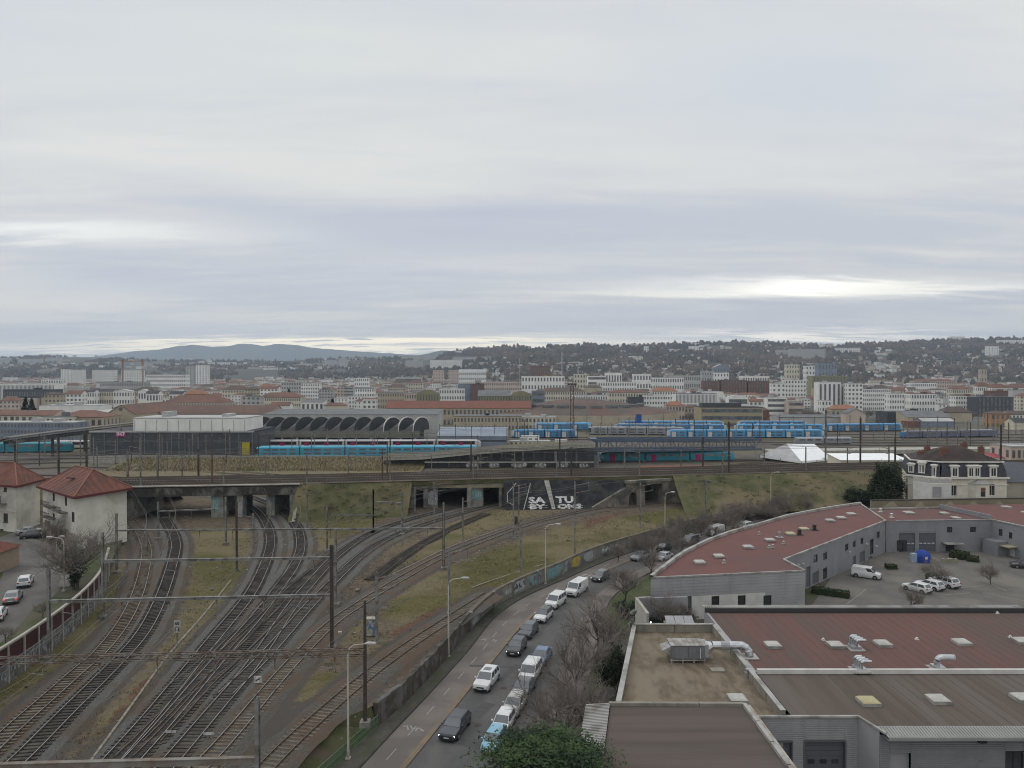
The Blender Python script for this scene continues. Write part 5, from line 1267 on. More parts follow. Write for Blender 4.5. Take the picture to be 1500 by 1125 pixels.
sk = thing('rooflight_strip',(A_[0]+ .7,81.8,Zg),'row of three grey glazed panels behind the back parapet of the gravel roof','rooflight')
for i in range(3):mb = MB();mb.add([(i*1.05,0, .55),(i*1.05+1.0,0, .55),(i*1.05+1.0,1.2,1.1),(i*1.05,1.2,1.1),(i*1.05,0, .48),(i*1.05+1.0,0, .48)],[(0,1,2,3),(0,1,5,4)]);mb.build('panel',m_clad2,sk)
mb = MB();mb.bx(-.1,3.3, .0,1.3,-Zg, .5);mb.build('upstand',m_para,sk)
ck = thing('vent_cowl',(13.3,81.3,Zp- .1),'weathered bent vent cowl at the far left corner of the gravel roof','vent cowl')
mb = MB();mb.tube([(0,0,-.3),(0,0, .5),(-.05,0, .9),(.0,-.1,1.25),(.2,-.2,1.45),(.4,-.3,1.4)],[.24, .24, .28, .3, .27, .25],9);mb.build('cowl',M('cowl_metal',(.20, .20, .18),(.08, .08, .085),2),ck,smooth=True)
mb = MB();mb.tube([(-.25,-.1,-.3),(-.4,-.1, .1),(-.25,-.1, .3),(-.05,-.1, .2)], .09,7);mb.build('pipe',m_cream,ck)

# car park furniture
def hedge(px0,py0,px1,py1,h,wdt,label,name='hedge',z=0):
    a,b = G3(px0,py0,z),G3(px1,py1,z);t = b-a;L = t.length;t.normalize();s_ = Vector((-t.y,t.x,0));R_ = random.Random(int(px0));mb = MB()
    n = int(L*wdt*h*90)+60
    for i in range(n):
        c = a+t*R_.uniform(0,L)+s_*R_.uniform(-wdt/2,wdt/2)+Vector((0,0,R_.uniform(.05,h)**1.0));u = Vector((R_.gauss(0,1),R_.gauss(0,1),R_.gauss(0,1))).normalized();v_ = u.orthogonal().normalized();k = R_.uniform(.07, .14);u,w_ = v_*k,u.cross(v_)*k
        mb.add([c-u-w_,c+u-w_,c+u+w_,c-u+w_],[(0,1,2,3)])
    c = (a+b)/2;mb2 = MB();mb.box((c.x,c.y,z+h* .45),(L* .96,wdt* .86,h* .88),math.atan2(t.y,t.x));
    return tag(mb.build(name,M('hedge_leaves',(.020, .035, .012),(.035, .05, .018),3,c3=(.05, .045, .02),s3=.5),off=(a.x,a.y,z)),label,'hedge')
hedge(1189,868,1245,876,1.0,1.6,'clipped dark green hedge at the foot of the curved workshop')
hedge(1298,833,1312,833, .8,1.5,'small round dark bush in the car park beside the white panel van','bush')
hedge(1396,815,1414,820,1.3,2.4,'dark green bush in front of the rear workshop door','bush')
hedge(1416,821,1434,823, .9,2.0,'lower green bush right of the darker bush by the rear workshop','bush')
hedge(1358,849,1376,849, .9,1.4,'dark bush just behind the three parked white cars','bush')
bc = thing('recycling_container',G3(1351,823,0),'blue domed recycling container with white label on the car park edge','container')
mb = MB();mb.tube([(0,0,0),(0,0,1.1)],[1.3,1.35],10);mb.build('body',M('blue_container',(.02, .06, .33),(.025, .05, .25),1),bc)
mb = MB();mb.tube([(0,0,1.1),(0,0,1.6),(0,0,2.0),(0,0,2.2)],[1.4,1.2, .75, .2],10);mb.build('dome',MC['blue_container'],bc)
mb = MB();mb.box((0,-1.37,1.0),(.5, .06, .45));mb.build('label_panel',m_white,bc);mb = MB();mb.box((-1.7,-.2, .8),(.9, .8,1.6));mb.build('side_bin',M('pale_blue_bin',(.25, .34, .45),(.3, .36, .42),1),bc)
for i,(x,y,lab)in enumerate(((1359,824,'left one of two beige concrete blocks beside the blue container'),(1391,824,'right one of two beige concrete blocks beside the blue container'))):
    p = G3(x,y,0);t = thing('concrete_block',p,lab,'concrete block','blocks by the blue container');mb = MB();mb.box((0,0, .35),(2.6, .6, .7));mb.build('block_body',M('beige_block',(.27, .25, .18),(.22, .2, .15),1),t);mb = MB();mb.box((-.7,0, .72),(.3, .2, .05));mb.box((.7,0, .72),(.3, .2, .05));mb.build('lifting_lug',m_dsteel,t)

# ------------------------------------------------------------------ white houses on the left
m_tile = M('red_roof_tiles',(.185, .075, .052),(.135, .058, .044), .8,c3=(.115, .06, .05),s3=.2,bump=.4,bscale=5)
m_tilec = M('ridge_tiles',(.24, .11, .075),(.2, .09, .065),1)
m_wr = M('house_render',(.62, .60, .53),(.54, .52, .46), .35,streak=.25,c3=(.42, .40, .345),s3=.15)
m_redtrim = M('red_eaves',(.125, .028, .032),(.10, .026, .03),1);m_band = M('white_band',(.48, .47, .44),(.42, .41, .385),1)
def hip_house(name,lab,C_,R_,L_,ze,zr,over=.9,ridge=.36,z0=ZS):
    """C near corner, R right corner, L left corner (ground plan points)"""
    C_,R_,L_ = Vector((*C_,0)),Vector((*R_,0)),Vector((*L_,0));K = R_+L_-C_;t = thing(name,(C_.x,C_.y,z0),lab,'house')
    er,el = (R_-C_).normalized(),(L_-C_).normalized()
    walls = []
    for a,b in((L_,C_),(C_,R_),(R_,K),(K,L_)):walls.append(wall_between((a.x,a.y),(b.x,b.y)))
    cs = [C_+(-er-el)*over,R_+(er-el)*over,K+(er+el)*over,L_+(el-er)*over]
    ctr = (C_+K)/2;Lr,Ll = (R_-C_).length,(L_-C_).length
    ax = el if Ll>Lr else er;ln = abs(Ll-Lr)/2+ridge
    r0,r1 = ctr-ax*ln,ctr+ax*ln
    z = lambda p,h:(p.x,p.y,h)
    if ax is el:fs = [(cs[0],cs[1],r0),(cs[1],cs[2],r1,r0),(cs[2],cs[3],r1),(cs[3],cs[0],r0,r1)]
    else:fs = [(cs[0],cs[1],r1,r0),(cs[1],cs[2],r1),(cs[2],cs[3],r0,r1),(cs[3],cs[0],r0)]
    for f in fs:
        mb = MB();P3 = [z(p,ze if p in cs else zr)for p in f];base_a,base_b = Vector(P3[0]),Vector(P3[1]);top_ = [Vector(q)for q in P3[2:]]
        ta = top_[-1];tb_ = top_[0];n = 22  # overlapping rows of tiles
        for i in range(n):
            s0,s1 = i/n,(i+1)/n;lo1,lo2 = base_a.lerp(ta,s0),base_b.lerp(tb_,s0);hi1,hi2 = base_a.lerp(ta,s1),base_b.lerp(tb_,s1);u_ = Vector((0,0, .07))
            mb.add([lo1+u_,lo2+u_,hi2+Vector((0,0, .01)),hi1+Vector((0,0, .01)),lo1,lo2],[(0,1,2,3),(0,1,5,4)])
        part_at(mb,'roof',m_tile,t)
    mb = MB()
    for p,q in((cs[0],r0),(cs[1],r0 if ax is el else r1),(cs[2],r1),(cs[3],r1 if ax is el else r0)):mb.bar(Vector(z(p,ze))+Vector((0,0, .1)),Vector(z(q,zr))+Vector((0,0, .1)), .22, .12)
    mb.bar(z(r0,zr+ .1),z(r1,zr+ .1), .22, .12);part_at(mb,'ridge_tiles',m_tilec,t)
    for i in range(4):
        a,b = cs[i],cs[(i+1)%4];mb = MB();mb.bar(z(a,ze- .18),z(b,ze- .18), .12, .36);part_at(mb,'eaves_board',m_redtrim,t)
    mb = MB();mb.poly([z(p,ze- .02)for p in cs]);part_at(mb,'soffit',m_redtrim,t)
    for w_ in walls[:2]+walls[2:]:mb = MB();w_.slab(mb,-.05,w_.L+ .05,ze- .62,ze- .38,-.02, .06);part_at(mb,'frieze',m_band,t)
    return t,walls
t2,ws = hip_house('apartment_house','white three storey house with hipped red roof, nearer of the two by the tracks',(G3(113,806,ZS).x,DAT(806,ZS)),(XAT(184.5,138.5),138.5),(XAT(61,141),141),12.6,16.2)
Ww,Wr_ = ws[0],ws[1]
WLf = Ww;hL = [WLf.rect(*r)for r in((77,722,80,734),(95,728,98,741),(105,750,109,765),(77,752,80,762),(95,775,99,785))]
dd = WLf.rect(82,778,90,792);balc = [WLf.rect(69,731,82,741),WLf.rect(88,738,99,749),WLf.rect(69,748,82,757),WLf.rect(76,762,83,770)]
backing(t2,WLf,0,WLf.L,ZS- .5,12.2,hL+[(dd[0],dd[1],ZS,dd[3])],m_wr)
for h in hL:window(t2,WLf,h,m_dsteel,bars=(1,0))
mb = MB();WLf.slab(mb,dd[0],dd[1],ZS,dd[3],-.2,-.15);part_at(mb,'door',m_redtrim,t2)
mb = MB();WLf.slab(mb,dd[0]- .8,dd[1]+ .8,dd[3]+ .1,dd[3]+ .3,0,1.4);part_at(mb,'porch_roof',m_tile,t2)
for r in balc:
    mb = MB();WLf.slab(mb,r[0],r[1],r[2]- .1,r[2]+ .05,0,1.2);o = part_at(mb,'balcony',m_conc,t2);mb = MB()
    for i in range(9):u = r[0]+(r[1]-r[0])*i/8;mb.bar(WLf.pt(u,r[2]+ .05,1.15),WLf.pt(u,r[2]+1.0,1.15), .05, .05)
    WLf.slab(mb,r[0],r[1],r[2]+ .98,r[2]+1.05,1.1,1.2);part_at(mb,'railing',m_dsteel,o)
h = Wr_.rect(138.5,795,144,799.5);backing(t2,Wr_,0,Wr_.L,ZS- .5,12.2,[h],m_wr);window(t2,Wr_,h,m_dsteel,bars=(2,0))
for W_ in ws[2:]:backing(t2,W_,0,W_.L,ZS- .5,12.2,[],m_wr)
mb = MB();sheet_holes(mb,WLf,-.02,WLf.L+ .02,ZS- .5,ZS+2.7,[(dd[0],dd[1],ZS,dd[3])], .03, .1);part_at(mb,'base_course',M('beige_plinth',(.36, .31, .24),(.30, .26, .2), .6,streak=.3),t2)
a = AT(104,701,136);mb = MB();mb.box((a.x,a.y,a.z+ .08),(1.6, .8, .12), .5,0,Matrix.Rotation(-.35,3,'X')@Matrix.Rotation(.6,3,'Z'));part_at(mb,'skylight',m_glass,t2)
t1,ws = hip_house('apartment_house','white house with hipped red roof and small balcony, cut by the left edge',(XAT(22.5,144),144),(XAT(57,152),152),(XAT(-60,149),149),12.3,16.0)
WLf,Wr_ = ws[0],ws[1]
hL = [WLf.rect(*r)for r in((5.5,711,10,720),(5,752,11.5,765),(-12,711,-7,720),(-14,752,-8,765),(0,775,5,781))]
backing(t1,WLf,0,WLf.L,ZS- .5,11.9,hL,m_wr)
for h in hL:window(t1,WLf,h,m_dsteel,bars=(1,0),sill=True)
for W_ in ws[1:]:backing(t1,W_,0,W_.L,ZS- .5,11.9,[],m_wr)
r = WLf.rect(-8,722,10,737);mb = MB();WLf.slab(mb,r[0],r[1],r[2]- .1,r[2]+ .05,0,1.3);o = part_at(mb,'balcony',m_conc,t1);mb = MB()
for i in range(14):u = r[0]+(r[1]-r[0])*i/13;mb.bar(WLf.pt(u,r[2]+ .05,1.25),WLf.pt(u,r[2]+1.6,1.25), .06, .06)
WLf.slab(mb,r[0],r[1],r[2]+1.55,r[2]+1.65,1.2,1.3);WLf.slab(mb,r[0],r[1],r[2]+ .8,r[2]+ .85,1.2,1.3);part_at(mb,'railing',m_dsteel,o)
mb = MB();WLf.slab(mb,0,WLf.L,WLf.uv(5,749)[1],WLf.uv(5,749)[1]+ .2,0, .1);part_at(mb,'string_course',m_band,t1)
bx_ = thing('brick_outhouse',G3(-6,822,ZS),'low tan building with red roof cut by the left edge','building')
p = G3(-8,845,ZS);mb = MB();mb.bx(p.x-8,p.x- .9,p.y,p.y+7,ZS,ZS+3.2);part_at(mb,'wall',M('tan_wall',(.30, .24, .17),(.25, .2, .15), .6),bx_)
mb = MB();mb.add([(p.x-8,p.y- .4,ZS+3.2),(p.x- .5,p.y- .4,ZS+3.2),(p.x- .5,p.y+7.4,ZS+3.2),(p.x-8,p.y+7.4,ZS+3.2),(p.x-8,p.y+3.5,ZS+4.8),(p.x-2,p.y+3.5,ZS+4.8)],[(0,1,5,4),(2,3,4,5),(1,2,5)]);part_at(mb,'roof',m_tile,bx_)

# ------------------------------------------------------------------ white villa with mansard roof
Dv = 168.0;vl = thing('villa',(XAT(1430,Dv),Dv,0),'white mansard villa with dark slate roof, dormers and brick chimneys','villa')
m_vw = M('villa_stucco',(.70, .66, .55),(.6, .565, .475), .5,streak=.35);m_sl = M('mansard_slate',(.07, .072, .085),(.052, .054, .064),1.5,bump=.3);m_rt = M('villa_roof_tiles',(.070, .052, .046),(.055, .042, .038),1.0,bump=.4,bscale=5,c3=(.045, .038, .035),s3=.3)
m_brick = M('chimney_brick',(.20, .095, .065),(.14, .072, .052),3,bump=.2);m_dorm = M('dormer_white',(.72, .70, .63),(.62, .6, .54),1)
A_ = Vector((XAT(1386,Dv),Dv,0));B_ = Vector((XAT(1476,Dv),Dv,0));L_ = Vector((XAT(1331,Dv+5),Dv+5,0));Lb = Vector((L_.x+5,Dv+17,0));Bb = Vector((B_.x+2,Dv+13,0))
# ground plan: left part is canted back
FV = wall_between((A_.x-1.2,Dv),(B_.x,Dv));SV = wall_between((L_.x,L_.y),(A_.x-1.2,Dv))
zc = FV.uv(1430,699.5)[1];ze = FV.uv(1430,677.5)[1];zr = AT(1400,652,Dv+7).z
fh = [FV.rect(*r)for r in((1393.5,710,1401.5,726.5),(1449.5,709,1457.5,726))]
mb = MB();sheet_holes(mb,FV,0,FV.L,0,zc,fh,0, .3);part_at(mb,'wall',m_vw,vl)
for h in fh:window(vl,FV,h,m_dorm,bars=(1,0),depth=.25)
mb = MB();
for P_,Q_ in((B_,Bb),(Bb,Lb),(Lb,L_)):mb.poly([(P_.x,P_.y,0),(Q_.x,Q_.y,0),(Q_.x,Q_.y,zc),(P_.x,P_.y,zc)])
sh = [SV.rect(1340,708,1342.5,725)];sheet_holes(mb,SV,0,SV.L,0,zc,sh,0, .3);part_at(mb,'wall',m_vw,vl);window(vl,SV,sh[0],m_dorm,bars=(0,0))
for W_,e0,e1 in((FV,-.3,FV.L+ .4),(SV,-.3,SV.L)):
    mb = MB();W_.slab(mb,e0,e1,zc- .25,zc+ .1,0, .55);part_at(mb,'cornice',m_dorm,vl)
    mb = MB();W_.slab(mb,e0,e1,W_.uv(1420 if W_ is FV else 1350,711)[1],W_.uv(1420 if W_ is FV else 1350,710)[1],0, .12);part_at(mb,'string_course',m_dorm,vl)
# mansard: steep slate belt then a low hipped roof
base = [Vector((L_.x,L_.y,zc)),Vector((A_.x-1.2,Dv,zc)),Vector((B_.x,Dv,zc)),Vector((Bb.x,Bb.y,zc)),Vector((Lb.x,Lb.y,zc))]
cen = sum(base,Vector())/5;ins = [Vector((p.x,p.y,ze))+(Vector((cen.x,cen.y,0))-Vector((p.x,p.y,0))).normalized()*1.0 for p in base];eav = [Vector((p.x,p.y,ze+ .05))+(Vector((p.x,p.y,0))-Vector((cen.x,cen.y,0))).normalized()* .45 for p in ins]
for i in range(5):
    a,b,c,d = base[i],base[(i+1)%5],ins[(i+1)%5],ins[i];mb = MB();n = 12;bow = lambda s:-.28*math.sin(math.pi*s)
    for k in range(n):
        s0,s1 = k/n,(k+1)/n;dn = Vector((cen.x,cen.y,0))-Vector(((a.x+b.x)/2,(a.y+b.y)/2,0));dn.normalize()
        p = [a.lerp(d,s0)-dn*(bow(s0)- .0)*-1-dn* .04,b.lerp(c,s0)+dn*bow(s0)-dn* .04,b.lerp(c,s1)+dn*bow(s1),a.lerp(d,s1)+dn*bow(s1)];p[0] = a.lerp(d,s0)+dn*bow(s0)-dn* .04
        mb.poly(p)
    part_at(mb,'mansard_slope',m_sl,vl)
    mb = MB();mb.bar(eav[i],eav[(i+1)%5], .3, .22);part_at(mb,'roof_edge',m_dorm,vl)
r0,r1 = Vector((XAT(1393,Dv+7),Dv+7,zr)),Vector((XAT(1404,Dv+7),Dv+7,zr))
for f in((eav[0],eav[1],r0),(eav[1],eav[2],r1,r0),(eav[2],eav[3],r1),(eav[3],eav[4],r0,r1),(eav[4],eav[0],r0)):
    mb = MB();a,b = f[0],f[1];ta,tb_ = f[-1],f[2];n = 16
    for k in range(n):
        s0,s1 = k/n,(k+1)/n;u_ = Vector((0,0, .08));mb.poly([a.lerp(ta,s0)+u_,b.lerp(tb_,s0)+u_,b.lerp(tb_,s1),a.lerp(ta,s1)]);mb.poly([a.lerp(ta,s0)+u_,b.lerp(tb_,s0)+u_,b.lerp(tb_,s0),a.lerp(ta,s0)])
    part_at(mb,'roof',m_rt,vl)
def dormer(W_,r,panes=1):
    u0,u1,v0,v1 = r;mb = MB();W_.slab(mb,u0,u1,v0,v1,-1.2, .30);o = part_at(mb,'dormer',m_dorm,vl)
    mb = MB();W_.slab(mb,u0- .25,u1+ .25,v1- .35,v1- .08,-1.2, .5);W_.slab(mb,u0- .12,u1+ .12,v1- .5,v1- .35,-1.2, .4);part_at(mb,'dormer_cornice',m_dorm,o)
    for i in range(panes):
        a = u0+(u1-u0)*(i+ .2)/panes;b = u0+(u1-u0)*(i+ .8)/panes;mb = MB();W_.slab(mb,a,b,v0+ .25,v1- .75, .25, .32);part_at(mb,'pane',m_glass,o)
        mb = MB();W_.slab(mb,(a+b)/2- .04,(a+b)/2+ .04,v0+ .25,v1- .75, .32, .35);part_at(mb,'glazing_bar',m_dorm,o)
for r,k in(((1392.5,681,1403,698.5),1),((1417,681,1435,698.5),2),((1449,681,1459.5,698.5),1)):dormer(FV,FV.rect(*r),k)
for r,k in(((1331,678,1339,692),1),((1345.5,676,1355,693),2),((1365.5,680,1371.5,698),1)):dormer(SV,SV.rect(*r),k)
for px,py,D,wd,hh in((1358,662,Dv+10,1.2,3.0),(1382,663,Dv+3.5,1.5,2.6),(1412,656,Dv+11,1.3,2.6),(1437,660,Dv+10,1.2,2.2),(1350,664,Dv+8,1.9,1.4)):
    p = AT(px,py,D);mb = MB();mb.box((p.x,p.y,p.z- .2),(wd, .8,hh));o = part_at(mb,'chimney',m_brick,vl)
    for q in(-.3, .1, .4):mb = MB();mb.tube([(p.x+q*wd* .7,p.y,p.z+hh/2- .25),(p.x+q*wd* .7,p.y,p.z+hh/2+ .2)], .12,6);part_at(mb,'chimney_pot',m_brick,o)
# bay with lead roof and the terrace block on the left
r = FV.rect(1419,708,1446,727);mb = MB();q = [FV.pt(r[0],0),FV.pt(r[0]+ .9,0,1.3),FV.pt(r[1]- .3,0,1.3),FV.pt(r[1],0)]
mb.prism([(p.x,p.y)for p in q],0,r[3]);part_at(mb,'bay',m_vw,vl)
mb = MB();mb.add([(p.x,p.y,r[3])for p in[FV.pt(r[0]- .2,0,0),FV.pt(r[0]+ .8,0,1.55),FV.pt(r[1]- .1,0,1.55),FV.pt(r[1]+ .2,0,0)]]+[tuple(FV.pt((r[0]+r[1])/2,r[3]+ .9,0))],[(0,1,4),(1,2,4),(2,3,4)]);part_at(mb,'bay_roof',M('lead_roof',(.33, .33, .33),(.26, .26, .26),1,rough=.5),vl)
r2 = FV.rect(1431.5,713,1438,726);mb = MB();FV.slab(mb,*r2,1.28,1.34);o = part_at(mb,'bay_window',m_glass,vl);mb = MB();FV.slab(mb,r2[0],r2[1],(r2[2]+r2[3])/2,r2[3],1.345,1.37);part_at(mb,'awning',m_brick,o)
A2 = FV.pt(FV.uv(1386,715)[0],0, .0);tz = FV.uv(1386,708)[1];q = [(A2.x,Dv),(A2.x- .1,Dv-2.2),(XAT(1359,Dv-1),Dv-2.4),(XAT(1338,Dv+2),Dv+1.8),(L_.x+1.2,Dv+4.8)]
mb = MB();mb.prism(q,0,tz+ .2);part_at(mb,'terrace_block',m_white,vl)
for a,b in zip(q[:-1],q[1:]):mb = MB();mb.bar((*a,tz+ .8),(*b,tz+ .8), .12, .9);part_at(mb,'terrace_railing',m_glass_far if 0 else m_band,vl)
PW = wall_between(q[2],q[1]);rr = PW.rect(1366,713,1379,728);mb = MB();PW.slab(mb,*rr,-.02, .06);part_at(mb,'roller_shutter',m_clad2,vl)
# slate roofed annex on the right, pink building beyond
an_ = thing('slate_annex',(XAT(1500,172),172,0),'beige annex with sloping grey slate roof right of the villa','building')
x0 = B_.x+ .3;mb = MB();mb.bx(x0,x0+22,170,182,0,ZAT(706,170));part_at(mb,'wall',M('annex_render',(.37, .34, .27),(.32, .295, .235), .4),an_)
mb = MB();za,zb_ = ZAT(706,169),ZAT(676,180);mb.add([(x0,169.5,za),(x0+22,169.5,za- .8),(x0+22,181,zb_- .6),(x0,181,zb_)],[(0,1,2,3)]);part_at(mb,'roof',M('annex_slate',(.085, .09, .105),(.07, .073, .085),1.2,bump=.2),an_)
# ------------------------------------------------------------------ buildings seen across the yard and in the city
m_fcream = M('cream_facade',(.62, .57, .46),(.54, .50, .40), .15,streak=.2);m_fwhite = M('white_facade',(.80, .79, .75),(.70, .69, .66), .15,streak=.2)
m_fgrey = M('grey_facade',(.46, .455, .44),(.38, .375, .365), .15,streak=.2);m_fbeige = M('beige_facade',(.46, .39, .29),(.39, .335, .25), .15,streak=.2)
m_fpink = M('pinkish_facade',(.56, .46, .39),(.48, .39, .335), .15,streak=.2);m_fbrick = M('brick_facade',(.20, .10, .075),(.15, .08, .062), .3);m_forange = M('ochre_facade',(.44, .25, .12),(.38, .22, .11), .2)
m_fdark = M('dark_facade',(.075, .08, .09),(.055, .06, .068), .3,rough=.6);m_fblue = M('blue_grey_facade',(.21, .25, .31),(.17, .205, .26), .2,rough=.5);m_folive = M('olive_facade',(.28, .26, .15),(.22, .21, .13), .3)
m_rtile = M('far_red_tiles',(.19, .095, .07),(.145, .08, .062), .25,c3=(.125, .08, .066),s3=.05);m_rtileo = M('far_orange_tiles',(.30, .14, .085),(.23, .12, .08), .25)
m_rbro = M('far_brown_tiles',(.105, .085, .072),(.08, .067, .058), .25,c3=(.13, .08, .066),s3=.05);m_rgrey = M('far_grey_roof',(.16, .165, .17),(.12, .125, .13), .2);m_rdark = M('far_dark_roof',(.06, .062, .07),(.045, .047, .052), .2);m_rlite = M('far_pale_roof',(.42, .42, .41),(.34, .34, .335), .2)
WMAT = dict(c=m_fcream,w=m_fwhite,g=m_fgrey,b=m_fbeige,p=m_fpink,k=m_fbrick,o=m_forange,d=m_fdark,l=m_fblue,v=m_folive)
RMAT = dict(v=m_folive,t=m_rtile,o=m_rtileo,b=m_rbro,g=m_rgrey,d=m_rdark,w=m_rlite)
NAMES = {}
def bld(label,x0,x1,yt,D,wall='w',roof='flat',rm='g',rpx=0,rows=None,cols=None,depth=None,z0=0.0,name='city_building',group=None,win='grid',rot=None,wmat=None,rmat=None,cat='building',zb=None,ww=None,half=False):
    A,B = XAT(x0,D),XAT(x1,D);wd = B-A;zt = ZAT(yt,D);rh = rpx/PXM(D);depth = depth or max(8.0,min(wd* .5,16.0))
    mw = wmat or WMAT[wall];mr = rmat or RMAT[rm];t = thing(name,((A+B)/2,D,z0),label,cat,group,rot or 0.0)
    h = zt-z0;hw = wd/2;mb = MB();P4 = [(-hw,0),(hw,0),(hw,depth),(-hw,depth)]
    mb.add([(x,y,0)for x,y in P4]+[(x,y,h)for x,y in P4],[(i,(i+1)%4,4+(i+1)%4,4+i)for i in range(4)])
    o = .35;gab = MB();rf = MB()
    if roof=='flat':
        rf.bx(-hw- .1,hw+ .1,-.12,depth+ .1,h,h+max(.35,rh));
    elif roof=='hip':
        k = min(depth* .5,hw* .9);rf.add([(-hw-o,-o,h),(hw+o,-o,h),(hw+o,depth+o,h),(-hw-o,depth+o,h),(-hw+k,depth/2,h+rh),(hw-k,depth/2,h+rh),(-hw-o,-o,h- .25),(hw+o,-o,h- .25)],[(0,1,5,4),(1,2,5),(2,3,4,5),(3,0,4),(6,7,1,0)])
    elif roof=='gable':
        rf.add([(-hw-o,-o,h),(hw+o,-o,h),(hw+o,depth+o,h),(-hw-o,depth+o,h),(-hw-o,depth/2,h+rh),(hw+o,depth/2,h+rh),(-hw-o,-o,h- .25),(hw+o,-o,h- .25)],[(0,1,5,4),(2,3,4,5),(6,7,1,0)])
        mb.add([(-hw,0,h),(-hw,depth,h),(-hw,depth/2,h+rh),(hw,0,h),(hw,depth,h),(hw,depth/2,h+rh)],[(0,1,2),(3,4,5)])
    elif roof=='gablef':
        rf.add([(-hw-o,-o,h),(0,-o,h+rh),(hw+o,-o,h),(-hw-o,depth+o,h),(0,depth+o,h+rh),(hw+o,depth+o,h),(-hw-o,-o,h- .3),(0,-o,h+rh- .3),(hw+o,-o,h- .3)],[(0,1,4,3),(1,2,5,4),(6,7,1,0),(7,8,2,1)])
        mb.add([(-hw,0,h),(hw,0,h),(0,0,h+rh- .1)],[(0,1,2)])
    elif roof=='shed':rf.add([(-hw-o,-o,h),(hw+o,-o,h),(hw+o,depth,h+rh),(-hw-o,depth,h+rh)],[(0,1,2,3)]);mb.add([(-hw,0,h),(-hw,depth,h),(-hw,depth,h+rh),(hw,0,h),(hw,depth,h),(hw,depth,h+rh)],[(0,1,2),(3,4,5)])
    elif roof=='barrel':
        n = 8;pr = [(-hw+wd*i/n,h+rh*math.sin(math.pi*i/n)** .8)for i in range(n+1)]
        rf.add([(x,-.2,z)for x,z in pr]+[(x,depth,z)for x,z in pr],[(i,i+1,n+2+i,n+1+i)for i in range(n)]);mb.poly([(x,-.05,z)for x,z in pr])
    mb.build('wall',mw,t);rf.build('roof',mr,t)
    if roof=='flat' and wd>12 and rpx<2 and D<1300:
        R_ = random.Random(int(x0*7+yt));
        for i in range(1+int(wd>25)):q = MB();a = R_.uniform(-hw* .7,hw* .5);q.bx(a,a+R_.uniform(2,4),depth* .3,depth* .7,h+ .3,h+R_.uniform(1.2,2.4));q.build('roof_box',mr,t)
    if win:
        if rows is None:rows = max(1,int(h/3.1))
        if cols is None:cols = max(2,int(wd/3.0))
        q = MB();fh = h/rows;cw = wd/cols;side = max(1,int(depth/3.2))
        for r in range(rows):
            za = h-(r+1)*fh+fh* .32;zb_ = h-r*fh-fh* .2
            if win=='band':q.bx(-hw+ .6,hw- .6,-.06, .05,za,zb_);continue
            if win=='stripe':
                for c in range(cols):x = -hw+(c+ .5)*cw;q.bx(x-cw* .22,x+cw* .22,-.08, .05,h-(r+1)*fh+fh* .06,h-r*fh-fh* .06)
                continue
            for c in range(cols):
                x = -hw+(c+ .5)*cw;w_ = min(cw* .26,(ww or 1.0));q.bx(x-w_,x+w_,-.06, .05,za,zb_)
            for c in range(side):
                y = (c+ .5)*depth/side
                for sx in(-1,1):q.bx(sx*hw- .05,sx*hw+ .05,y- .6,y+ .6,za,zb_)
        q.build('windows',m_glass_far,t,kind='stuff')
    return t
def quick(*a,**k):return bld(*a,**k)

# ---- depot: dark building with the railway sign, white upper part
dk = bld('dark grey cladded depot hall with a pink rail company sign, behind the dry grass bank',131,371,633,292,wall='d',roof='flat',rm='d',win=None,depth=26,z0=RZ,name='depot_hall')
for i in range(13):mb = MB();x = -32+64*i/12;mb.bx(x- .15,x+ .15,-.25,0, .3,8.6);mb.build('downpipe' if i%2 else 'pilaster',m_steel,dk)
mb = MB();mb.bx(-32.6,32.6,-.5, .3,ZAT(633,292)-RZ- .1,ZAT(633,292)-RZ+ .5);mb.build('roof_edge',m_rlite,dk)
PD = Plane((XAT(131,292),292- .3,RZ),(1,0,0),(0,0,1));r = PD.rect(169.5,631,184,639.5)
mb = MB();PD.slab(mb,*r,0, .15);o = part_at(mb,'sign',M('magenta_sign',(.42, .03, .16),(.30, .02, .2), .3,rough=.4),dk);text_on('SNCF',PD,PD.rect(171,633,183,638),M('sign_lettering',(.75, .7, .72),None,1),o,off=.2,bold=.03)
mb = MB();r = PD.rect(355,648,366,667);PD.slab(mb,*r,0, .6);part_at(mb,'yellow_door',M('yellow_paint',(.45, .38, .03),(.36, .31, .04),1),dk)
up_ = bld('long white upper hall standing behind the dark depot hall',195,360,613,294.5,wall='w',roof='flat',rm='w',win=None,depth=20,z0=ZAT(632,294.5),name='white_hall',rpx=1)
for i in range(11):mb = MB();x = -22.0+44*i/10;mb.bx(x- .1,x+ .1,-.15,0,0,4.6);mb.build('downpipe',m_fgrey,up_)
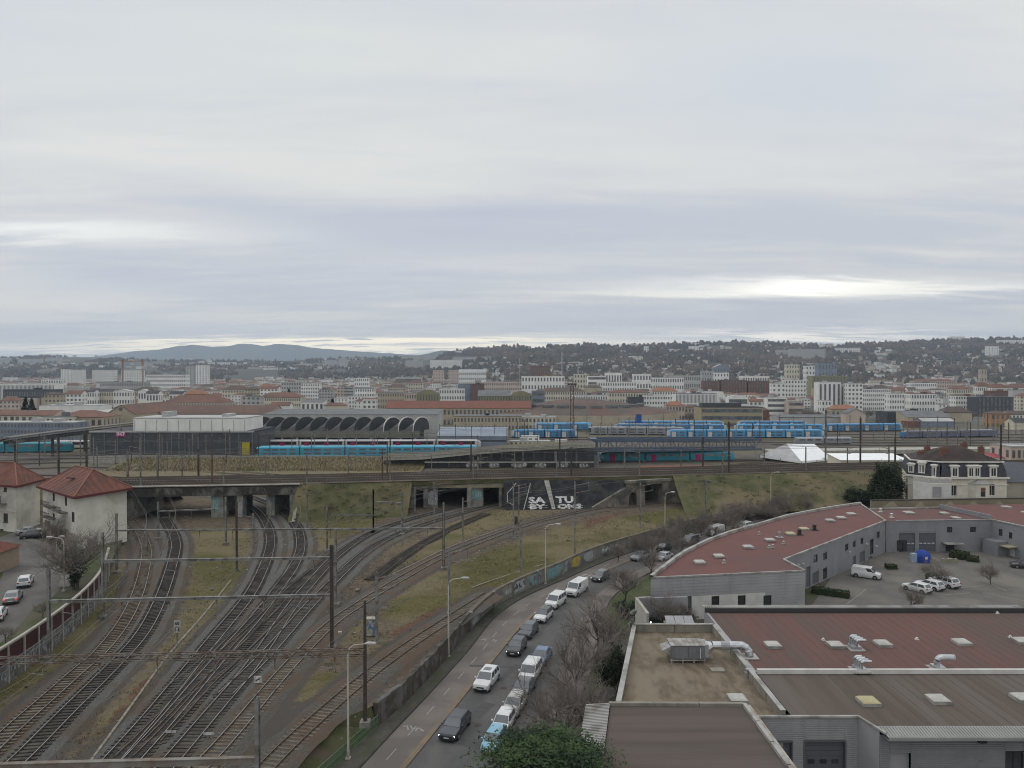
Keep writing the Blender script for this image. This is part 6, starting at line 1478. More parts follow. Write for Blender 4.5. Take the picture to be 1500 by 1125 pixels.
# ---- vaulted engine shed: ten conoid north lights
vs = thing('vaulted_shed',(XAT(500,345),345,RZ),'big dark engine shed with a row of arched shell rooflights','building')
m_shell = M('shell_roof',(.135, .138, .138),(.10, .103, .105), .25,c3=(.10, .10, .10),s3=.08);m_shg = M('shell_glass',(.04, .043, .046),(.055, .058, .062), .5,rough=.3)
Ds = 336;ez = ZAT(632.5,Ds);pitch = 6.75;xA = XAT(236,Ds)
for i in range(18):
    x0 = xA+i*pitch;P0,P1 = Vector((x0,Ds,ez)),Vector((x0+5.8,Ds+16,ez));n = 10;arc = []
    for k in range(n+1):
        a = math.pi*k/n;s = (1-math.cos(a))/2;q = P0.lerp(P1,s);arc.append(Vector((q.x,q.y,ez+6.3*math.sin(a)** .75)))
    low_ = [P0.lerp(P1,k/n)+Vector((-pitch+ .3,0, .2))for k in range(n+1)]
    mb = MB();ribbon(mb,arc,low_);part_at(mb,'roof_shell',m_shell,vs)
    mb = MB();mb.poly(arc);part_at(mb,'arched_glazing',m_shg,vs)
    mb = MB()
    for a,b in zip(arc[:-1],arc[1:]):mb.bar(a,b, .35, .35 if i<15 else .45)
    part_at(mb,'arch_rim',m_shell if i<15 else m_white,vs)
xe = xA+17*pitch+3;mb = MB();mb.bx(xA-8,xe,Ds- .2,Ds+ .1,ez-2.6,ez+ .3);mb.bx(xA-8,xe,Ds+16,Ds+17,RZ,ez+3);part_at(mb,'fascia_beam',M('shed_beam',(.17, .165, .13),(.13, .125, .1), .3),vs)
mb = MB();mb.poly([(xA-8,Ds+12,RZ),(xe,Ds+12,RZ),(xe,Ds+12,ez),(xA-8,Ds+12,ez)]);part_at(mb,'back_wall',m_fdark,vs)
for i in range(19):mb = MB();mb.bx(xA-6+i*pitch,xA-5.4+i*pitch,Ds- .1,Ds+ .4,RZ,ez-2);part_at(mb,'column',m_fgrey,vs)
rr_ = bld('flat grey roofed hall behind the arched rooflights',385,640,607,372,wall='g',roof='shed',rm='g',rpx=4,win=None,depth=30,z0=RZ,name='long_hall')
bb = bld('blue grey metal box building beside the end of the vaulted shed',640,742,639,322,wall='l',roof='shed',rm='g',rpx=9,win=None,depth=20,z0=RZ,name='metal_hall',rmat=m_fblue)
hh = ZAT(639,322)-RZ
for i in range(6):mb = MB();a = hh*i/6;mb.bx(-15.2,15.2,-.10,0,a+ .03,a+hh/6- .03);mb.build('cladding_panel',m_fblue if i!=3 else m_fdark,bb)
kb = bld('low cream cabin with white roof between the metal hall and the truss bridge',746,806,647,330,wall='c',roof='flat',rm='w',rows=1,cols=9,depth=6,z0=RZ,name='site_cabin')
bld('small white cabin stacked behind the cream cabin',764,790,640,336,wall='w',roof='flat',rm='w',rows=1,cols=3,depth=5,z0=RZ,name='site_cabin');bld('plain white box cabin right of the cream cabin',814,831,646,326,wall='w',roof='flat',rm='w',rows=1,cols=2,depth=5,z0=RZ,name='site_cabin')

# ---- white tent, long white shed
tn = thing('marquee',G3(1165,676,RZ),'white marquee with peaked roof beside the rail yard','tent');Dt = 268;m_tent = M('tent_fabric',(.85, .86, .86),(.78, .79, .8), .4,rough=.6)
a,b,c,d = AT(1113,667,Dt+4),AT(1174,676,Dt-6),AT(1218,671.5,Dt+2),AT(1152,668,Dt+18);r0,r1 = AT(1152,650,Dt+8),AT(1192,649.5,Dt+10)
for i,f in enumerate(((a,b,r0),(b,c,r1,r0),(c,d,r1),(d,a,r0,r1))):mb = MB();mb.poly(f);part_at(mb,'roof_panel',M('tent_gable_grey',(.40, .40, .40),(.33, .33, .33), .4)if i==0 else m_tent,tn)  # first panel is a darker grey than the other three
for p,q in((a,b),(b,c)):mb = MB();mb.add([p,q,q-Vector((0,0, .7)),p-Vector((0,0, .7))],[(0,1,2,3)]);part_at(mb,'valance',m_tent,tn)
for p in(a,b,c,d,b.lerp(c, .5),a.lerp(b, .5)):mb = MB();mb.bar((p.x,p.y,RZ),(p.x,p.y,p.z), .2, .2);part_at(mb,'pole',m_steel,tn)
mb = MB();mb.poly([(a.x+1,a.y,RZ),(d.x,d.y,RZ),(d.x,d.y,d.z),(a.x+1,a.y,a.z)]);mb.poly([(d.x,d.y,RZ),(c.x,c.y,RZ),(c.x,c.y,c.z),(d.x,d.y,d.z)]);part_at(mb,'back_sheet',m_fgrey,tn)
R_ = random.Random(4)
for i in range(14):
    p = a.lerp(c,R_.uniform(.15, .9));s = R_.uniform(.6,1.6);mb = MB();mb.box((0,0,s/2),(s*1.6,s,s),R_.uniform(0,3));o = mb.build('pallet_load',(m_fgrey,m_white,m_fbrick,m_fdark)[i%4]);o.location = (p.x,p.y-1+R_.uniform(-1,3),RZ);tag(o,'stack of goods under the white marquee','goods','goods stored under the white marquee')
ws_ = bld('long low white shed with bright roof between the marquee and villa',1233,1331,674,228,wall='c',roof='shed',rm='w',rpx=5,win=None,depth=10,z0=RZ,name='white_shed',rmat=m_tent)
mb = MB();mb.bx(-9,-7.6,-.08,0,0,2.4);mb.build('door',m_fgrey,ws_)
bld('pinkish white building with small square windows at the right edge behind the villa',1482,1530,655,225,wall='p',roof='flat',rm='w',rows=2,cols=6,depth=10,z0=RZ)
bld('low hut with bright red roof left of the pinkish building',1455,1483,670,228,wall='w',roof='shed',rm='t',rpx=4,win=None,depth=5,z0=RZ,rmat=m_red)

# ---- ramp wall and dry grass bank behind the main line
m_dry = M('dry_grass',(.165, .130, .075),(.12, .098, .055), .8,sq=(2.5,1, .35),c3=(.12, .115, .04),s3=.12,bump=.6,bscale=4,lo3=.5,hi3=.7)
mb = MB();n = 40;xs = [XAT(165,250)+(XAT(622,250)-XAT(165,250))*i/n for i in range(n+1)]
ribbon(mb,[Vector((x,226,RZ+ .02))for x in xs],[Vector((x,246,RZ+ .35))for x in xs]);ribbon(mb,[Vector((x,246,RZ+ .35))for x in xs],[Vector((x,262,ZAT(670,262)))for x in xs])
mb.build('dry_grass_bank',m_dry,kind='structure')
R_ = random.Random(9);mb = MB()
for i in range(9000):
    x = R_.uniform(XAT(172,250),XAT(618,250));y = R_.uniform(240,261.5);z = RZ+ .3+(max(0,y-246))/16*(ZAT(670,262)-RZ- .3);h = R_.uniform(.35, .95);a = R_.uniform(0,3.14);w_ = R_.uniform(.06, .16);l = R_.uniform(-.2, .2)
    mb.add([(x-w_*math.cos(a),y-w_*math.sin(a),z),(x+w_*math.cos(a),y+w_*math.sin(a),z),(x+l,y+l* .5,z+h)],[(0,1,2)])
mb.build('tall_dry_grass',M('dry_grass_blades',(.19, .148, .082),(.12, .11, .05), .12),kind='stuff')
lw_ = thing('low_wall',(XAT(130,263),263,RZ),'long low pale wall topping the dry grass bank in front of the depot trains','wall')
for i in range(30):
    xa,xb = XAT(130,263)+5.05*i,XAT(130,263)+5.05*(i+1);mb = MB();mb.bx(xa+ .02,xb- .02,262.6,263.2,RZ,ZAT(667.6,263));part_at(mb,'wall_panel',m_concl,lw_)
rp = thing('flyover_ramp',(XAT(740,246),246,RZ),'rising concrete railway ramp with a dark colonnade beneath, left of the truss bridge','ramp')
ys = [(560,668.5),(620,667),(680,661),(740,656),(800,652.5),(872,649.5)];Dr = 250
mb = MB();tp = [AT(x,y,Dr)for x,y in ys]
ribbon(mb,tp,[p+Vector((0,11,0))for p in tp]);part_at(mb,'ramp_deck',m_yard,rp)
mb = MB();ribbon(mb,tp,[p+Vector((0,0,-1.4))for p in tp]);ribbon(mb,[p+Vector((0,-.3, .35))for p in tp],[p+Vector((0,-.3,-.35))for p in tp]);part_at(mb,'ramp_edge',m_concl,rp)
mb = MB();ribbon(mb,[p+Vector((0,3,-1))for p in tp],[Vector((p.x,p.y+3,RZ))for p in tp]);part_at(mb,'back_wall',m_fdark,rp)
for i in range(16):
    x = 626+15.6*i;p = AT(x,670,Dr);zt = np.interp(x,[q[0]for q in ys],[q.z for q in tp]);mb = MB();mb.bx(p.x- .25,p.x+ .25,Dr+ .3,Dr+ .9,RZ,zt-1.2);part_at(mb,'column',m_gird,rp)
mb = MB();q0,q1 = AT(622,677,Dr- .3),AT(870,677,Dr- .3);mb.bar(q0,q1, .3, .35);mb.bar(q0+Vector((0,0,-2.6)),q1+Vector((0,0,-2.6)), .5, .3);part_at(mb,'tie_beam',m_concl,rp)
PRm = Plane((0,Dr- .55,RZ),(1,0,0),(0,0,1))
for k,(x0,x1)in enumerate(((682,700),(716,732),(750,772),(784,800),(815,833),(848,862))):scribble(PRm,PRm.rect(x0,678,x1,685),[m_conc,m_sil,m_wht],rp,90+k,letters=3)
# ---- blue steel truss bridge over the yard with its concrete end pier
tb = thing('truss_bridge',AT(870,672,262),'blue grey steel truss railway bridge above the turquoise train','bridge');m_tr = M('truss_paint',(.085, .12, .17),(.065, .09, .13), .5,rough=.6)
z1,z0_ = ZAT(645.5,262),ZAT(661,262);xa,xb = XAT(868,262),XAT(1130,262)
for y in(262,270):
    mb = MB();mb.bar((xa,y,z1),(xb,y+10,z1- .6), .5,1.1);part_at(mb,'top_chord',m_tr,tb);mb = MB();mb.bar((xa,y,z0_),(xb,y+10,z0_- .3), .5, .8);part_at(mb,'bottom_chord',m_tr,tb)
for i in range(22):
    x = xa+(xb-xa)*i/22;x2 = xa+(xb-xa)*(i+1)/22;y = 262+10*i/22;mb = MB();mb.bar((x,y,z0_),(x,y,z1), .3, .3);part_at(mb,'post',m_tr,tb)
    mb = MB();mb.bar((x,y,z0_ if i%2 else z1),(x2,y+ .45,z1 if i%2 else z0_), .22, .22);part_at(mb,'diagonal',m_tr,tb)
mb = MB();mb.add([(xa,262,z0_- .3),(xb,272,z0_- .5),(xb,280,z0_- .5),(xa,270,z0_- .3)],[(0,1,2,3)]);mb.bx(xa- .6,xa+1.8,261.5,270,z0_-1.5,z1+ .6);part_at(mb,'deck',m_tr,tb)
mb = MB();mb.bx(xa-1.0,xa+2.2,261,271,RZ,z0_-1.4);part_at(mb,'end_pier',M('end_pier_concrete',(.22, .22, .235),(.17, .17, .18), .4,streak=.5),tb)
rp2 = thing('flyover_viaduct',AT(1250,660,285),'low concrete viaduct continuing right of the truss bridge behind the marquee','viaduct');q0,q1 = AT(1128,664,282),AT(1560,659,300)
mb = MB();mb.bar(q0,q1, .5,1.6);mb.add([q0+Vector((0,0, .8)),q1+Vector((0,0, .8)),q1+Vector((0,9, .8)),q0+Vector((0,9, .8))],[(0,1,2,3)]);part_at(mb,'deck',m_concl,rp2)
for i in range(14):p = q0.lerp(q1,(i+ .5)/14);mb = MB();mb.bx(p.x- .5,p.x+ .5,p.y+ .2,p.y+7,RZ,p.z- .7);part_at(mb,'pier',m_conc,rp2)
# red surfaced patch
mb = MB();mb.poly(W3([(902,691),(1044,690),(1038,681.5),(945,682)],RZ+ .09));mb.build('red_hardstanding',M('red_gravel',(.22, .085, .055),(.17, .075, .052), .5),kind='structure')
# ---- left: diagonal canopy / footbridge, blue grey office, red roofed houses
cn = thing('covered_footbridge',AT(100,640,300),'long sloping grey footbridge roof crossing above the yard at far left','footbridge');m_can = M('canopy_roof',(.17, .16, .14),(.13, .125, .11), .3)
pts = [AT(10,641.5,262),AT(75,633,285),AT(150,624.5,315),AT(195,619.5,340)]
for a,b in zip(pts[:-1],pts[1:]):
    mb = MB();mb.bar(a,b,4.0, .5);part_at(mb,'roof',m_can,cn);mb = MB();mb.bar(a-Vector((0,-.4,1.7)),b-Vector((0,-.4,1.7)),3.2,1.2);part_at(mb,'parapet',m_gird,cn)
for t_ in(.05, .3, .55, .8):p = pts[0].lerp(pts[3],t_);mb = MB();mb.bx(p.x- .4,p.x+ .4,p.y,p.y+ .8,RZ,p.z-1);part_at(mb,'column',m_dsteel,cn)
mb = MB();a = AT(-30,655,262);mb.bar(pts[0],a,4, .5);part_at(mb,'stair_roof',m_can,cn)
bld('blue grey office block with a row of windows at far left',-20,108,619.5,350,wall='l',roof='flat',rm='w',rows=3,cols=26,depth=12,z0=RZ,name='office_building')
bld('cream house with red roof at far left edge behind the blue grey office',-16,22,608,385,wall='c',roof='gable',rm='t',rpx=7,rows=3,depth=12);bld('cream building with red roof above the blue grey office, second from left',20,78,608.5,380,wall='c',roof='gable',rm='t',rpx=7,rows=3,depth=13)
bld('cream building with large red hipped roof right of the two red roofs',76,150,611,372,wall='b',roof='hip',rm='t',rpx=9,rows=2,depth=18);bld('yellowish flat fronted block below the red roofs at left',60,106,611,368,wall='c',roof='flat',rm='g',rows=3,cols=7,depth=6)
wr_ = bld('tan gable front warehouse with round window',155,198,607,395,wall='b',roof='gablef',rm='t',rpx=14,win=None,depth=60,name='warehouse');mb = MB();h_ = ZAT(599.5,395);mb.tube([(0,-.1,h_- .0),(0, .1,h_)],[1.1,1.1],12);mb.build('round_window',m_glass_far,wr_)
bld('very long warehouse with brownish red roof running right of the tan gable',186,396,606,420,wall='b',roof='gable',rm='b',rpx=11,rows=1,cols=40,depth=26,name='warehouse',rmat=M('brown_red_tiles',(.145, .085, .066),(.115, .072, .058), .3,c3=(.11, .07, .055),s3=.04))
bld('low white hall left of the tan gable warehouse',57,140,594.5,500,wall='w',roof='flat',rm='w',win=None,depth=20,name='white_hall');bld('white sheet roof between the red roofs and the tan gable',124,172,609,410,wall='w',roof='shed',rm='w',rpx=7,win=None,depth=20,name='white_hall')
bld('big building with spreading red hipped roof and cream wall above the long warehouse',238,330,590,560,wall='c',roof='hip',rm='t',rpx=11,rows=3,cols=22,depth=18)
# ---- middle: long red roof, roundhouse, beige block
lr = bld('very long low building with orange red roof and tan wall behind the metal hall',566,778,597.5,470,wall='b',roof='gable',rm='t',rpx=10,rows=2,cols=36,depth=14,name='long_building',rmat=M('orange_red_tiles',(.21, .085, .062),(.17, .078, .06), .2))
rh_ = thing('roundhouse',(XAT(862,430),430,0),'low roundhouse with faceted brown and red roof segments and small roof monitors','building')
cx,cy,Ri,Ro = XAT(862,455),505.0,24.0,66.0;zi,zo = ZAT(591,470),ZAT(609,440)
for i in range(11):
    a0,a1 = math.radians(196+15*i),math.radians(196+15*(i+1));q = [Vector((cx+math.cos(a)*r_,cy+math.sin(a)*r_,z_))for a,r_,z_ in((a0,Ri,zi),(a1,Ri,zi),(a1,Ro,zo),(a0,Ro,zo))]
    mb = MB();mb.poly(q);part_at(mb,'roof_segment',M('dull_red_tiles',(.13, .07, .056),(.10, .06, .05), .3)if i in(1,5,8)else(m_rbro,m_rgrey)[0],rh_);mb = MB();mb.poly([q[3],q[2],(q[2].x,q[2].y,0),(q[3].x,q[3].y,0)]);part_at(mb,'wall',m_fbeige,rh_)
    c = (q[0]* .6+q[1]* .6+q[2]* .4+q[3]* .4)/2;mb = MB();mb.box((c.x,c.y,c.z+ .7),(7,4,1.6),(a0+a1)/2+math.pi/2);part_at(mb,'roof_monitor',m_rgrey,rh_)
mb = MB();mb.tube([(cx,cy,zi- .2),(cx,cy,zi+2)],[Ri+1,Ri* .3],18);part_at(mb,'centre_roof',m_rbro,rh_)
bld('long white and cream rail offices in front of the roundhouse',745,815,611,440,wall='c',roof='flat',rm='w',rows=2,cols=12,depth=8,name='office_building')
bg_ = bld('beige block with dark roof band and ribbon windows behind the blue trains',1027,1118,597,455,wall='c',roof='flat',rm='d',rpx=0,rows=3,win='band',depth=18,name='office_building',wmat=M('beige_panels',(.36, .31, .20),(.33, .28, .18), .4));mb = MB();mb.bx(-18,6,1,9,ZAT(597,455)+ .2,ZAT(590.5,455));mb.build('roof_plant_room',m_fdark,bg_)
bl = bld('small bright blue box beside the roundhouse',933,940,608,436,wall='l',roof='flat',rm='d',win=None,depth=4,name='blue_hut',wmat=M('bright_blue',(.03, .10, .33),(.025, .08, .28),1),z0=RZ)

# ------------------------------------------------------------------ trains
m_tblue = M('train_blue',(.04, .24, .48),(.04, .19, .40), .25,rough=.35,coat=.3);m_tcyan = M('train_cyan',(.05, .36, .52),(.045, .31, .46), .25,rough=.35,coat=.3);m_tteal = M('train_teal',(.03, .22, .28),(.025, .18, .24), .25,rough=.4)
m_tsky = M('train_sky_blue',(.07, .31, .56),(.06, .25, .47), .25,rough=.35,coat=.3);m_tgrey = M('train_grey',(.30, .31, .33),(.25, .26, .28), .25,rough=.4);m_twh = M('train_white',(.58, .57, .56),(.5, .49, .48), .3,rough=.4)
m_tmag = M('train_magenta',(.33, .02, .10),(.28, .02, .09),1);m_tpur = M('train_dark_band',(.035, .015, .03),(.05, .03, .045), .5,rough=.2);m_tund = M('train_underframe',(.03, .03, .03),(.045, .042, .04),1)
def train(label,x0,y0,x1,y1,H,n,body,roofm,band='single',doors=None,ends=(1,1),z=RZ,wdth=2.9,cab=None,group='trains in the depot yard',endm=None):
    A,B = G3(x0,y0,z),G3(x1,y1,z);d = (B-A).normalized();s = Vector((-d.y,d.x,0));s = s if s.y>0 else-s;L = (B-A).length
    t = thing('train',A,label,'train',group);ax = Matrix((d,s,Vector((0,0,1)))).transposed();cl = L/n;W2 = wdth/2
    prof = [(-W2, .55),(-W2- .03,H* .55),(-W2+ .02,H- .55),(-W2+ .45,H- .15),(-W2+ .9,H),(W2- .9,H),(W2- .45,H- .15),(W2- .02,H- .55),(W2+ .03,H* .55),(W2, .55)]
    Pn = lambda a,b,c:A+d*a+s*b+Vector((0,0,c))
    for i in range(n):
        a,b = i*cl+ .25,(i+1)*cl- .25;st = [(a,1),(b,1)]
        if i==0 and ends[0]:st = [(a, .45),(a+ .6, .72),(a+2.2,1),(b,1)]
        if i==n-1 and ends[1]:st = st[:-1]+[(b-2.2,1),(b- .6, .72),(b, .45)]
        mb = MB();vv = [];m_ = len(prof)
        for q,k in st:
            kz = k if k<1 else 1;vv+=[Pn(q,y_, .55+(z_- .55)*(kz* .5+ .5 if z_>1.2 else 1))for y_,z_ in((y_*(.6+ .4*kz),z_)for y_,z_ in prof)]
        fs = [(j*m_+k,j*m_+(k+1)%m_,(j+1)*m_+(k+1)%m_,(j+1)*m_+k)for j in range(len(st)-1)for k in range(m_)]
        mb.add(vv,fs);mb.add(vv[:m_],[tuple(range(m_))]);mb.add(vv[-m_:],[tuple(range(m_))])
        mb.m = [1 if(len(f)==4 and(f[0]%m_)in(3,4,5))and idx<len(fs)else 0 for idx,f in enumerate(mb.f)]
        co = part_at(mb,'coach',[body,roofm],t)
        rows = ((.56, .80),)if band=='single' else((.26, .42),(.60, .76));c0,c1 = a+(2.5 if i==0 and ends[0]else .8),b-(2.5 if i==n-1 and ends[1]else .8)
        dps = [c0+(c1-c0)*f for f in(doors or())]
        for r0_,r1_ in rows:
            k = max(2,int((c1-c0)/3.2));mb = MB()
            if body is m_twh:mb.box(Pn((c0+c1)/2,-W2- .03,H*(r0_+r1_)/2- .05),(c1-c0, .06,H*(r1_-r0_)*1.35),0,0,ax);part_at(mb,'window_band',m_tpur,co);continue
            for j in range(k):q = c0+(c1-c0)*(j+ .5)/k;mb.box(Pn(q,-W2- .02,H*(r0_+r1_)/2),((c1-c0)/k* .72, .06,H*(r1_-r0_)),0,0,ax)
            part_at(mb,'windows',m_glass_far,co,kind='stuff')
        for dp in dps:mb = MB();mb.box(Pn(dp,-W2- .05,H* .42),(1.9, .08,H* .62),0,0,ax);part_at(mb,'door',endm or m_tmag,co)
        mb = MB();mb.box(Pn((a+b)/2,0, .42),(b-a-1,wdth* .8, .5),0,0,ax)
        for q in(a+2.5,b-2.5):mb.box(Pn(q,0, .35),(2.6,wdth* .82, .7),0,0,ax)
        part_at(mb,'underframe',m_tund,co)
        if i<n-1:mb = MB();mb.box(Pn(b+ .25,0,H* .5),(.6,wdth* .8,H* .7),0,0,ax);part_at(mb,'gangway',m_tund,co)
        if cab and((i==0 and ends[0])or(i==n-1 and ends[1])):
            q = a+ .5 if(i==0 and ends[0])else b- .5;mb = MB();mb.box(Pn(q,0,H* .55),(1.3,wdth* .94,H* .5),0,0,ax);part_at(mb,'cab_front',cab,co)
        if i%2==0:mb = MB();q = (a+b)/2;mb.bar(Pn(q- .8,0,H),Pn(q,0,H+ .7), .1, .1);mb.bar(Pn(q,0,H+ .7),Pn(q+ .7,0,H+1.3), .1, .1);mb.bar(Pn(q+ .7,-.8,H+1.3),Pn(q+ .7, .8,H+1.3), .08, .08);part_at(mb,'pantograph',m_dsteel,co)
    return t
train('white and dark purple commuter train with magenta doors in front of the vaulted shed',372,658.5,705,657.5,4.2,5,m_twh,m_tgrey,doors=(.13, .62),cab=None)
train('long light blue double deck train in front of the purple and white train',374,669.5,702,668,4.3,5,m_tcyan,m_tcyan,band='double',cab=m_tpur)
train('turquoise train standing under the blue truss bridge',878,676.5,1074,675.5,3.7,3,m_tteal,m_tcyan,doors=(.15,),cab=m_tcyan)
train('turquoise train partly hidden below the sloping footbridge at far left',-40,664,108,662,4.2,3,m_tteal,m_tteal,ends=(0,1))
train('white train fragment standing behind the turquoise train at far left',78,657,133,657,3.6,2,m_twh,m_twh,ends=(0,0))
bluet = [('front left blue double deck train beside the cream cabin',749,641.5,846,641.5,4.4,4),('second blue double deck train behind the front left one',782,630.5,865,630,4.4,3),('blue train sticking out behind the grey train at left',845,629,868,629,4.3,1),
 ('long bright blue double deck train just above the truss bridge',977,641.5,1206,641.5,4.4,8),('pale blue train in the second row above the truss bridge',900,631,1064,632,4.2,6),('blue train in the second row right of the pale blue one',1076,632.5,1207,632.5,4.4,5),('blue train at the right end of the blue rows',1206,632,1320,631,4.4,4),
 ('blue train peeking out in the third row near the middle',905,626,1060,626.5,4.2,6),('light blue train in the third row at right',1080,626.5,1180,626.5,4.2,4)]
for i,(lb,x0,y0,x1,y1,H,n)in enumerate(bluet):train(lb,x0,y0,x1,y1,H,n,m_tblue if i%2==0 else m_tsky,m_tgrey if i in(4,7,8)else m_tsky,band='double',doors=(.08,),cab=m_twh,endm=m_twh)
train('grey double deck train left of the bright blue trains',862,636.5,1004,637.5,4.4,5,m_tgrey,m_tgrey,band='double',cab=m_tund)
train('dull grey and violet train at the right of the yard',1320,642,1458,639.5,3.8,5,M('train_violet_grey',(.16, .165, .24),(.13, .135, .2), .3),m_tgrey,cab=m_tblue)
train('old silver carriages behind the white marquee',1164,651,1246,650.5,3.3,2,m_tgrey,m_tgrey,ends=(0,0))

# ------------------------------------------------------------------ masts, gantries, wires
m_mast = M('mast_galvanised',(.24, .24, .225),(.165, .165, .155),1.5,rough=.6,c3=(.10, .095, .085),s3=.8);m_mastd = M('mast_dark',(.045, .038, .034),(.07, .055, .045),1.5,rough=.8)
m_ins = M('insulator',(.20, .10, .07),(.16, .09, .06),3,rough=.4);m_wire = M('overhead_wire_metal',(.08, .078, .075),(.10, .095, .09),1,rough=.6)
def lattice(mb,a,b,hgt,wdt,step=1.0,th=.09):
    a,b = Vector(a),Vector(b);d = b-a;L = d.length;d.normalize();n = max(2,int(L/step));s = Vector((-d.y,d.x,0)).normalized()*wdt/2;u = Vector((0,0,hgt/2))
    for p in(s+u,s-u,-s+u,-s-u):mb.bar(a+p,b+p,th,th)
    for i in range(n):
        p,q = a+d*(L*i/n),a+d*(L*(i+1)/n);sg = 1 if i%2 else-1
        for e in(s,-s):mb.bar(p+e-u*sg,q+e+u*sg,th* .6,th* .6)
        mb.bar(p+s+u,q-s+u,th* .5,th* .5)
def gantry(label,L_,R_,ybm,kind='beam',mat=None,hl=0.5,mkind='h',extra=()):
    """L_, R_: (px, base py, top py) of the two masts; ybm: pixel rows of the beam at both ends"""
    a,b = G3(L_[0],L_[1],RZ),G3(R_[0],R_[1],RZ);t = thing('catenary_gantry',a,label,'catenary gantry','gantries over the tracks')
    za,zb_ = ZAT(ybm[0],a.y),ZAT(ybm[1],b.y);mt = mat or m_rust
    for p,tp in((a,ZAT(L_[2],a.y)),(b,ZAT(R_[2],b.y))):
        mb = MB()
        if mkind=='h':
            mb.bx(p.x- .13,p.x+ .13,p.y- .2,p.y- .17,RZ,tp);mb.bx(p.x- .13,p.x+ .13,p.y+ .17,p.y+ .2,RZ,tp);mb.bx(p.x- .02,p.x+ .02,p.y- .18,p.y+ .18,RZ,tp)
        else:lattice(mb,(p.x,p.y,RZ),(p.x,p.y,tp), .4, .4)if 0 else mb.tube([(p.x,p.y,RZ),(p.x,p.y,tp)],[.2, .13],6)
        part_at(mb,'mast',m_mastd if mkind=='d' else m_mast,t);mb = MB();mb.box((p.x,p.y,RZ+ .15),(.9, .9, .5));part_at(mb,'footing',m_conc,t)
    A_,B_ = Vector((a.x,a.y,za)),Vector((b.x,b.y,zb_));mb = MB()
    if kind=='lattice':lattice(mb,A_,B_,hl,hl* .8,1.1)
    else:mb.bar(A_,B_, .22,hl);mb.bar(A_+Vector((0,0,hl/2)),B_+Vector((0,0,hl/2)), .34, .05);mb.bar(A_-Vector((0,0,hl/2)),B_-Vector((0,0,hl/2)), .34, .05)
    part_at(mb,'beam',mt,t)
    n = max(2,int((B_-A_).length/5.0))
    for i in range(n):
        p = A_.lerp(B_,(i+ .5)/n);mb = MB();mb.bar(p,p-Vector((0,0,1.5)), .07, .07);mb.bar(p-Vector((0,0,1.45)),p-Vector((1.3, .2,1.2)), .05, .05);o = part_at(mb,'drop_arm',m_mast,t)
        mb = MB();mb.tube([p-Vector((0,0,hl/2+ .05)),p-Vector((0,0,hl/2+ .5))],[.1, .07],6);part_at(mb,'insulator',m_ins,o)
    return t
gantry('rusty lattice gantry beam crossing the whole track field at mid height',(-60,1040,880),(535,1062,880),(969,955),'lattice',m_rust, .55,'d')
gantry('nearest gantry, grey girder along the bottom edge ending at a tall grey mast',(-90,1270,1020),(378,1239,1022),(1125,1113),'beam',M('girder_rusty_grey',(.22, .21, .19),(.15, .11, .085), .8), .38)
gantry('gantry starting by the maroon barrier and crossing to the middle masts',(72,966,832),(487,950,800),(881,872),'beam',m_mast, .28)
gantry('gantry from the barrier end to the middle masts, in front of the grass strip',(151,906,780),(492,887,775),(822,817),'beam',m_mast, .28)
gantry('thin long gantry from the white house corner to the field mast',(171,840,752),(650,834,736),(777,774),'beam',m_mast, .2)
gantry('small gantry under the left part of the low bridge',(331,797,728),(232,790,735),(745,749),'beam',m_mast, .2)
gantry('small grey gantry standing left of the triple tunnel portal',(479,808,741),(547,781,717),(754,755),'beam',m_mast, .2)
gantry('second small gantry beside the triple tunnel portal',(547,781,717),(589,784,722),(735,737),'beam',m_mast, .2)
def mast(label,px,yb_,yt,z=RZ,kind='h',arm=0,group='single masts along the tracks',name='catenary_mast',D=None,base=None,r=.15):
    b = G3(px,yb_,z)if D is None else Vector((XAT(px,D),D,z));tp = ZAT(yt,b.y);t = thing(name,b,label,'mast',group);H_ = tp-z;mb = MB()
    if kind=='h':mb.bx(-r,r,-.19,-.16,0,H_);mb.bx(-r,r, .16, .19,0,H_);mb.bx(-.02, .02,-.17, .17,0,H_);mb.build('pole',m_mast,t)
    elif kind=='d':mb.bx(-r*1.1,r*1.1,-.16, .16,0,H_);mb.build('pole',m_mastd,t)
    elif kind=='r':mb.tube([(0,0,0),(0,0,H_)],[r*1.2,r* .7],7);mb.build('pole',M('rusty_pole',(.13, .075, .05),(.09, .055, .042),1),t)
    elif kind=='l':lattice(mb,(0,0,0),(.01,0,H_),r*2.5,r*2.5,1.2, .1)if False else None;
    mb = MB();mb.box((0,0, .05),(.6, .6, .35));mb.build('footing',m_conc,t)
    if arm:
        s = arm;mb = MB();mb.bar((0,0,H_- .8),(s*2.6,0,H_- .2), .08, .08);mb.bar((0,0,H_-2.1),(s*2.6,0,H_-1.6), .07, .07);mb.bar((s*2.4,0,H_- .2),(s*2.5,0,H_-1.7), .05, .05);mb.build('bracket_arm',m_mast,t)
        mb = MB();mb.tube([(s* .3,0,H_- .75),(s* .75,0,H_- .62)],[.1, .1],6);mb.tube([(s* .3,0,H_-2.05),(s* .75,0,H_-1.95)],[.1, .1],6);mb.build('insulator',m_ins,t,kind='stuff')
    return t
mast('dark mast in the grass strip between the curved tracks',347,837,735,kind='d',arm=0,r=.13);mast('dark slim pole beside the long curve in the middle field',650,833,738,kind='d',r=.18)
mast('grey mast with cantilever at the centre of the track field',552,942,838,arm=1);mast('thin dark mast right behind the mast at the centre',486,952,798,kind='d',r=.16)
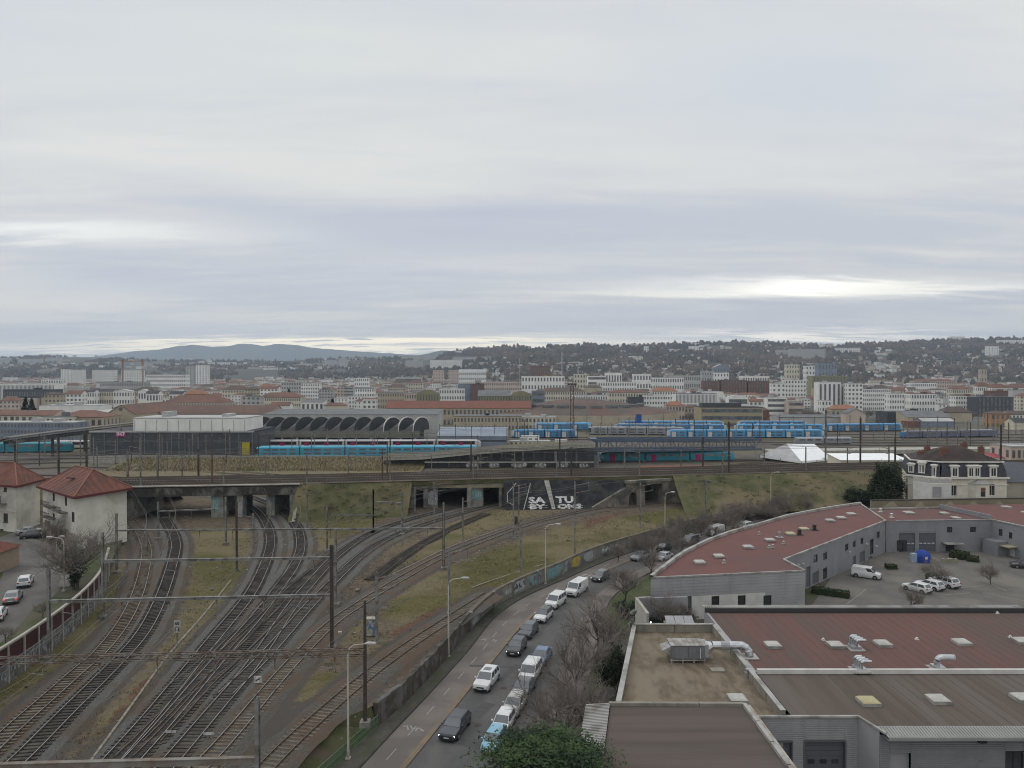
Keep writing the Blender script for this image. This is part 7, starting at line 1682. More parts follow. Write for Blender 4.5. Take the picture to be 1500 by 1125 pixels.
for lab,a in(('grey mast standing in front of the triple tunnel portal',(636,766,706)),('grey mast in the grass just right of the middle tunnel mouth',(678,799,729)),('mast beside the white painted letters, left one',(760,776,710)),('grey mast standing in the field below the painted letters',(763,841,767)),('grey mast in front of the black slope right of the letters',(842,813,705)),
  ('grey mast between the black slope and stone tunnel',(938,772,707)),('mast with side arm on the grass bank above the curved roof',(1034,757,704)),('grey mast next to the tall lamp in the middle of the field',(658,900,802)),('grey mast at the left foot of the green bank',(450,775,720)),('slim mast below the bridge right of the abutment',(479,760,742)),('slim mast in the mouth of the leftmost underpass',(215,812,770)),('grey mast with arm beside the signal near the letters',(752,790,707)),('slim mast left of the middle tunnel pier',(608,752,712)),('twin slim mast at the right of the first curve',(371,800,752))):
    mast(lab,*a,arm=1 if a[0]%2==0 else-1,r=.12)
for k,(px,off,yt,kind)in enumerate(sorted(((560,2,658,'r'),(567,14,646,'r'),(310,1,640,'r'),(837,1,655,'d'),(1068,1,618,'d'),(1030,15,640,'d'),(1261,14,612,'d'),(1312,14,642,'d'),(1467,14,622,'d'),(85,14,640,'d'),(126,14,634,'d'),(290,14,658,'d'),(230,14,664,'h'),(186,14,660,'h'),(690,15,648,'d'),(700,15,668,'h'),(820,15,640,'d'),(915,15,650,'h'),(1210,15,600,'h')))):
    p = ml(px,off);desc = ('front','back')[off>5];col_ = dict(r='rusty',d='dark',h='grey')[kind]
    where = ['left of the depot sign' if px<200 else 'in front of the dark depot hall' if px<330 else 'in front of the blue train' if px<640 else 'before the concrete ramp' if px<840 else 'in front of the truss bridge' if px<1100 else 'near the marquee' if px<1240 else 'beside the villa'][0]
    mast('tall %s mast, %s along the main line, %s'%(col_,('first second third fourth fifth sixth seventh eighth ninth tenth eleventh twelfth thirteenth fourteenth fifteenth sixteenth seventeenth eighteenth nineteenth').split()[k],where),px,0,yt,z=p.z,kind=kind,D=p.y,group='masts along the main line',arm=(1 if k%3==0 else 0),r=.18)
for i in range(19):px = 205+61*i;p = ml(px,15.3 if i%2 else .5);mast('slim grey mast on the edge of the main line',px,0,652+(i*37%19),z=p.z,kind='h',D=p.y,group='slim masts along the main line',r=.1,arm=(i%3)-1)
# lattice floodlight tower
ft = thing('floodlight_tower',(XAT(838,300),300,RZ),'tall reddish lattice floodlight tower rising above the roundhouse','tower');mb = MB();Hh = ZAT(566,300)-RZ
for sx in(-1,1):
    for sy in(-1,1):mb.bar((sx* .9,sy* .9,0),(sx* .55,sy* .55,Hh), .14, .14)
for i in range(22):
    z0__,z1__ = Hh*i/22,Hh*(i+1)/22;w0_,w1_ = .9- .35*i/22, .9- .35*(i+1)/22;s = 1 if i%2 else-1
    for sy in(-1,1):mb.bar((-s*w0_,sy*w0_,z0__),(s*w1_,sy*w1_,z1__), .09, .09);mb.bar((sy*w0_,-s*w0_,z0__),(sy*w1_,s*w1_,z1__), .09, .09)
mb.build('lattice_shaft',M('tower_red',(.12, .05, .045),(.09, .045, .04),1),ft);mb = MB();mb.box((0,0,Hh+ .2),(3.2,3.2, .3));mb.build('platform',m_dsteel,ft)
for a in range(8):mb = MB();mb.box((1.5*math.cos(a* .785),1.5*math.sin(a* .785),Hh+ .9),(.7, .7, .7));mb.build('floodlight',m_dsteel,ft)
# thin yard masts
R_ = random.Random(21);yr = [(x,700-0,640)for x in(60,110,150)]
zones = [(20,360,676,690,'left of the dry grass bank'),(170,620,664,676,'along the depot wall'),(640,900,645,660,'along the concrete ramp'),(740,1060,632,646,'among the blue trains'),(1060,1330,632,655,'behind the marquee'),(1330,1500,634,660,'behind the villa')]
for(x0,x1,y0,y1,wh_)in zones:
    for i in range(17):
        px = x0+(x1-x0)*(i+R_.uniform(.1, .9))/17;py = R_.uniform(y0,y1);D_ = DAT(py,RZ);h_ = R_.uniform(8.5,11);top_ = 548+(EYE-RZ-h_)*F/D_
        kd_ = 'd' if R_.random()< .35 else 'h';mast('slim %s yard mast %s'%('dark' if kd_=='d' else 'grey',wh_),px,py,top_,kind=kd_,arm=R_.choice((-1,0,1)),group='slim yard masts '+wh_,r=.11)
# yard portals: light beams across the sidings
for lb,x0,x1,y0,yb_ in(('thin portal beam over the sidings by the vaulted shed',372,640,664,634),('thin portal beam behind the purple and white train',480,700,660,640),('thin portal beam among the blue trains',880,1010,640,622),('thin portal beam at the right of the blue trains',1230,1330,645,625),('thin portal beam above the grey train at right',1330,1460,650,632)):
    D_ = DAT(y0,RZ);a,b = Vector((XAT(x0,D_),D_,RZ)),Vector((XAT(x1,D_),D_,RZ));zt = ZAT(yb_,D_);t = thing('yard_portal',a,lb,'catenary gantry','portals over the depot sidings')
    for p in(a,a.lerp(b, .33),a.lerp(b, .66),b):mb = MB();mb.bx(p.x- .14,p.x+ .14,p.y- .14,p.y+ .14,RZ,zt+1);part_at(mb,'mast',m_mast,t)
    mb = MB();lattice(mb,(a.x,a.y,zt),(b.x,b.y,zt), .7, .5,1.6, .1);part_at(mb,'beam',m_mast,t,kind='stuff')
# overhead wires above every near track and the main line
def wires(line,z,label,r=.03,drop=None):
    t = thing('overhead_wire',line[0]+Vector((0,0,z)),label,'overhead wire','overhead wires');L = resample(line,3.0);Ls = resample(line,27.0)+[line[-1]]
    for nm,dz,sag in(('contact_wire',0,0),('messenger_wire',1.15, .75)):
        mb = MB();pts = []
        for i,p in enumerate(L):f = (i%9)/9.0;pts.append(p+Vector((0,0,z+dz-(sag*4*f*(1-f)if sag else 0))))
        mb.tube(pts,r,3,caps=False);part_at(mb,nm,m_wire,t)
    mb = MB()
    for i,p in enumerate(L[::3]):mb.bar(p+Vector((0,0,z)),p+Vector((0,0,z+ .9)), .015, .015)
    part_at(mb,'dropper',m_wire,t,kind='stuff')
for k,(n,ln)in TW.items():wires(ln,5.9,'contact and messenger wires above the '+tl[k].split(' ',1)[1]if False else 'thin overhead wires hanging above the %s track from the left'%('first','second','third','fourth','fifth','sixth','seventh','eighth')[k-1])
for i,off in enumerate((2.3,5.9,9.9,13.3)):wires([ml(x,off)for x in(-690,-60,190,440,600,735,935,1050,1330,1560,2200)],5.9,'overhead wires above the %s main line track'%('front','second','third','back')[i],r=.04)
for i,yy in enumerate((645,652,661,672)):D_ = DAT(yy,RZ);wires([Vector((XAT(-50,D_),D_,RZ)),Vector((XAT(700 if i>1 else 1550,D_),D_,RZ))],6.5,'overhead wires strung across the depot yard, row %s'%('farthest','third','second','nearest')[i],r=.04)
# speed and zone boards, small white markers
sb = thing('speed_sign',G3(259,950,RZ),'small board reading 60 above a black board with a white Z beside the tracks','sign');Dn = sb.location.y;PS = Plane((XAT(255,Dn),Dn,RZ),(1,0,0),(0,0,1))
mb = MB();PS.slab(mb,*PS.rect(258.4,905,259.8,950),-.1,-.04);part_at(mb,'post',m_mast,sb)
mb = MB();PS.slab(mb,*PS.rect(255,909,264,917),-.03,0);o = part_at(mb,'speed_board',M('board_white',(.50, .50, .47),(.45, .45, .42),1),sb);text_on('60',PS,PS.rect(256.3,910.5,262.8,915.5),m_blk,o,off=.02,bold=.03)
mb = MB();PS.slab(mb,*PS.rect(255,918,264,927),-.03,0);o = part_at(mb,'zone_board',MC['board_white'],sb);mb = MB();PS.slab(mb,*PS.rect(255.9,919,263,926),0, .015);part_at(mb,'black_field',m_blk,o);text_on('Z',PS,PS.rect(257,920,262,925.2),m_wht,o,off=.03,bold=.05)
for lb,x,y,s in(('white marker board with dark bar between the middle tracks',378,1003, .7),('white rail marker low beside the third track near bottom',250,1081, .5),('pinkish rail marker between the fourth and fifth tracks near bottom',306,1084, .5),('small white board in front of the dark depot hall',197,690,1.0)):
    p = G3(x,y,RZ);t = thing('marker_board',p,lb,'sign');mb = MB();mb.box((0,0, .55),(s*(1.2 if s>= .7 else 1.9), .05,s*(1 if s>= .7 else .35)));mb.build('board',m_wht,t);mb = MB();mb.box((0, .05, .3),(.06, .06, .6));mb.build('post',m_dsteel,t)
    if s== .7:mb = MB();mb.box((0,-.035, .55),(.5, .02, .12),0,0,Matrix.Rotation(-.5,3,'Y'));mb.build('dark_bar',m_blk,t)
sg = thing('relay_cabinet',G3(544,930,RZ),'graffiti covered relay cabinet with a blue and yellow mural near the masts','cabinet');mb = MB();mb.box((0,0,1.0),(1.1, .8,2.0));mb.build('cabinet_body',M('cabinet_mural',(.10, .16, .26),(.33, .29, .09),1.6,lo=.45,hi=.55,c3=(.4, .4, .38),s3=1.8),sg);mb = MB();mb.box((0,0,2.06),(1.25, .95, .12));mb.build('lid',m_cream,sg)
si = thing('rail_signal',G3(756,798,RZ),'dark railway signal on a short ladder post left of the painted slope','signal');mb = MB();mb.bar((0,0,0),(0,0,4.2), .12, .12);mb.build('post',m_mast,si);mb = MB();mb.box((0,0,4.6),(.6, .3,1.5));mb.build('signal_head',m_mastd,si);mb = MB()
for i in range(10):mb.bar((-.2,-.2, .4*i+ .2),(.2,-.2, .4*i+ .2), .03, .03)
mb.bar((-.2,-.2,0),(-.2,-.2,4), .03, .03);mb.bar((.2,-.2,0),(.2,-.2,4), .03, .03);mb.build('ladder',m_mast,si)
# cable troughs: pale concrete line beside the grass strip and along the long curve
for lb,px in(('pale concrete cable trough running up the grass strip',[(130,1120),(185,1045),(235,975),(262,942),(300,900),(340,848)]),('thin pale cable trough along the long curved track',[(575,842),(620,820),(650,805),(690,790),(745,772)]),('cable trough left of the middle tracks',[(308,955),(335,922),(352,900),(372,885)]),('pale cable trough in the field behind the graffiti wall',[(690,862),(720,851),(760,838),(800,826)])):
    L = resample(chaikin(W3(px,RZ),2),1.05);t = thing('cable_trough',L[0],lb,'cable trough','cable troughs')
    me_ = None
    for i,(a,b)in enumerate(zip(L[:-1],L[1:])):
        if me_ is None:mb = MB();mb.box((0,0, .07),(1.0, .22, .14));o = mb.build('trough_lid',M('trough_concrete',(.26, .235, .19),(.17, .15, .12),1.3),t);me_ = o.data;o.location = (0,0,0)
        else:o = share('trough_lid',me_,t)
        o.location = (a+b)/2-L[0];o.rotation_euler = (0,0,math.atan2(b.y-a.y,b.x-a.x)+random.uniform(-.03, .03))
# ------------------------------------------------------------------ the city: (label, x0, x1, ytop, distance, wall, roof, roof material, roof px, rows, cols, window style)
CITY = [
 ('left one of two slim white tower blocks at far left',89,102,541,1500,'w','flat','g',0,11,3,'grid'),('broader white tower block right of the slim white tower at far left',103,121,541.5,1490,'w','flat','g',0,11,5,'grid'),
 ('white slab block between the far left towers and the orange crane',135,166,542,1520,'w','flat','g',0,8,9,'grid'),('white slab block directly behind the orange crane',178,207,541.5,1530,'w','flat','g',0,8,8,'grid'),
 ('pale grey tower block, left half of the tallest pair at left',272,287,536,1450,'g','flat','g',0,13,3,'grid'),('white tower block, right half of the tallest pair at left',287,304,535,1445,'w','flat','g',0,13,4,'grid'),
 ('modern long facade of close white vertical fins at far left',-6,79,562.5,760,'w','flat','w',0,1,44,'stripe'),('long dark low block in front of the white finned facade',5,78,571,735,'d','flat','d',0,2,20,'grid'),
 ('white block half hidden behind the white fins at far left',60,89,556,1000,'w','flat','w',0,4,8,'grid'),('pale blank wall right of the finned facade',80,120,569,800,'g','flat','w',0,1,3,None),
 ('long unfinished grey concrete block under the orange crane',146,210,560,850,'g','flat','g',0,4,18,'grid'),('white house with dark roof, leftmost of three below the crane',120,138,574,640,'w','gable','d',3,3,5,'grid'),('cream house with dark roof, middle of three below the crane',138,166,573,650,'c','gable','d',3,3,8,'grid'),
 ('white gabled house, rightmost of three below the crane',166,190,573,640,'w','gablef','w',3,3,6,'grid'),('small white house with gable left of the solar roofs',202,214,573,640,'w','gablef','w',3,2,3,'grid'),('house with dark solar roof left of the orange house',214,232,576,620,'w','gable','d',4,2,4,'grid'),('second dark roofed house left of the orange house',248,268,577,630,'w','gable','d',4,2,4,'grid'),
 ('orange house with orange roof above the spreading red roof',270,300,577,610,'o','hip','o',6,2,7,'grid'),('white apartment terrace left of the tall tower pair',214,272,549,1150,'w','flat','w',0,5,20,'grid'),
 ('cream block with brown hipped roof right of the tall tower pair',325,362,571,780,'c','hip','b',6,4,9,'grid'),('small house with bright orange roof near the red roofed row',380,398,567,900,'p','hip','o',5,4,4,'grid'),('long white house row with red roof and many windows',378,440,582,640,'c','hip','t',7,3,20,'grid'),
 ('small white house with red roof in front of the long red roofed row',396,424,594,520,'w','gable','t',5,1,4,'grid'),('white modern block with dark windows in the centre left',441,468,562,820,'w','flat','w',0,6,8,'grid'),('pale tall block just left of the modern white block',412,441,560,900,'g','flat','w',0,5,8,'grid'),
 ('white low modern building above the arched rooflights',441,474,589,520,'w','shed','g',3,2,5,'grid'),('small cream house with red roof above the arched rooflights',474,506,594,510,'c','hip','t',4,1,7,'grid'),('red brown slim block beside the white gable in the centre left',494,503,567,800,'p','flat','t',0,6,2,'grid'),('dark grey modern block right of the red brown slim block',503,518,567,790,'g','flat','d',0,6,4,'band'),
 ('white classical block with regular windows above the shed end',520,548,569,760,'w','hip','g',2,4,8,'grid'),('white slab right of the centre left gap',519,540,554,1200,'w','flat','w',0,4,7,'grid'),('cream house with two tone red roof far in the centre',575,598,560,1050,'c','hip','b',4,4,7,'grid'),('cream house with bright red roof beside its two tone neighbour',598,619,561,1045,'c','hip','t',4,4,6,'grid'),
 ('low pale green flat block behind the two red roofs',579,617,552.5,1250,'g','flat','w',0,2,12,'band'),('worn beige apartment row above the long orange red roof',553,592,575,600,'b','hip','g',2,4,11,'grid'),('tan block between the beige row and glass hall',592,610,576,590,'p','flat','g',0,3,5,'grid'),('glass hall with yellow curved roof, left one',610,643,577,575,'v','barrel','g',6,3,8,'stripe'),
 ('white stepped block right of the left curved glass hall',643,680,570,640,'w','flat','w',0,4,10,'grid'),('plain mauve grey blank block beside the brick block',671,689,563,680,'l','flat','g',0,2,2,None),('tall dark brick block in the centre',689,709,563,670,'k','flat','d',0,7,7,'stripe'),('grey hall with sloping roof right of the brick block',700,748,580,575,'v','shed','g',8,2,12,'stripe'),
 ('glass hall with yellow curved roof, right one',748,779,579,570,'v','barrel','g',6,3,8,'stripe'),('pale glass block right of the right curved hall',779,798,573,590,'l','flat','g',0,4,5,'band'),('long pinkish white housing row behind the curved halls',709,764,560,950,'p','flat','w',0,4,20,'grid'),
 ('white pitched roof blocks at the foot of the central hill',672,712,545,1500,'w','gable','w',4,4,14,'grid'),('beige block, left of two at the foot of the hill',634,650,542,1600,'p','flat','g',0,6,4,'grid'),('beige block, right of two at the foot of the hill',657,672,542,1600,'p','flat','g',0,6,4,'grid'),
 ('unfinished brick frame tower between the white cranes',777,806,536,1050,'k','flat','g',0,4,9,'stripe'),('long white colonnaded block below the brick frame tower',764,827,551,1000,'w','flat','v',0,3,14,'grid'),('cream square block left of the white terraced block',841,862,548,1000,'c','flat','w',0,5,5,'grid'),
 ('white terraced block with horizontal bands in the centre',861,888,551,930,'w','flat','w',0,5,5,'band'),('bright white block with square windows right of the banded block',876,932,560,900,'w','flat','w',0,4,16,'grid'),('white top storey block behind the bright white block',887,911,546,1000,'w','flat','w',0,2,6,'grid'),('white block with large window openings right of the top storey',928,954,548,1000,'w','flat','w',0,3,6,'grid'),
 ('long greenish grey block behind the open window block',975,1026,550,1100,'g','flat','v',0,3,16,'grid'),('long pale block in front of the greenish grey block',953,1002,553,1050,'w','flat','g',0,3,14,'grid'),
 ('long cream terrace with brownish red roof behind the roundhouse',790,858,573,680,'c','hip','b',5,4,20,'grid'),('white block with uneven windows behind the roundhouse',840,890,579,620,'w','flat','g',0,3,14,'grid'),('cream terrace with dark red roof right of the white block',892,955,575,700,'c','hip','t',4,3,16,'grid'),('white house with vivid orange roof above the striped block',955,993,573,690,'w','hip','o',6,4,10,'grid'),
 ('black box building above the right of the roundhouse',920,943,582,600,'d','flat','d',0,2,2,None),('white blocks with dark windows beside the black box',943,975,580,610,'w','flat','w',0,4,8,'grid'),('grey white block with irregular vertical windows',990,1050,577,640,'w','flat','g',0,2,30,'stripe'),('white box behind the vertically striped block',1012,1060,574,720,'w','flat','w',0,4,12,None),('small pink house with orange hipped roof behind the yard',976,1003,594,520,'p','hip','o',6,2,6,'grid'),('dark red roofed house right of the pink house',1003,1028,597,530,'p','hip','b',4,2,5,'grid'),
 ('pale blue pitched tower house above the grey blocks',1046,1068,538,1300,'l','gablef','w',5,4,5,'grid'),('pale grey cube left of the pitched tower house',1028,1046,544,1280,'g','flat','w',0,4,5,'grid'),('white grey block under the pitched tower house',1046,1068,546,1270,'w','flat','w',0,4,5,'grid'),('brown brick block with copper panels, leftmost of three',1030,1054,558,830,'k','flat','g',0,3,6,'stripe'),('brown brick block with copper panels, middle of three',1056,1094,557,830,'k','flat','g',0,3,9,'stripe'),('brown brick block with copper panels, rightmost of three',1096,1127,558,830,'k','flat','g',0,3,8,'stripe'),('white taller block behind the rightmost brick block',1088,1127,551,900,'w','flat','w',0,3,11,'grid'),
 ('cream square tower at the foot of the right hill',1152,1171,534,1250,'c','flat','w',0,6,5,'grid'),('white tower with balconies left of the blue glass block',1180,1199,536,1200,'w','flat','w',0,6,4,'grid'),('pale blue glass block with odd window openings',1199,1226,532,1150,'l','flat','g',0,4,6,'grid'),('olive yellow striped block behind the white towers',1190,1240,551,950,'v','flat','v',0,2,24,'stripe'),
 ('white cube with scattered windows left of the white towers',1150,1181,557,800,'w','flat','w',0,6,7,'grid'),('white block with one window column beside the scattered window cube',1131,1151,562,780,'w','flat','w',0,5,3,'grid'),('tallest white tower with dark vertical window strips',1199,1232,560,640,'w','flat','w',0,1,5,'stripe'),('narrow grey white tower section between the two window strip towers',1232,1242,563,645,'g','flat','w',0,1,2,'stripe'),('white tower with paired window columns, right of the group',1242,1264,562,630,'w','flat','w',0,7,4,'grid'),('long pale banded block right of the white towers',1264,1305,570,680,'w','flat','g',0,5,14,'grid'),('small white block at the foot of the white towers',1204,1218,587,560,'w','flat','w',0,3,3,'grid'),
 ('white curved block with horizontal bands right of the beige block',1124,1153,583,560,'w','flat','w',0,4,4,'band'),('beige banded block right of the white curved block',1155,1178,588,550,'p','flat','w',0,3,4,'band'),('white low building with dark dome left of the curved block',1067,1096,582,590,'w','barrel','w',3,2,4,'band'),('house with salmon roof below the white towers',1218,1257,599,520,'b','hip','o',6,1,6,'grid'),('pinkish brick gable shed at the right of the yard',1240,1268,606,470,'p','gablef','g',8,1,4,None),('long grey warehouse behind the blue trains at right',1140,1238,611,480,'g','gable','g',3,1,20,None),('red roofed slim building right of the beige block',1119,1127,601,470,'k','hip','t',4,2,2,None),
 ('white house with scattered windows right of the banded block',1303,1325,577,600,'w','flat','w',0,4,6,'grid'),('white building with diamond windows above the dark shed',1335,1370,577,640,'w','flat','t',0,3,9,'grid'),('long dark shed with black roof strip at right',1300,1385,604,500,'d','flat','d',0,1,14,None),('grey roofed hall in front of the long dark shed',1330,1396,611,480,'b','shed','g',8,1,10,None),('white blocks with small dark windows left of the dark grey building',1400,1434,580,620,'w','flat','t',0,4,9,'grid'),('dark grey building with tall windows at right',1433,1485,582,590,'d','flat','g',0,2,9,'stripe'),('dark red box storey on the dark grey building',1450,1477,573,600,'k','flat','t',0,1,12,'stripe'),
 ('white row house with red roof and chimney, leftmost of three at right',1432,1452,566,800,'w','hip','t',6,3,7,'grid'),('white row house with red roof, middle of three at right',1453,1477,568,780,'w','hip','t',6,3,8,'grid'),('white row house with red roof, rightmost of three at the edge',1478,1512,568,780,'w','hip','t',6,3,9,'grid'),('brown roofed villa left of the orange brick house',1383,1424,604,520,'b','hip','b',8,1,8,None),('orange brick house at the right edge behind the yard',1452,1480,606,450,'o','hip','b',4,2,4,'grid'),('white house with dark roof at the right edge',1478,1515,607,470,'w','gable','b',5,2,7,'grid'),('cream wall building at the right edge below the dark roof',1486,1515,618,420,'c','gable','d',5,1,3,None),
 ('long salmon block with red roof in the right middle distance',1340,1400,558,1150,'p','hip','t',3,4,18,'grid'),('long pale slab left of the salmon block',1336,1372,561,1050,'w','flat','g',0,3,12,'grid'),('pinkish building with deep red roof left of the row houses',1395,1424,570,800,'c','hip','t',5,3,9,'grid'),('red painted shed beside the silver sheds at right',1331,1348,618,440,'k','flat','t',0,1,3,None),('silver roofed shed right of the red shed',1352,1398,617,445,'l','gable','w',4,1,10,None),('grey stone depot building with arched bays behind the metal hall',664,764,610,430,'b','flat','g',0,2,20,'grid')]
for c in CITY:
    if c[4]>0:bld(c[0],c[1],c[2],c[3],c[4],c[5],c[6],c[7],c[8],c[9],c[10],win=c[11])

# ------------------------------------------------------------------ terrain: plain rising to hills, distant mountains
RIDGE = [(-900,519),(-300,520),(0,524),(60,521),(150,522),(250,526),(340,528),(420,527),(500,524),(560,524),(610,522),(650,517),(690,512),(740,509),(800,508),(860,506),(930,507),(1000,504),(1060,503),(1130,503),(1200,506),(1270,504),(1330,501),(1400,499),(1470,497),(1530,495),(1700,490),(2400,488)]
RX,RYv = [p[0]for p in RIDGE],[p[1]for p in RIDGE]
def d_ridge(px):return 4300-1000*min(1,max(0,(px-520)/250))
def terrain(px,D):
    dr = d_ridge(px);zr_ = EYE+(YH-np.interp(px,RX,RYv)-1.5)*dr/F;d0 = dr* .52;t = min(1,max(0,(D-d0)/(dr-d0)))
    u = t**1.15;n = mnoise.noise(Vector((px* .011,D* .0016,3)))*22*t*(1-t)*2
    return(1-u)*min(8,max(0,(D-1200)/120))+zr_*u+n
mb = MB();pxs = list(range(-1100,2500,24));Ds_ = [1190+60*i for i in range(54)]+[4400,5200,6500]
idx = []
for j,D_ in enumerate(Ds_):
    for x in pxs:
        dd_ = min(D_,d_ridge(x));z = terrain(x,dd_)-(max(0,D_-d_ridge(x))* .05 if D_>d_ridge(x)else 0);mb.v.append((XAT(x,D_),D_,z if j else-1))
n = len(pxs)
for j in range(len(Ds_)-1):
    for i in range(n-1):mb.f.append((j*n+i,j*n+i+1,(j+1)*n+i+1,(j+1)*n+i));mb.m.append(0)
mb.build('hills',M('hill_ground',(.055, .055, .038),(.035, .037, .028), .004,c3=(.085, .075, .055),s3=.0016),smooth=True,kind='structure')
def hill_mesh(name,pts,D,thick,mat):
    mb = MB();v = [];P = [(x,np.interp(x,[p[0]for p in pts],[p[1]for p in pts])+mnoise.noise(Vector((x* .09,1,D* .01)))*1.0)for x in range(pts[0][0],pts[-1][0]+1,6)]
    for j,(k,f)in enumerate(((0,-thick),(.35,-thick* .6),(.7,-thick* .3),(1,0),(.5,thick))):
        for x,y in P:p = AT(x,y,D+f);v.append((XAT(x,D)*(D+f)/D,D+f,max(-5,(ZAT(y,D))*k)+mnoise.noise(Vector((x* .05,k*3,1)))*20*(k<1)))
    m_ = len(P);mb.add(v,[(j*m_+i,j*m_+i+1,(j+1)*m_+i+1,(j+1)*m_+i)for j in range(4)for i in range(m_-1)]);return mb.build(name,mat,smooth=True,kind='structure')
hill_mesh('mountains',[(90,530),(150,521),(200,514),(235,512),(262,506.5),(285,505),(312,508),(335,507),(352,503.5),(372,504),(386,507),(405,503.5),(430,505),(455,509),(490,512),(530,515),(575,518),(630,521),(700,530)],9500,1500,M('mountain_woodland',(.05, .06, .05),(.035, .045, .04), .001))
hill_mesh('far_hill',[(600,524),(625,518),(645,513.5),(680,514),(710,513),(760,512),(850,520)],6500,800,M('far_hill_woodland',(.05, .055, .045),(.035, .04, .035), .002))
# woodland on the slopes, one mass
R_ = random.Random(5);ico = [(math.cos(a)*c_,math.sin(a)*c_,s_)for s_,c_,k_ in((.95, .3,0),(.4, .92, .5),(-.35, .95,0))for a in[2*math.pi*(i+k_)/5 for i in range(5)]]
icf = [(i,(i+1)%5,5+i)for i in range(5)]+[((i+1)%5,5+(i+1)%5,5+i)for i in range(5)]+[(5+i,5+(i+1)%5,10+(i+1)%5,10+i)for i in range(5)]+[(0,1,2,3,4)]
m_wood = M('winter_woodland',(.062, .054, .041),(.034, .036, .028), .05,c3=(.115, .084, .06),s3=.006,rough=1,lo=.3,hi=.7,lo3=.45,hi3=.6)
mw = MB();houses = []
for i in range(19000):
    px = R_.uniform(-60,1570);dr = d_ridge(px);D_ = dr*(.50+ .505*R_.random()** .75)
    dens = mnoise.noise(Vector((px* .012,D_* .0022,7)))
    if dens<(-.05 if px<560 else-.33):continue
    if px<560 and R_.random()< .25:continue
    z = terrain(px,D_);s = R_.uniform(3.5,8.5)*(1.1 if px>600 else .9);h = s*R_.uniform(.9,1.8);x = XAT(px,D_);a = R_.random();ca,sa = math.cos(a),math.sin(a)
    o_ = len(mw.v);mw.v+=[(x+(p[0]*ca-p[1]*sa)*s*R_.uniform(.6,1.3),D_+(p[0]*sa+p[1]*ca)*s,z+h* .5+p[2]*h*R_.uniform(.8,1.2))for p in ico];mw.f+=[tuple(k+o_ for k in f)for f in icf];mw.m+=[0]*len(icf)
mw.build('hillside_woodland',m_wood,kind='stuff')
# notable slabs and houses on the hills
HILL = [('left long pale housing slab among trees on the central hill',594,619,528,5,9),('white striped housing slab on the central hill',630,654,527.5,7,8),('second white striped housing slab, right of the first',655,676,527,7,7),('long low housing block along the central ridge',663,727,522.5,3,22),('faint flat block left of the ridge top housing',588,618,521,3,8),('faint beige block right of the flat ridge block',619,645,519.5,3,8),
 ('left part of the long slab high on the right hill',1138,1158,512.5,5,7),('huge long slab block high on the right hill',1157,1209,511.5,7,18),('white slab right of the huge long slab',1225,1260,509.5,5,12),('white tower block near the right edge on the hill',1447,1463,507,6,4),('white stepped blocks on the ridge at the right edge',1463,1510,498,4,12),('small white cube on the ridge top at right',1392,1413,493,2,5),('long cream terrace halfway up the right hill',1338,1382,528,2,12),('pale green roofed house high on the right hill',1397,1407,506,3,3),('white house above the bell tower on the hill',1010,1024,507,4,3),('flat white building on the central ridge line',921,943,504.5,2,6),('orange brown house on the central slope',929,942,523,4,3),('tall white cube in the middle of the ridge',944,950,507,5,2),('pale building on the left hill at the edge',0,14,524,4,4),('long pale block on the left hill',26,60,525.5,4,10),('pale tower group on the left hill',68,88,524,4,6),('faint beige blocks on the low hill in the centre left',474,494,528,4,6),('faint brown tower right of the beige blocks',496,508,525,6,3),('white row on the low hill left of centre',303,345,531,2,14)]
def d_for(px,py):
    dr = d_ridge(px);best = dr
    for k in range(60):
        D_ = dr*(.5+ .5*k/59)
        if ZAT(py,D_)<terrain(px,D_):return D_
    return best
for lb,x0,x1,yt,r_,c_ in HILL:
    yb_ = yt+r_*2.1+1;D_ = d_for((x0+x1)/2,yb_)-15;z_ = terrain((x0+x1)/2,D_)-4
    bld(lb,x0,x1,yt,D_,'w' if 'white' in lb else 'c' if 'cream' in lb or 'orange' in lb else 'g','flat','w',0,r_,c_,z0=z_,depth=18,name='hillside_block')
R_ = random.Random(12)
KIND = (('c','hip','t','cream house with a red roof'),('w','gable','b','white house with a brown roof'),('w','flat','w','small white flat roofed block'),('b','hip','b','beige house with a brown roof'),('p','hip','t','pinkish house with a red roof'),('g','flat','g','grey flat roofed block'),('w','gable','t','white house with a red roof'))
for i in range(118):
    px = R_.uniform(-10,1505)if i%3 else R_.uniform(700,1505);top_ = np.interp(px,RX,RYv);py = top_+3+R_.random()** .8*(543-top_-3);D_ = d_for(px,py);k = R_.choice(KIND);wpx = R_.uniform(4,11)if R_.random()< .75 else R_.uniform(11,22);hpx = R_.uniform(2.0,3.6)
    area = 'left' if px<560 else 'central' if px<1000 else 'right'
    bld('%s on the %s hill'%(k[3],area),px-wpx/2,px+wpx/2,ZAT and(py-hpx),D_-6,k[0],k[1],k[2],R_.uniform(.8,1.6)if k[1]!='flat' else 0,2,max(2,int(wpx/1.6)),z0=terrain(px,D_)-3,depth=12,name='hillside_house',group='houses on the %s hill'%area,win='grid' if D_<3600 else None)
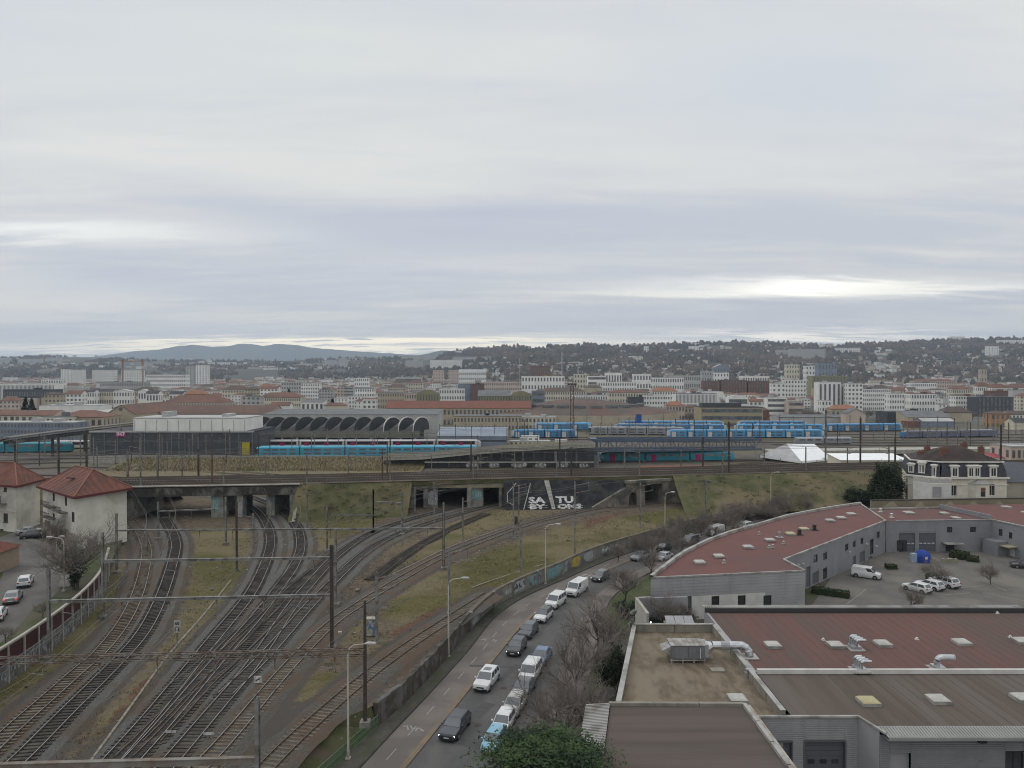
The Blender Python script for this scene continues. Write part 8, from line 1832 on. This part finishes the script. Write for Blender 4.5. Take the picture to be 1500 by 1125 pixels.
# fillers: the dense roofs between the blocks one can name
R_ = random.Random(33);taken = [(c[1],c[2],c[3],c[4])for c in CITY];cnt = 0
for D0,D1,n_ in((520,640,26),(660,900,55),(900,1250,66),(1250,1700,74),(1700,2200,66)):
    for i in range(n_):
        px = -20+1540*(i+R_.uniform(.1, .9))/n_;D_ = R_.uniform(D0,D1);wpx = R_.uniform(11,30)*(700/D_)** .55;hz = R_.uniform(8,15)if R_.random()< .8 else R_.uniform(15,20);zt0 = terrain(px,D_)if D_>1190 else 0;yt = 548+(EYE-zt0-hz)*F/D_
        if yt<(552 if D_<1250 else 546):yt = 552 if D_<1250 else 546
        if D_<700 and any(a-3<px<b+3 and abs(d_-D_)<130 for a,b,y_,d_ in taken):continue
        k = R_.choice(KIND);zone = 'far left' if px<300 else 'centre left' if px<620 else 'centre' if px<900 else 'centre right' if px<1200 else 'far right';dist = 'nearer' if D_<800 else 'middle' if D_<1400 else 'farthest'
        bld('%s, %s city rows, %s'%(k[3],dist,zone),px-wpx/2,px+wpx/2,yt,D_,k[0],k[1],k[2],0 if k[1]=='flat' else R_.uniform(2.2,4)*800/D_,None,None,z0=zt0- .5,group='%s city rows at %s'%(dist,zone),win='grid' if R_.random()< .85 else None);cnt+=1
# past what one can single out: a carpet of small roofs and hillside houses
R_ = random.Random(99);cm = [m_fwhite,m_fcream,m_fgrey,m_fpink,m_rtile,m_rbro,m_rgrey,m_rlite];ca_ = MB();hi2 = MB()
def block(mb,px,D_,w_,d_,h_,z_,wi,ri,hip):
    x = XAT(px,D_);mb.bx(x-w_/2,x+w_/2,D_,D_+d_,z_,z_+h_,wi)
    if hip:k = min(w_,d_)* .4;mb.add([(x-w_/2- .3,D_- .3,z_+h_),(x+w_/2+ .3,D_- .3,z_+h_),(x+w_/2+ .3,D_+d_+ .3,z_+h_),(x-w_/2- .3,D_+d_+ .3,z_+h_),(x-w_/2+k,D_+d_/2,z_+h_+2.2),(x+w_/2-k,D_+d_/2,z_+h_+2.2)],[(0,1,5,4),(1,2,5),(2,3,4,5),(3,0,4)],ri)
    else:mb.bx(x-w_/2- .1,x+w_/2+ .1,D_- .1,D_+d_+ .1,z_+h_,z_+h_+ .5,ri)
    for r in range(int(h_/3)):
        for c in range(int(w_/3.4)):xx = x-w_/2+1.7+c*3.4;mb.bx(xx- .55,xx+ .55,D_- .06,D_,z_+h_-3*r-2.3,z_+h_-3*r- .8,8)
for i in range(2300):
    D_ = 640+1750*R_.random()** .8;px = R_.uniform(-20,1520);k = R_.random();hp = R_.random()< .6
    if D_<720 and any(a-4<px<b+4 for a,b,y_,d_ in taken if abs(d_-D_)<60):continue
    z_ = terrain(px,D_)if D_>1190 else 0;hh_ = R_.uniform(6,13);w_ = R_.uniform(9,26)
    block(ca_,px,D_,w_,R_.uniform(9,16),hh_,z_- .4,R_.choice((0,0,0,0,1,1,2,3)),R_.choice((4,4,5))if hp else R_.choice((6,7,7)),hp)
ca_.build('city_roofs',cm+[m_glass_far],kind='stuff')
for i in range(430):
    px = R_.uniform(-20,1520)if i%2 else R_.uniform(640,1520);top_ = np.interp(px,RX,RYv);py = top_+1+R_.random()*(541-top_);D_ = d_for(px,py);w_ = R_.uniform(9,24)if R_.random()< .85 else R_.uniform(30,70)
    block(hi2,px,D_-8,w_,10,R_.uniform(6,11),terrain(px,D_)+1.5,R_.choice((0,0,1,1,2,3)),R_.choice((4,5,6,7)),R_.random()< .6)
hi2.build('hillside_houses',cm+[m_glass_far],kind='stuff')
# cranes, church, chimney
def crane(label,px,yt,yj,D,jl,jr,mat):
    b = Vector((XAT(px,D),D,0));t = thing('tower_crane',b,label,'crane','tower cranes over the city');H_ = ZAT(yt,D);mb = MB();s = .6
    for sx in(-1,1):
        for sy in(-1,1):mb.bar((sx*s,sy*s,0),(sx*s,sy*s,H_), .3, .3)
    for i in range(14):a = H_*i/14;mb.bar((-s,-s,a),(s,-s,a+H_/14), .22, .22)
    mb.build('mast',mat,t)
    if jl or jr:zj = ZAT(yj,D);mb = MB();mb.bar((jl/PXM(D),0,zj),(jr/PXM(D),0,zj), .8, .9);mb.build('jib',mat,t);mb = MB();mb.bar((0,0,H_),(jr/PXM(D)* .7,0,zj), .3, .3);mb.bar((0,0,H_),(jl/PXM(D)* .8,0,zj), .3, .3);mb.build('tie_rods',mat,t,kind='stuff');mb = MB();q = (jl if abs(jl)<abs(jr)else jr)/PXM(D)* .8;mb.box((q,0,zj-2),(4,3,4));mb.build('counterweight',m_fgrey,t)
m_cr = M('crane_white',(.5, .5, .5),(.42, .42, .42),1);m_co = M('crane_orange',(.36, .19, .11),(.3, .16, .1),1)
crane('white tower crane left of the brick frame tower',761,525,524,1040,0,0,m_cr);crane('tallest white tower crane right of the brick frame tower',823,516,524,1040,0,0,m_cr);crane('white tower crane with short jib beside the cream block',847,529,531,1010,-15,6,m_cr)
crane('orange tower crane left of the white slab block',180,527,529,900,-5,32,m_co);crane('orange tower crane right of the white slab block',209,527,536,880,-4,3,m_co)
ch = bld('church with square stone tower near the right edge below the hill',1437,1446,541,1500,'b','hip','b',4,3,2,z0=0,name='church_tower',depth=9,cat='church')
tf = bld('slim pointed stone tower on the slope of the right hill',1259,1263,522,d_for(1261,533)-10,'b','hip','b',4,2,1,z0=terrain(1261,2400),name='hill_tower',depth=8,cat='tower')

# ------------------------------------------------------------------ trees
m_bark = M('winter_bark',(.12, .105, .085),(.075, .065, .052),2,bump=.4,bscale=8);m_twig = M('winter_twigs',(.215, .185, .16),(.15, .128, .112),2)
def tree_meshes(seed,H_,spread,gens=5,r0=.15,low=.2,fork=5):
    R_ = random.Random(seed);tr,tw = MB(),MB()
    def grow(p,d,L,r,g):
        n = 3;pts = [p];q = p;dd = d.copy()
        for i in range(n):dd = (dd+Vector((R_.gauss(0, .13),R_.gauss(0, .13), .05))).normalized();q = q+dd*L/n;pts.append(q)
        (tr if g<3 else tw).tube(pts,[r*(1- .35*i/n)for i in range(n+1)],6 if g<2 else 4 if g<3 else 3,caps=False)
        if g>=gens:return
        k = fork if g==0 else(4 if g<gens-2 else 5)
        for j in range(k):
            t_ = 1.0 if j==0 else R_.uniform(.35,1.0);b = pts[min(n,int(t_*n))];a = 2*math.pi*(j/k+R_.random()* .4);el = R_.uniform(.3, .9)*spread*(1.1 if g==0 else 1)
            o = dd.orthogonal().normalized();o2 = dd.cross(o);nd = (dd*math.cos(el)+(o*math.cos(a)+o2*math.sin(a))*math.sin(el));nd.z+= .05;nd.normalize()
            grow(b,nd,L*(R_.uniform(.95,1.25)if g==0 else R_.uniform(.62, .88)),max(.011,r*(.55 if j else .66)),g+1)
    grow(Vector((0,0,0)),Vector((0,0,1)),H_*low,r0,0)
    out_ = []
    for nm,mb,mt in(('trunk',tr,m_bark),('crown',tw,m_twig)):me = bpy.data.meshes.new(nm);me.from_pydata(mb.v,[],mb.f);me.materials.append(mt);out_.append(me)
    return out_
TREES = [tree_meshes(s,10,sp,5)for s,sp in((1,1.12),(2,1.0),(3,1.2),(4,1.08))]
def bare_tree(label,px,py,z,h,kind=0,group=None,loc=None,rz=0.0,name='bare_tree'):
    p = loc or G3(px,py,z);t = thing(name,p,label,'tree',group,rz);s = h/10.0
    t.scale = (s,s,s)
    for me in TREES[kind]:share(me.name.split('.')[0],me,t)
    return t
for i,(lb,px,py,h)in enumerate((('bare tree standing in the grass between the street and curved workshop',915,884,9),('large bare tree beside the gravel roof, left of the dark evergreen',871,985,13),('wide bare tree with dense twigs in front of the brown roofed block',824,1092,12.5),('multi stemmed bare tree leaning over the parked white van',842,1020,11),
     ('bare tree between the silver cars at the far bend',953,842,6.5),('bare tree in front of the courtyard wall windows',965,928,8),('small bare tree right of the courtyard wall',998,922,6.5),('bare street tree left of the dark brown van',998,812,6),('bare street tree hiding the white van at the curved roof',1043,795,6),('bare street tree in front of the last white car',1078,786,6),('bare street tree in front of the lone lamp',1135,766,7),('bare street tree right of the lone lamp',1182,757,8),('bare street tree left of the large dark evergreen',1222,748,9),('tall bare bush by the far end of the street',1254,741,9))):
    bare_tree(lb,px,py,0,h,i%4,'bare trees along the street',rz=i*1.3)
for i in range(26):
    px = 905+13.8*i;p = G3(px,np.interp(px,[900,1000,1100,1260],[826,789,763,738]),0);bare_tree('thin bare sapling, %s half of the far street wall'%('nearer' if i<13 else 'farther'),0,0,0,5.6+(i*7%5)* .5+(px-900)* .008,i%4,'bare saplings along the far street wall',loc=p+Vector(((i*13%7)* .3,0,0)),rz=i)
for i,(lb,px,py,h)in enumerate((('slender bare tree in front of the three white cars',1331,893,5.5),('thin bare tree in front of the garage doors',1377,858,6.5),('small bare tree in a kerbed bed at the right of the car park',1451,856,5.5),('reddish bare tree in front of the workshop wall at the bottom right',1412,1150,7),('second reddish bare tree at the bottom right corner',1450,1140,7.5),('bare tree at the right edge before the workshop wall',1500,800,6))):bare_tree(lb,px,py,0,h,(i+1)%4,rz=i* .8)
bare_tree('big bare tree with ivy covered foot in front of the white house',113,862,ZS,15,2);bare_tree('bare tree at the left wall of the nearer white house',74,800,ZS,8,1);bare_tree('reddish bare shrub behind the noise barrier',62,905,ZS,3.2,0,name='bare_shrub');bare_tree('bare shrub behind the noise barrier at the left edge',8,942,ZS,3.2,3,name='bare_shrub')
for i,(px,D_,h)in enumerate([(x,d,h)for x,d,h in((150,600,14),(128,610,12),(170,615,13),(190,620,12),(95,640,14),(345,620,16),(360,610,15),(372,650,15),(512,480,12),(528,470,11),(545,470,10),(1008,500,14),(1018,505,13),(1062,700,18),(1078,690,17),(1094,680,18),(1108,670,17),(1120,640,16),(1165,540,14),(1182,530,15),(1195,535,13),(1270,560,13),(1290,560,12),(1410,560,13),(1425,540,12),(940,900,20),(960,880,20),(1000,900,20),(700,470,10),(725,465,10),(680,468,9),(755,460,9))]):
    z_ = 'left' if px<300 else 'centre' if px<900 else 'right';bare_tree('brownish bare city tree, %s'%z_,0,0,0,h,i%4,'bare trees in the city, '+z_,loc=Vector((XAT(px,D_),D_,0)),rz=i*2.1)
# evergreens: trunk, limbs and thousands of small leaf sprays in clumps
def evergreen(label,loc,h,rad,mat,shape='round',n=5000,leaf=.16,seed=1,name='evergreen_tree',cat='tree',group=None):
    R_ = random.Random(seed);t = thing(name,loc,label,cat,group);mb = MB();mb.tube([(0,0,0),(0,0,h* .5),(0,0,h* .92)],[h* .03,h* .022, .03],7)
    cl = []
    for i in range(46 if shape!='cedar' else 110):
        if shape=='cedar':
            tier = R_.randint(0,6)/6+R_.uniform(-.02, .02);a = R_.uniform(0,6.28);rr_ = rad*(1-tier* .62)*R_.uniform(.15,1.08);c = Vector((math.cos(a)*rr_,math.sin(a)*rr_,h*(.55+ .42*tier)-rr_* .12));s = (rad* .24,rad* .24,h* .014)
        elif shape=='cone':f = R_.random()**1.4;a = R_.uniform(0,6.28);rr_ = rad*(1-f)* .75;c = Vector((math.cos(a)*rr_,math.sin(a)*rr_,h*(.12+ .86*f)));s = (rad* .35*(1.1-f),rad* .35*(1.1-f),h* .06)
        else:u = Vector((R_.gauss(0,1),R_.gauss(0,1),R_.gauss(0, .9))).normalized()*R_.uniform(.45,1.0);c = Vector((u.x*rad,u.y*rad,h* .55+u.z*h* .42));s = (rad* .3,rad* .3,h* .13)
        cl.append((c,s))
        if i%3==0:mb.tube([(0,0,min(c.z,h* .8)* .85),tuple(c* .6+Vector((0,0,c.z* .35))),tuple(c)],[h* .010,h* .006, .02],4,caps=False)
    mb.build('trunk',m_bark,t);lf = MB()
    for i in range(n):
        c,s = cl[i%len(cl)];p = c+Vector((R_.gauss(0, .55)*s[0],R_.gauss(0, .55)*s[1],R_.gauss(0, .55)*s[2]))
        if p.z< .1:continue
        k = leaf*R_.uniform(.6,1.4);u = Vector((R_.gauss(0,1),R_.gauss(0,1),R_.gauss(0, .45))).normalized();v_ = u.cross(Vector((R_.gauss(0, .5),R_.gauss(0, .5),1))).normalized();
        lf.add([p-u*k,p+v_*k* .45,p+u*k*1.2,p-v_*k* .45],[(0,1,2,3)])
    lf.build('crown',mat,t);return t
m_ced = M('cedar_needles',(.034, .062, .022),(.058, .092, .032), .9,c3=(.02, .036, .016),s3=.5,lo3=.45,hi3=.6);m_evg = M('dark_evergreen_leaves',(.014, .022, .011),(.026, .036, .016), .8);m_evl = M('laurel_leaves',(.022, .036, .014),(.036, .054, .022), .6,c3=(.016, .024, .011),s3=.3);m_ivy = M('ivy_leaves',(.012, .030, .016),(.02, .045, .022),2)
evergreen('spreading green cedar crown at the bottom edge over the parked cars',(XAT(800,49.5),49.5,0),9.3,6.6,m_ced,'cedar',42000, .12,3,'cedar_tree')
evergreen('dark round evergreen shrub against the gravel roofed block',G3(903,1022,0),5.2,1.9,m_evg,'round',7000, .14,5,'evergreen_shrub','shrub')
evergreen('large dark green tree left of the white villa',(XAT(1301,176),176,0),13.0,4.3,m_evl,'round',9000, .28,7);evergreen('lower green bushes on the bank left of the large dark tree',(XAT(1258,178),178,2),4.5,3,m_evl,'round',6000, .25,8,'evergreen_shrub','shrub')
evergreen('ivy thicket around the foot of the big bare tree',G3(108,862,ZS),6.2,1.5,m_ivy,'round',4500, .15,9,'ivy_thicket','shrub');evergreen('dark bushes in the corner behind the back parapet of the gravel roof',G3(985,925,0),3.0,3.2,m_evg,'round',4500, .16,10,'evergreen_shrub','shrub')
for lb,px,D_,h,r_ in(('left one of two dark conifers above the red roofs at far left',37,470,19,4),('right one of two dark conifers above the red roofs at far left',46,475,18,4.5),('dark cedar among the city houses at centre left',423,680,20,5),('dark conifer above the small red roof at centre left',487,560,15,5)):evergreen(lb,(XAT(px,D_),D_,0),h,r_,m_evg,'cone',2500, .8,int(px),'conifer')
for lb,px,py,h,r_ in(('overgrown bush on the bank right of the low bridge',478,748,3.2,3),('scrub on the slope above the green bank',520,735,2.6,3.5),('dark scrub beside the wing wall',585,742,3,2.2),('low scrub by the street lawn behind the courtyard wall',918,905,2.4,1.6)):evergreen(lb,G3(px,py,RZ if px<900 else 0),h,r_,m_evl,'round',1600, .2,int(px),'scrub_bush','shrub')
R_ = random.Random(41);sb_ = MB()
def clump(mb,p,r,n,k):
    for i in range(n):u = Vector((R_.gauss(0,1),R_.gauss(0,1),abs(R_.gauss(0, .6))))*r* .45;a = Vector((R_.gauss(0,1),R_.gauss(0,1),R_.gauss(0,1))).normalized();b_ = a.orthogonal().normalized()*k;a = a*k;c = p+u;mb.add([c-a,c+b_,c+a,c-b_],[(0,1,2,3)])
for i in range(190):
    px = R_.choice((R_.uniform(440,600),R_.uniform(1000,1330),R_.uniform(1000,1330)));q = ml(px);t_ = R_.random()**1.3;f_ = 9 if px<700 else 14;clump(sb_,Vector((q.x,q.y-f_*(.1+ .9*t_),q.z*(1-t_)+RZ*t_+ .1)),R_.uniform(.35,1.3),26, .12)
sb_.build('bank_scrub',M('scrub_leaves',(.06, .062, .026),(.10, .088, .048), .3,c3=(.035, .045, .016),s3=.12),kind='stuff')
# rough grass tufts on the railway land and verges
R_ = random.Random(77);gt = MB();polys = [[G(a,b,RZ)for a,b in pl]for pl in grass_px]
def tufts(n,xr,yr,z,keep,hh=(.10, .32)):
    k = 0
    while k<n:
        x = R_.uniform(*xr);y = yr[0]+(yr[1]-yr[0])*R_.random();k+=1
        if not keep(x,y):continue
        for j in range(3):a = R_.uniform(0,3.14);w_ = R_.uniform(.02, .05);h = R_.uniform(*hh);qx,qy = x+R_.gauss(0, .15),y+R_.gauss(0, .15);gt.add([(qx-w_*math.cos(a),qy-w_*math.sin(a),z),(qx+w_*math.cos(a),qy+w_*math.sin(a),z),(qx+R_.gauss(0, .08),qy+R_.gauss(0, .08),z+h)],[(0,1,2)])
bd = [(p.x,p.y)for p in wall_ln]
def on_rail(x,y):
    px = x/y*F+CXP
    if px<-40 or px>1300:return False
    d = kd.find((x,y,0))[2]
    if d<2.6:return False
    xw = np.interp(y,[q[1]for q in bd],[q[0]for q in bd]);
    if x>xw-1.2 or y<52:return False
    xb = np.interp(y,[q.y for q in barrier_ln],[q.x for q in barrier_ln]);return x>xb+ .8 and(y<118 or x>XAT(188,y))and mnoise.noise(Vector((x* .12,y* .12,2)))>-.15
tufts(26000,(-62,85),(52,172),RZ+ .02,on_rail)
gt.build('grass_tufts',M('grass_blades',(.075, .078, .028),(.125, .10, .05), .5,c3=(.05, .07, .02),s3=.08),kind='stuff')

# litter and stones
lt = MB()
for i in range(5200):
    x,y = R_.uniform(-62,85),R_.uniform(52,172)
    if not on_rail(x,y)and R_.random()< .93:continue
    xw = np.interp(y,[q[1]for q in bd],[q[0]for q in bd]);xb = np.interp(y,[q.y for q in barrier_ln],[q.x for q in barrier_ln])
    if x>xw-1 or x<xb+1 or(y>118 and x<XAT(190,y)):continue
    s_ = R_.uniform(.05, .2)if i%60 else R_.uniform(.25, .6);lt.box((x,y,RZ+s_* .25),(s_*R_.uniform(.6,2),s_,s_* .5),R_.uniform(0,3),i%7==0 and 1 or(2 if i%3==0 else 0))
lt.build('stones_and_litter',[m_ballg,m_concl,m_rust],kind='stuff')
# tar patches and covers in the street
for i,(x,y,a,b_)in enumerate(((706,1040,1.4,3.5),(745,985, .8,5),(690,1090,2.2,1.2),(800,915, .9,4))):p = G3(x,y, .007);mb = MB();mb.box((p.x,p.y, .006),(a,b_, .003),-.45);mb.build('tar_patch',MC['trench_patch'],kind='structure')
for lb,x,y in(('round iron cover in the street beside the dark estate car',700,1062),('round iron cover in the street near the white crossover',738,1008)):p = G3(x,y, .004);mb = MB();mb.tube([(0,0,0),(0,0, .012)], .36,14);o = mb.build('manhole_cover',m_dsteel);o.location = p;tag(o,lb,'manhole cover')

# where several alike things would share a label, say which one counting from the left (or from the viewer)
ORD = 'first second third fourth fifth sixth seventh eighth ninth tenth eleventh twelfth thirteenth fourteenth fifteenth sixteenth seventeenth eighteenth nineteenth twentieth'.split()
NUM = 'zero one two three four five six seven eight nine ten eleven twelve thirteen fourteen fifteen sixteen seventeen eighteen nineteen twenty'.split()
by = {}
for o in bpy.data.objects:
    if o.parent is None and 'label' in o:by.setdefault(o['label'],[]).append(o)
for lb,L in by.items():
    if 1<len(L)<=20:
        back = 'siding' in lb;L.sort(key=lambda o:o.location.y if back else o.location.x/max(1,o.location.y))
        for i,o in enumerate(L):o['label'] = '%s, %s of %s from %s'%(lb,ORD[i],NUM[len(L)],'the viewer' if back else 'left')

# ------------------------------------------------------------------ air
hz = bpy.data.materials.new('haze_air');hz.use_nodes = True;t = hz.node_tree;t.nodes.clear();o = t.nodes.new('ShaderNodeOutputMaterial');v = t.nodes.new('ShaderNodeVolumePrincipled')
v.inputs['Color'].default_value = (.70, .83,1.0,1);v.inputs['Density'].default_value = .000085;v.inputs['Anisotropy'].default_value = .1;t.links.new(v.outputs[0],o.inputs['Volume'])
mb = MB();mb.bx(-13500,13500,-300,12500,-8,560);mb.build('haze',hz,kind='stuff')
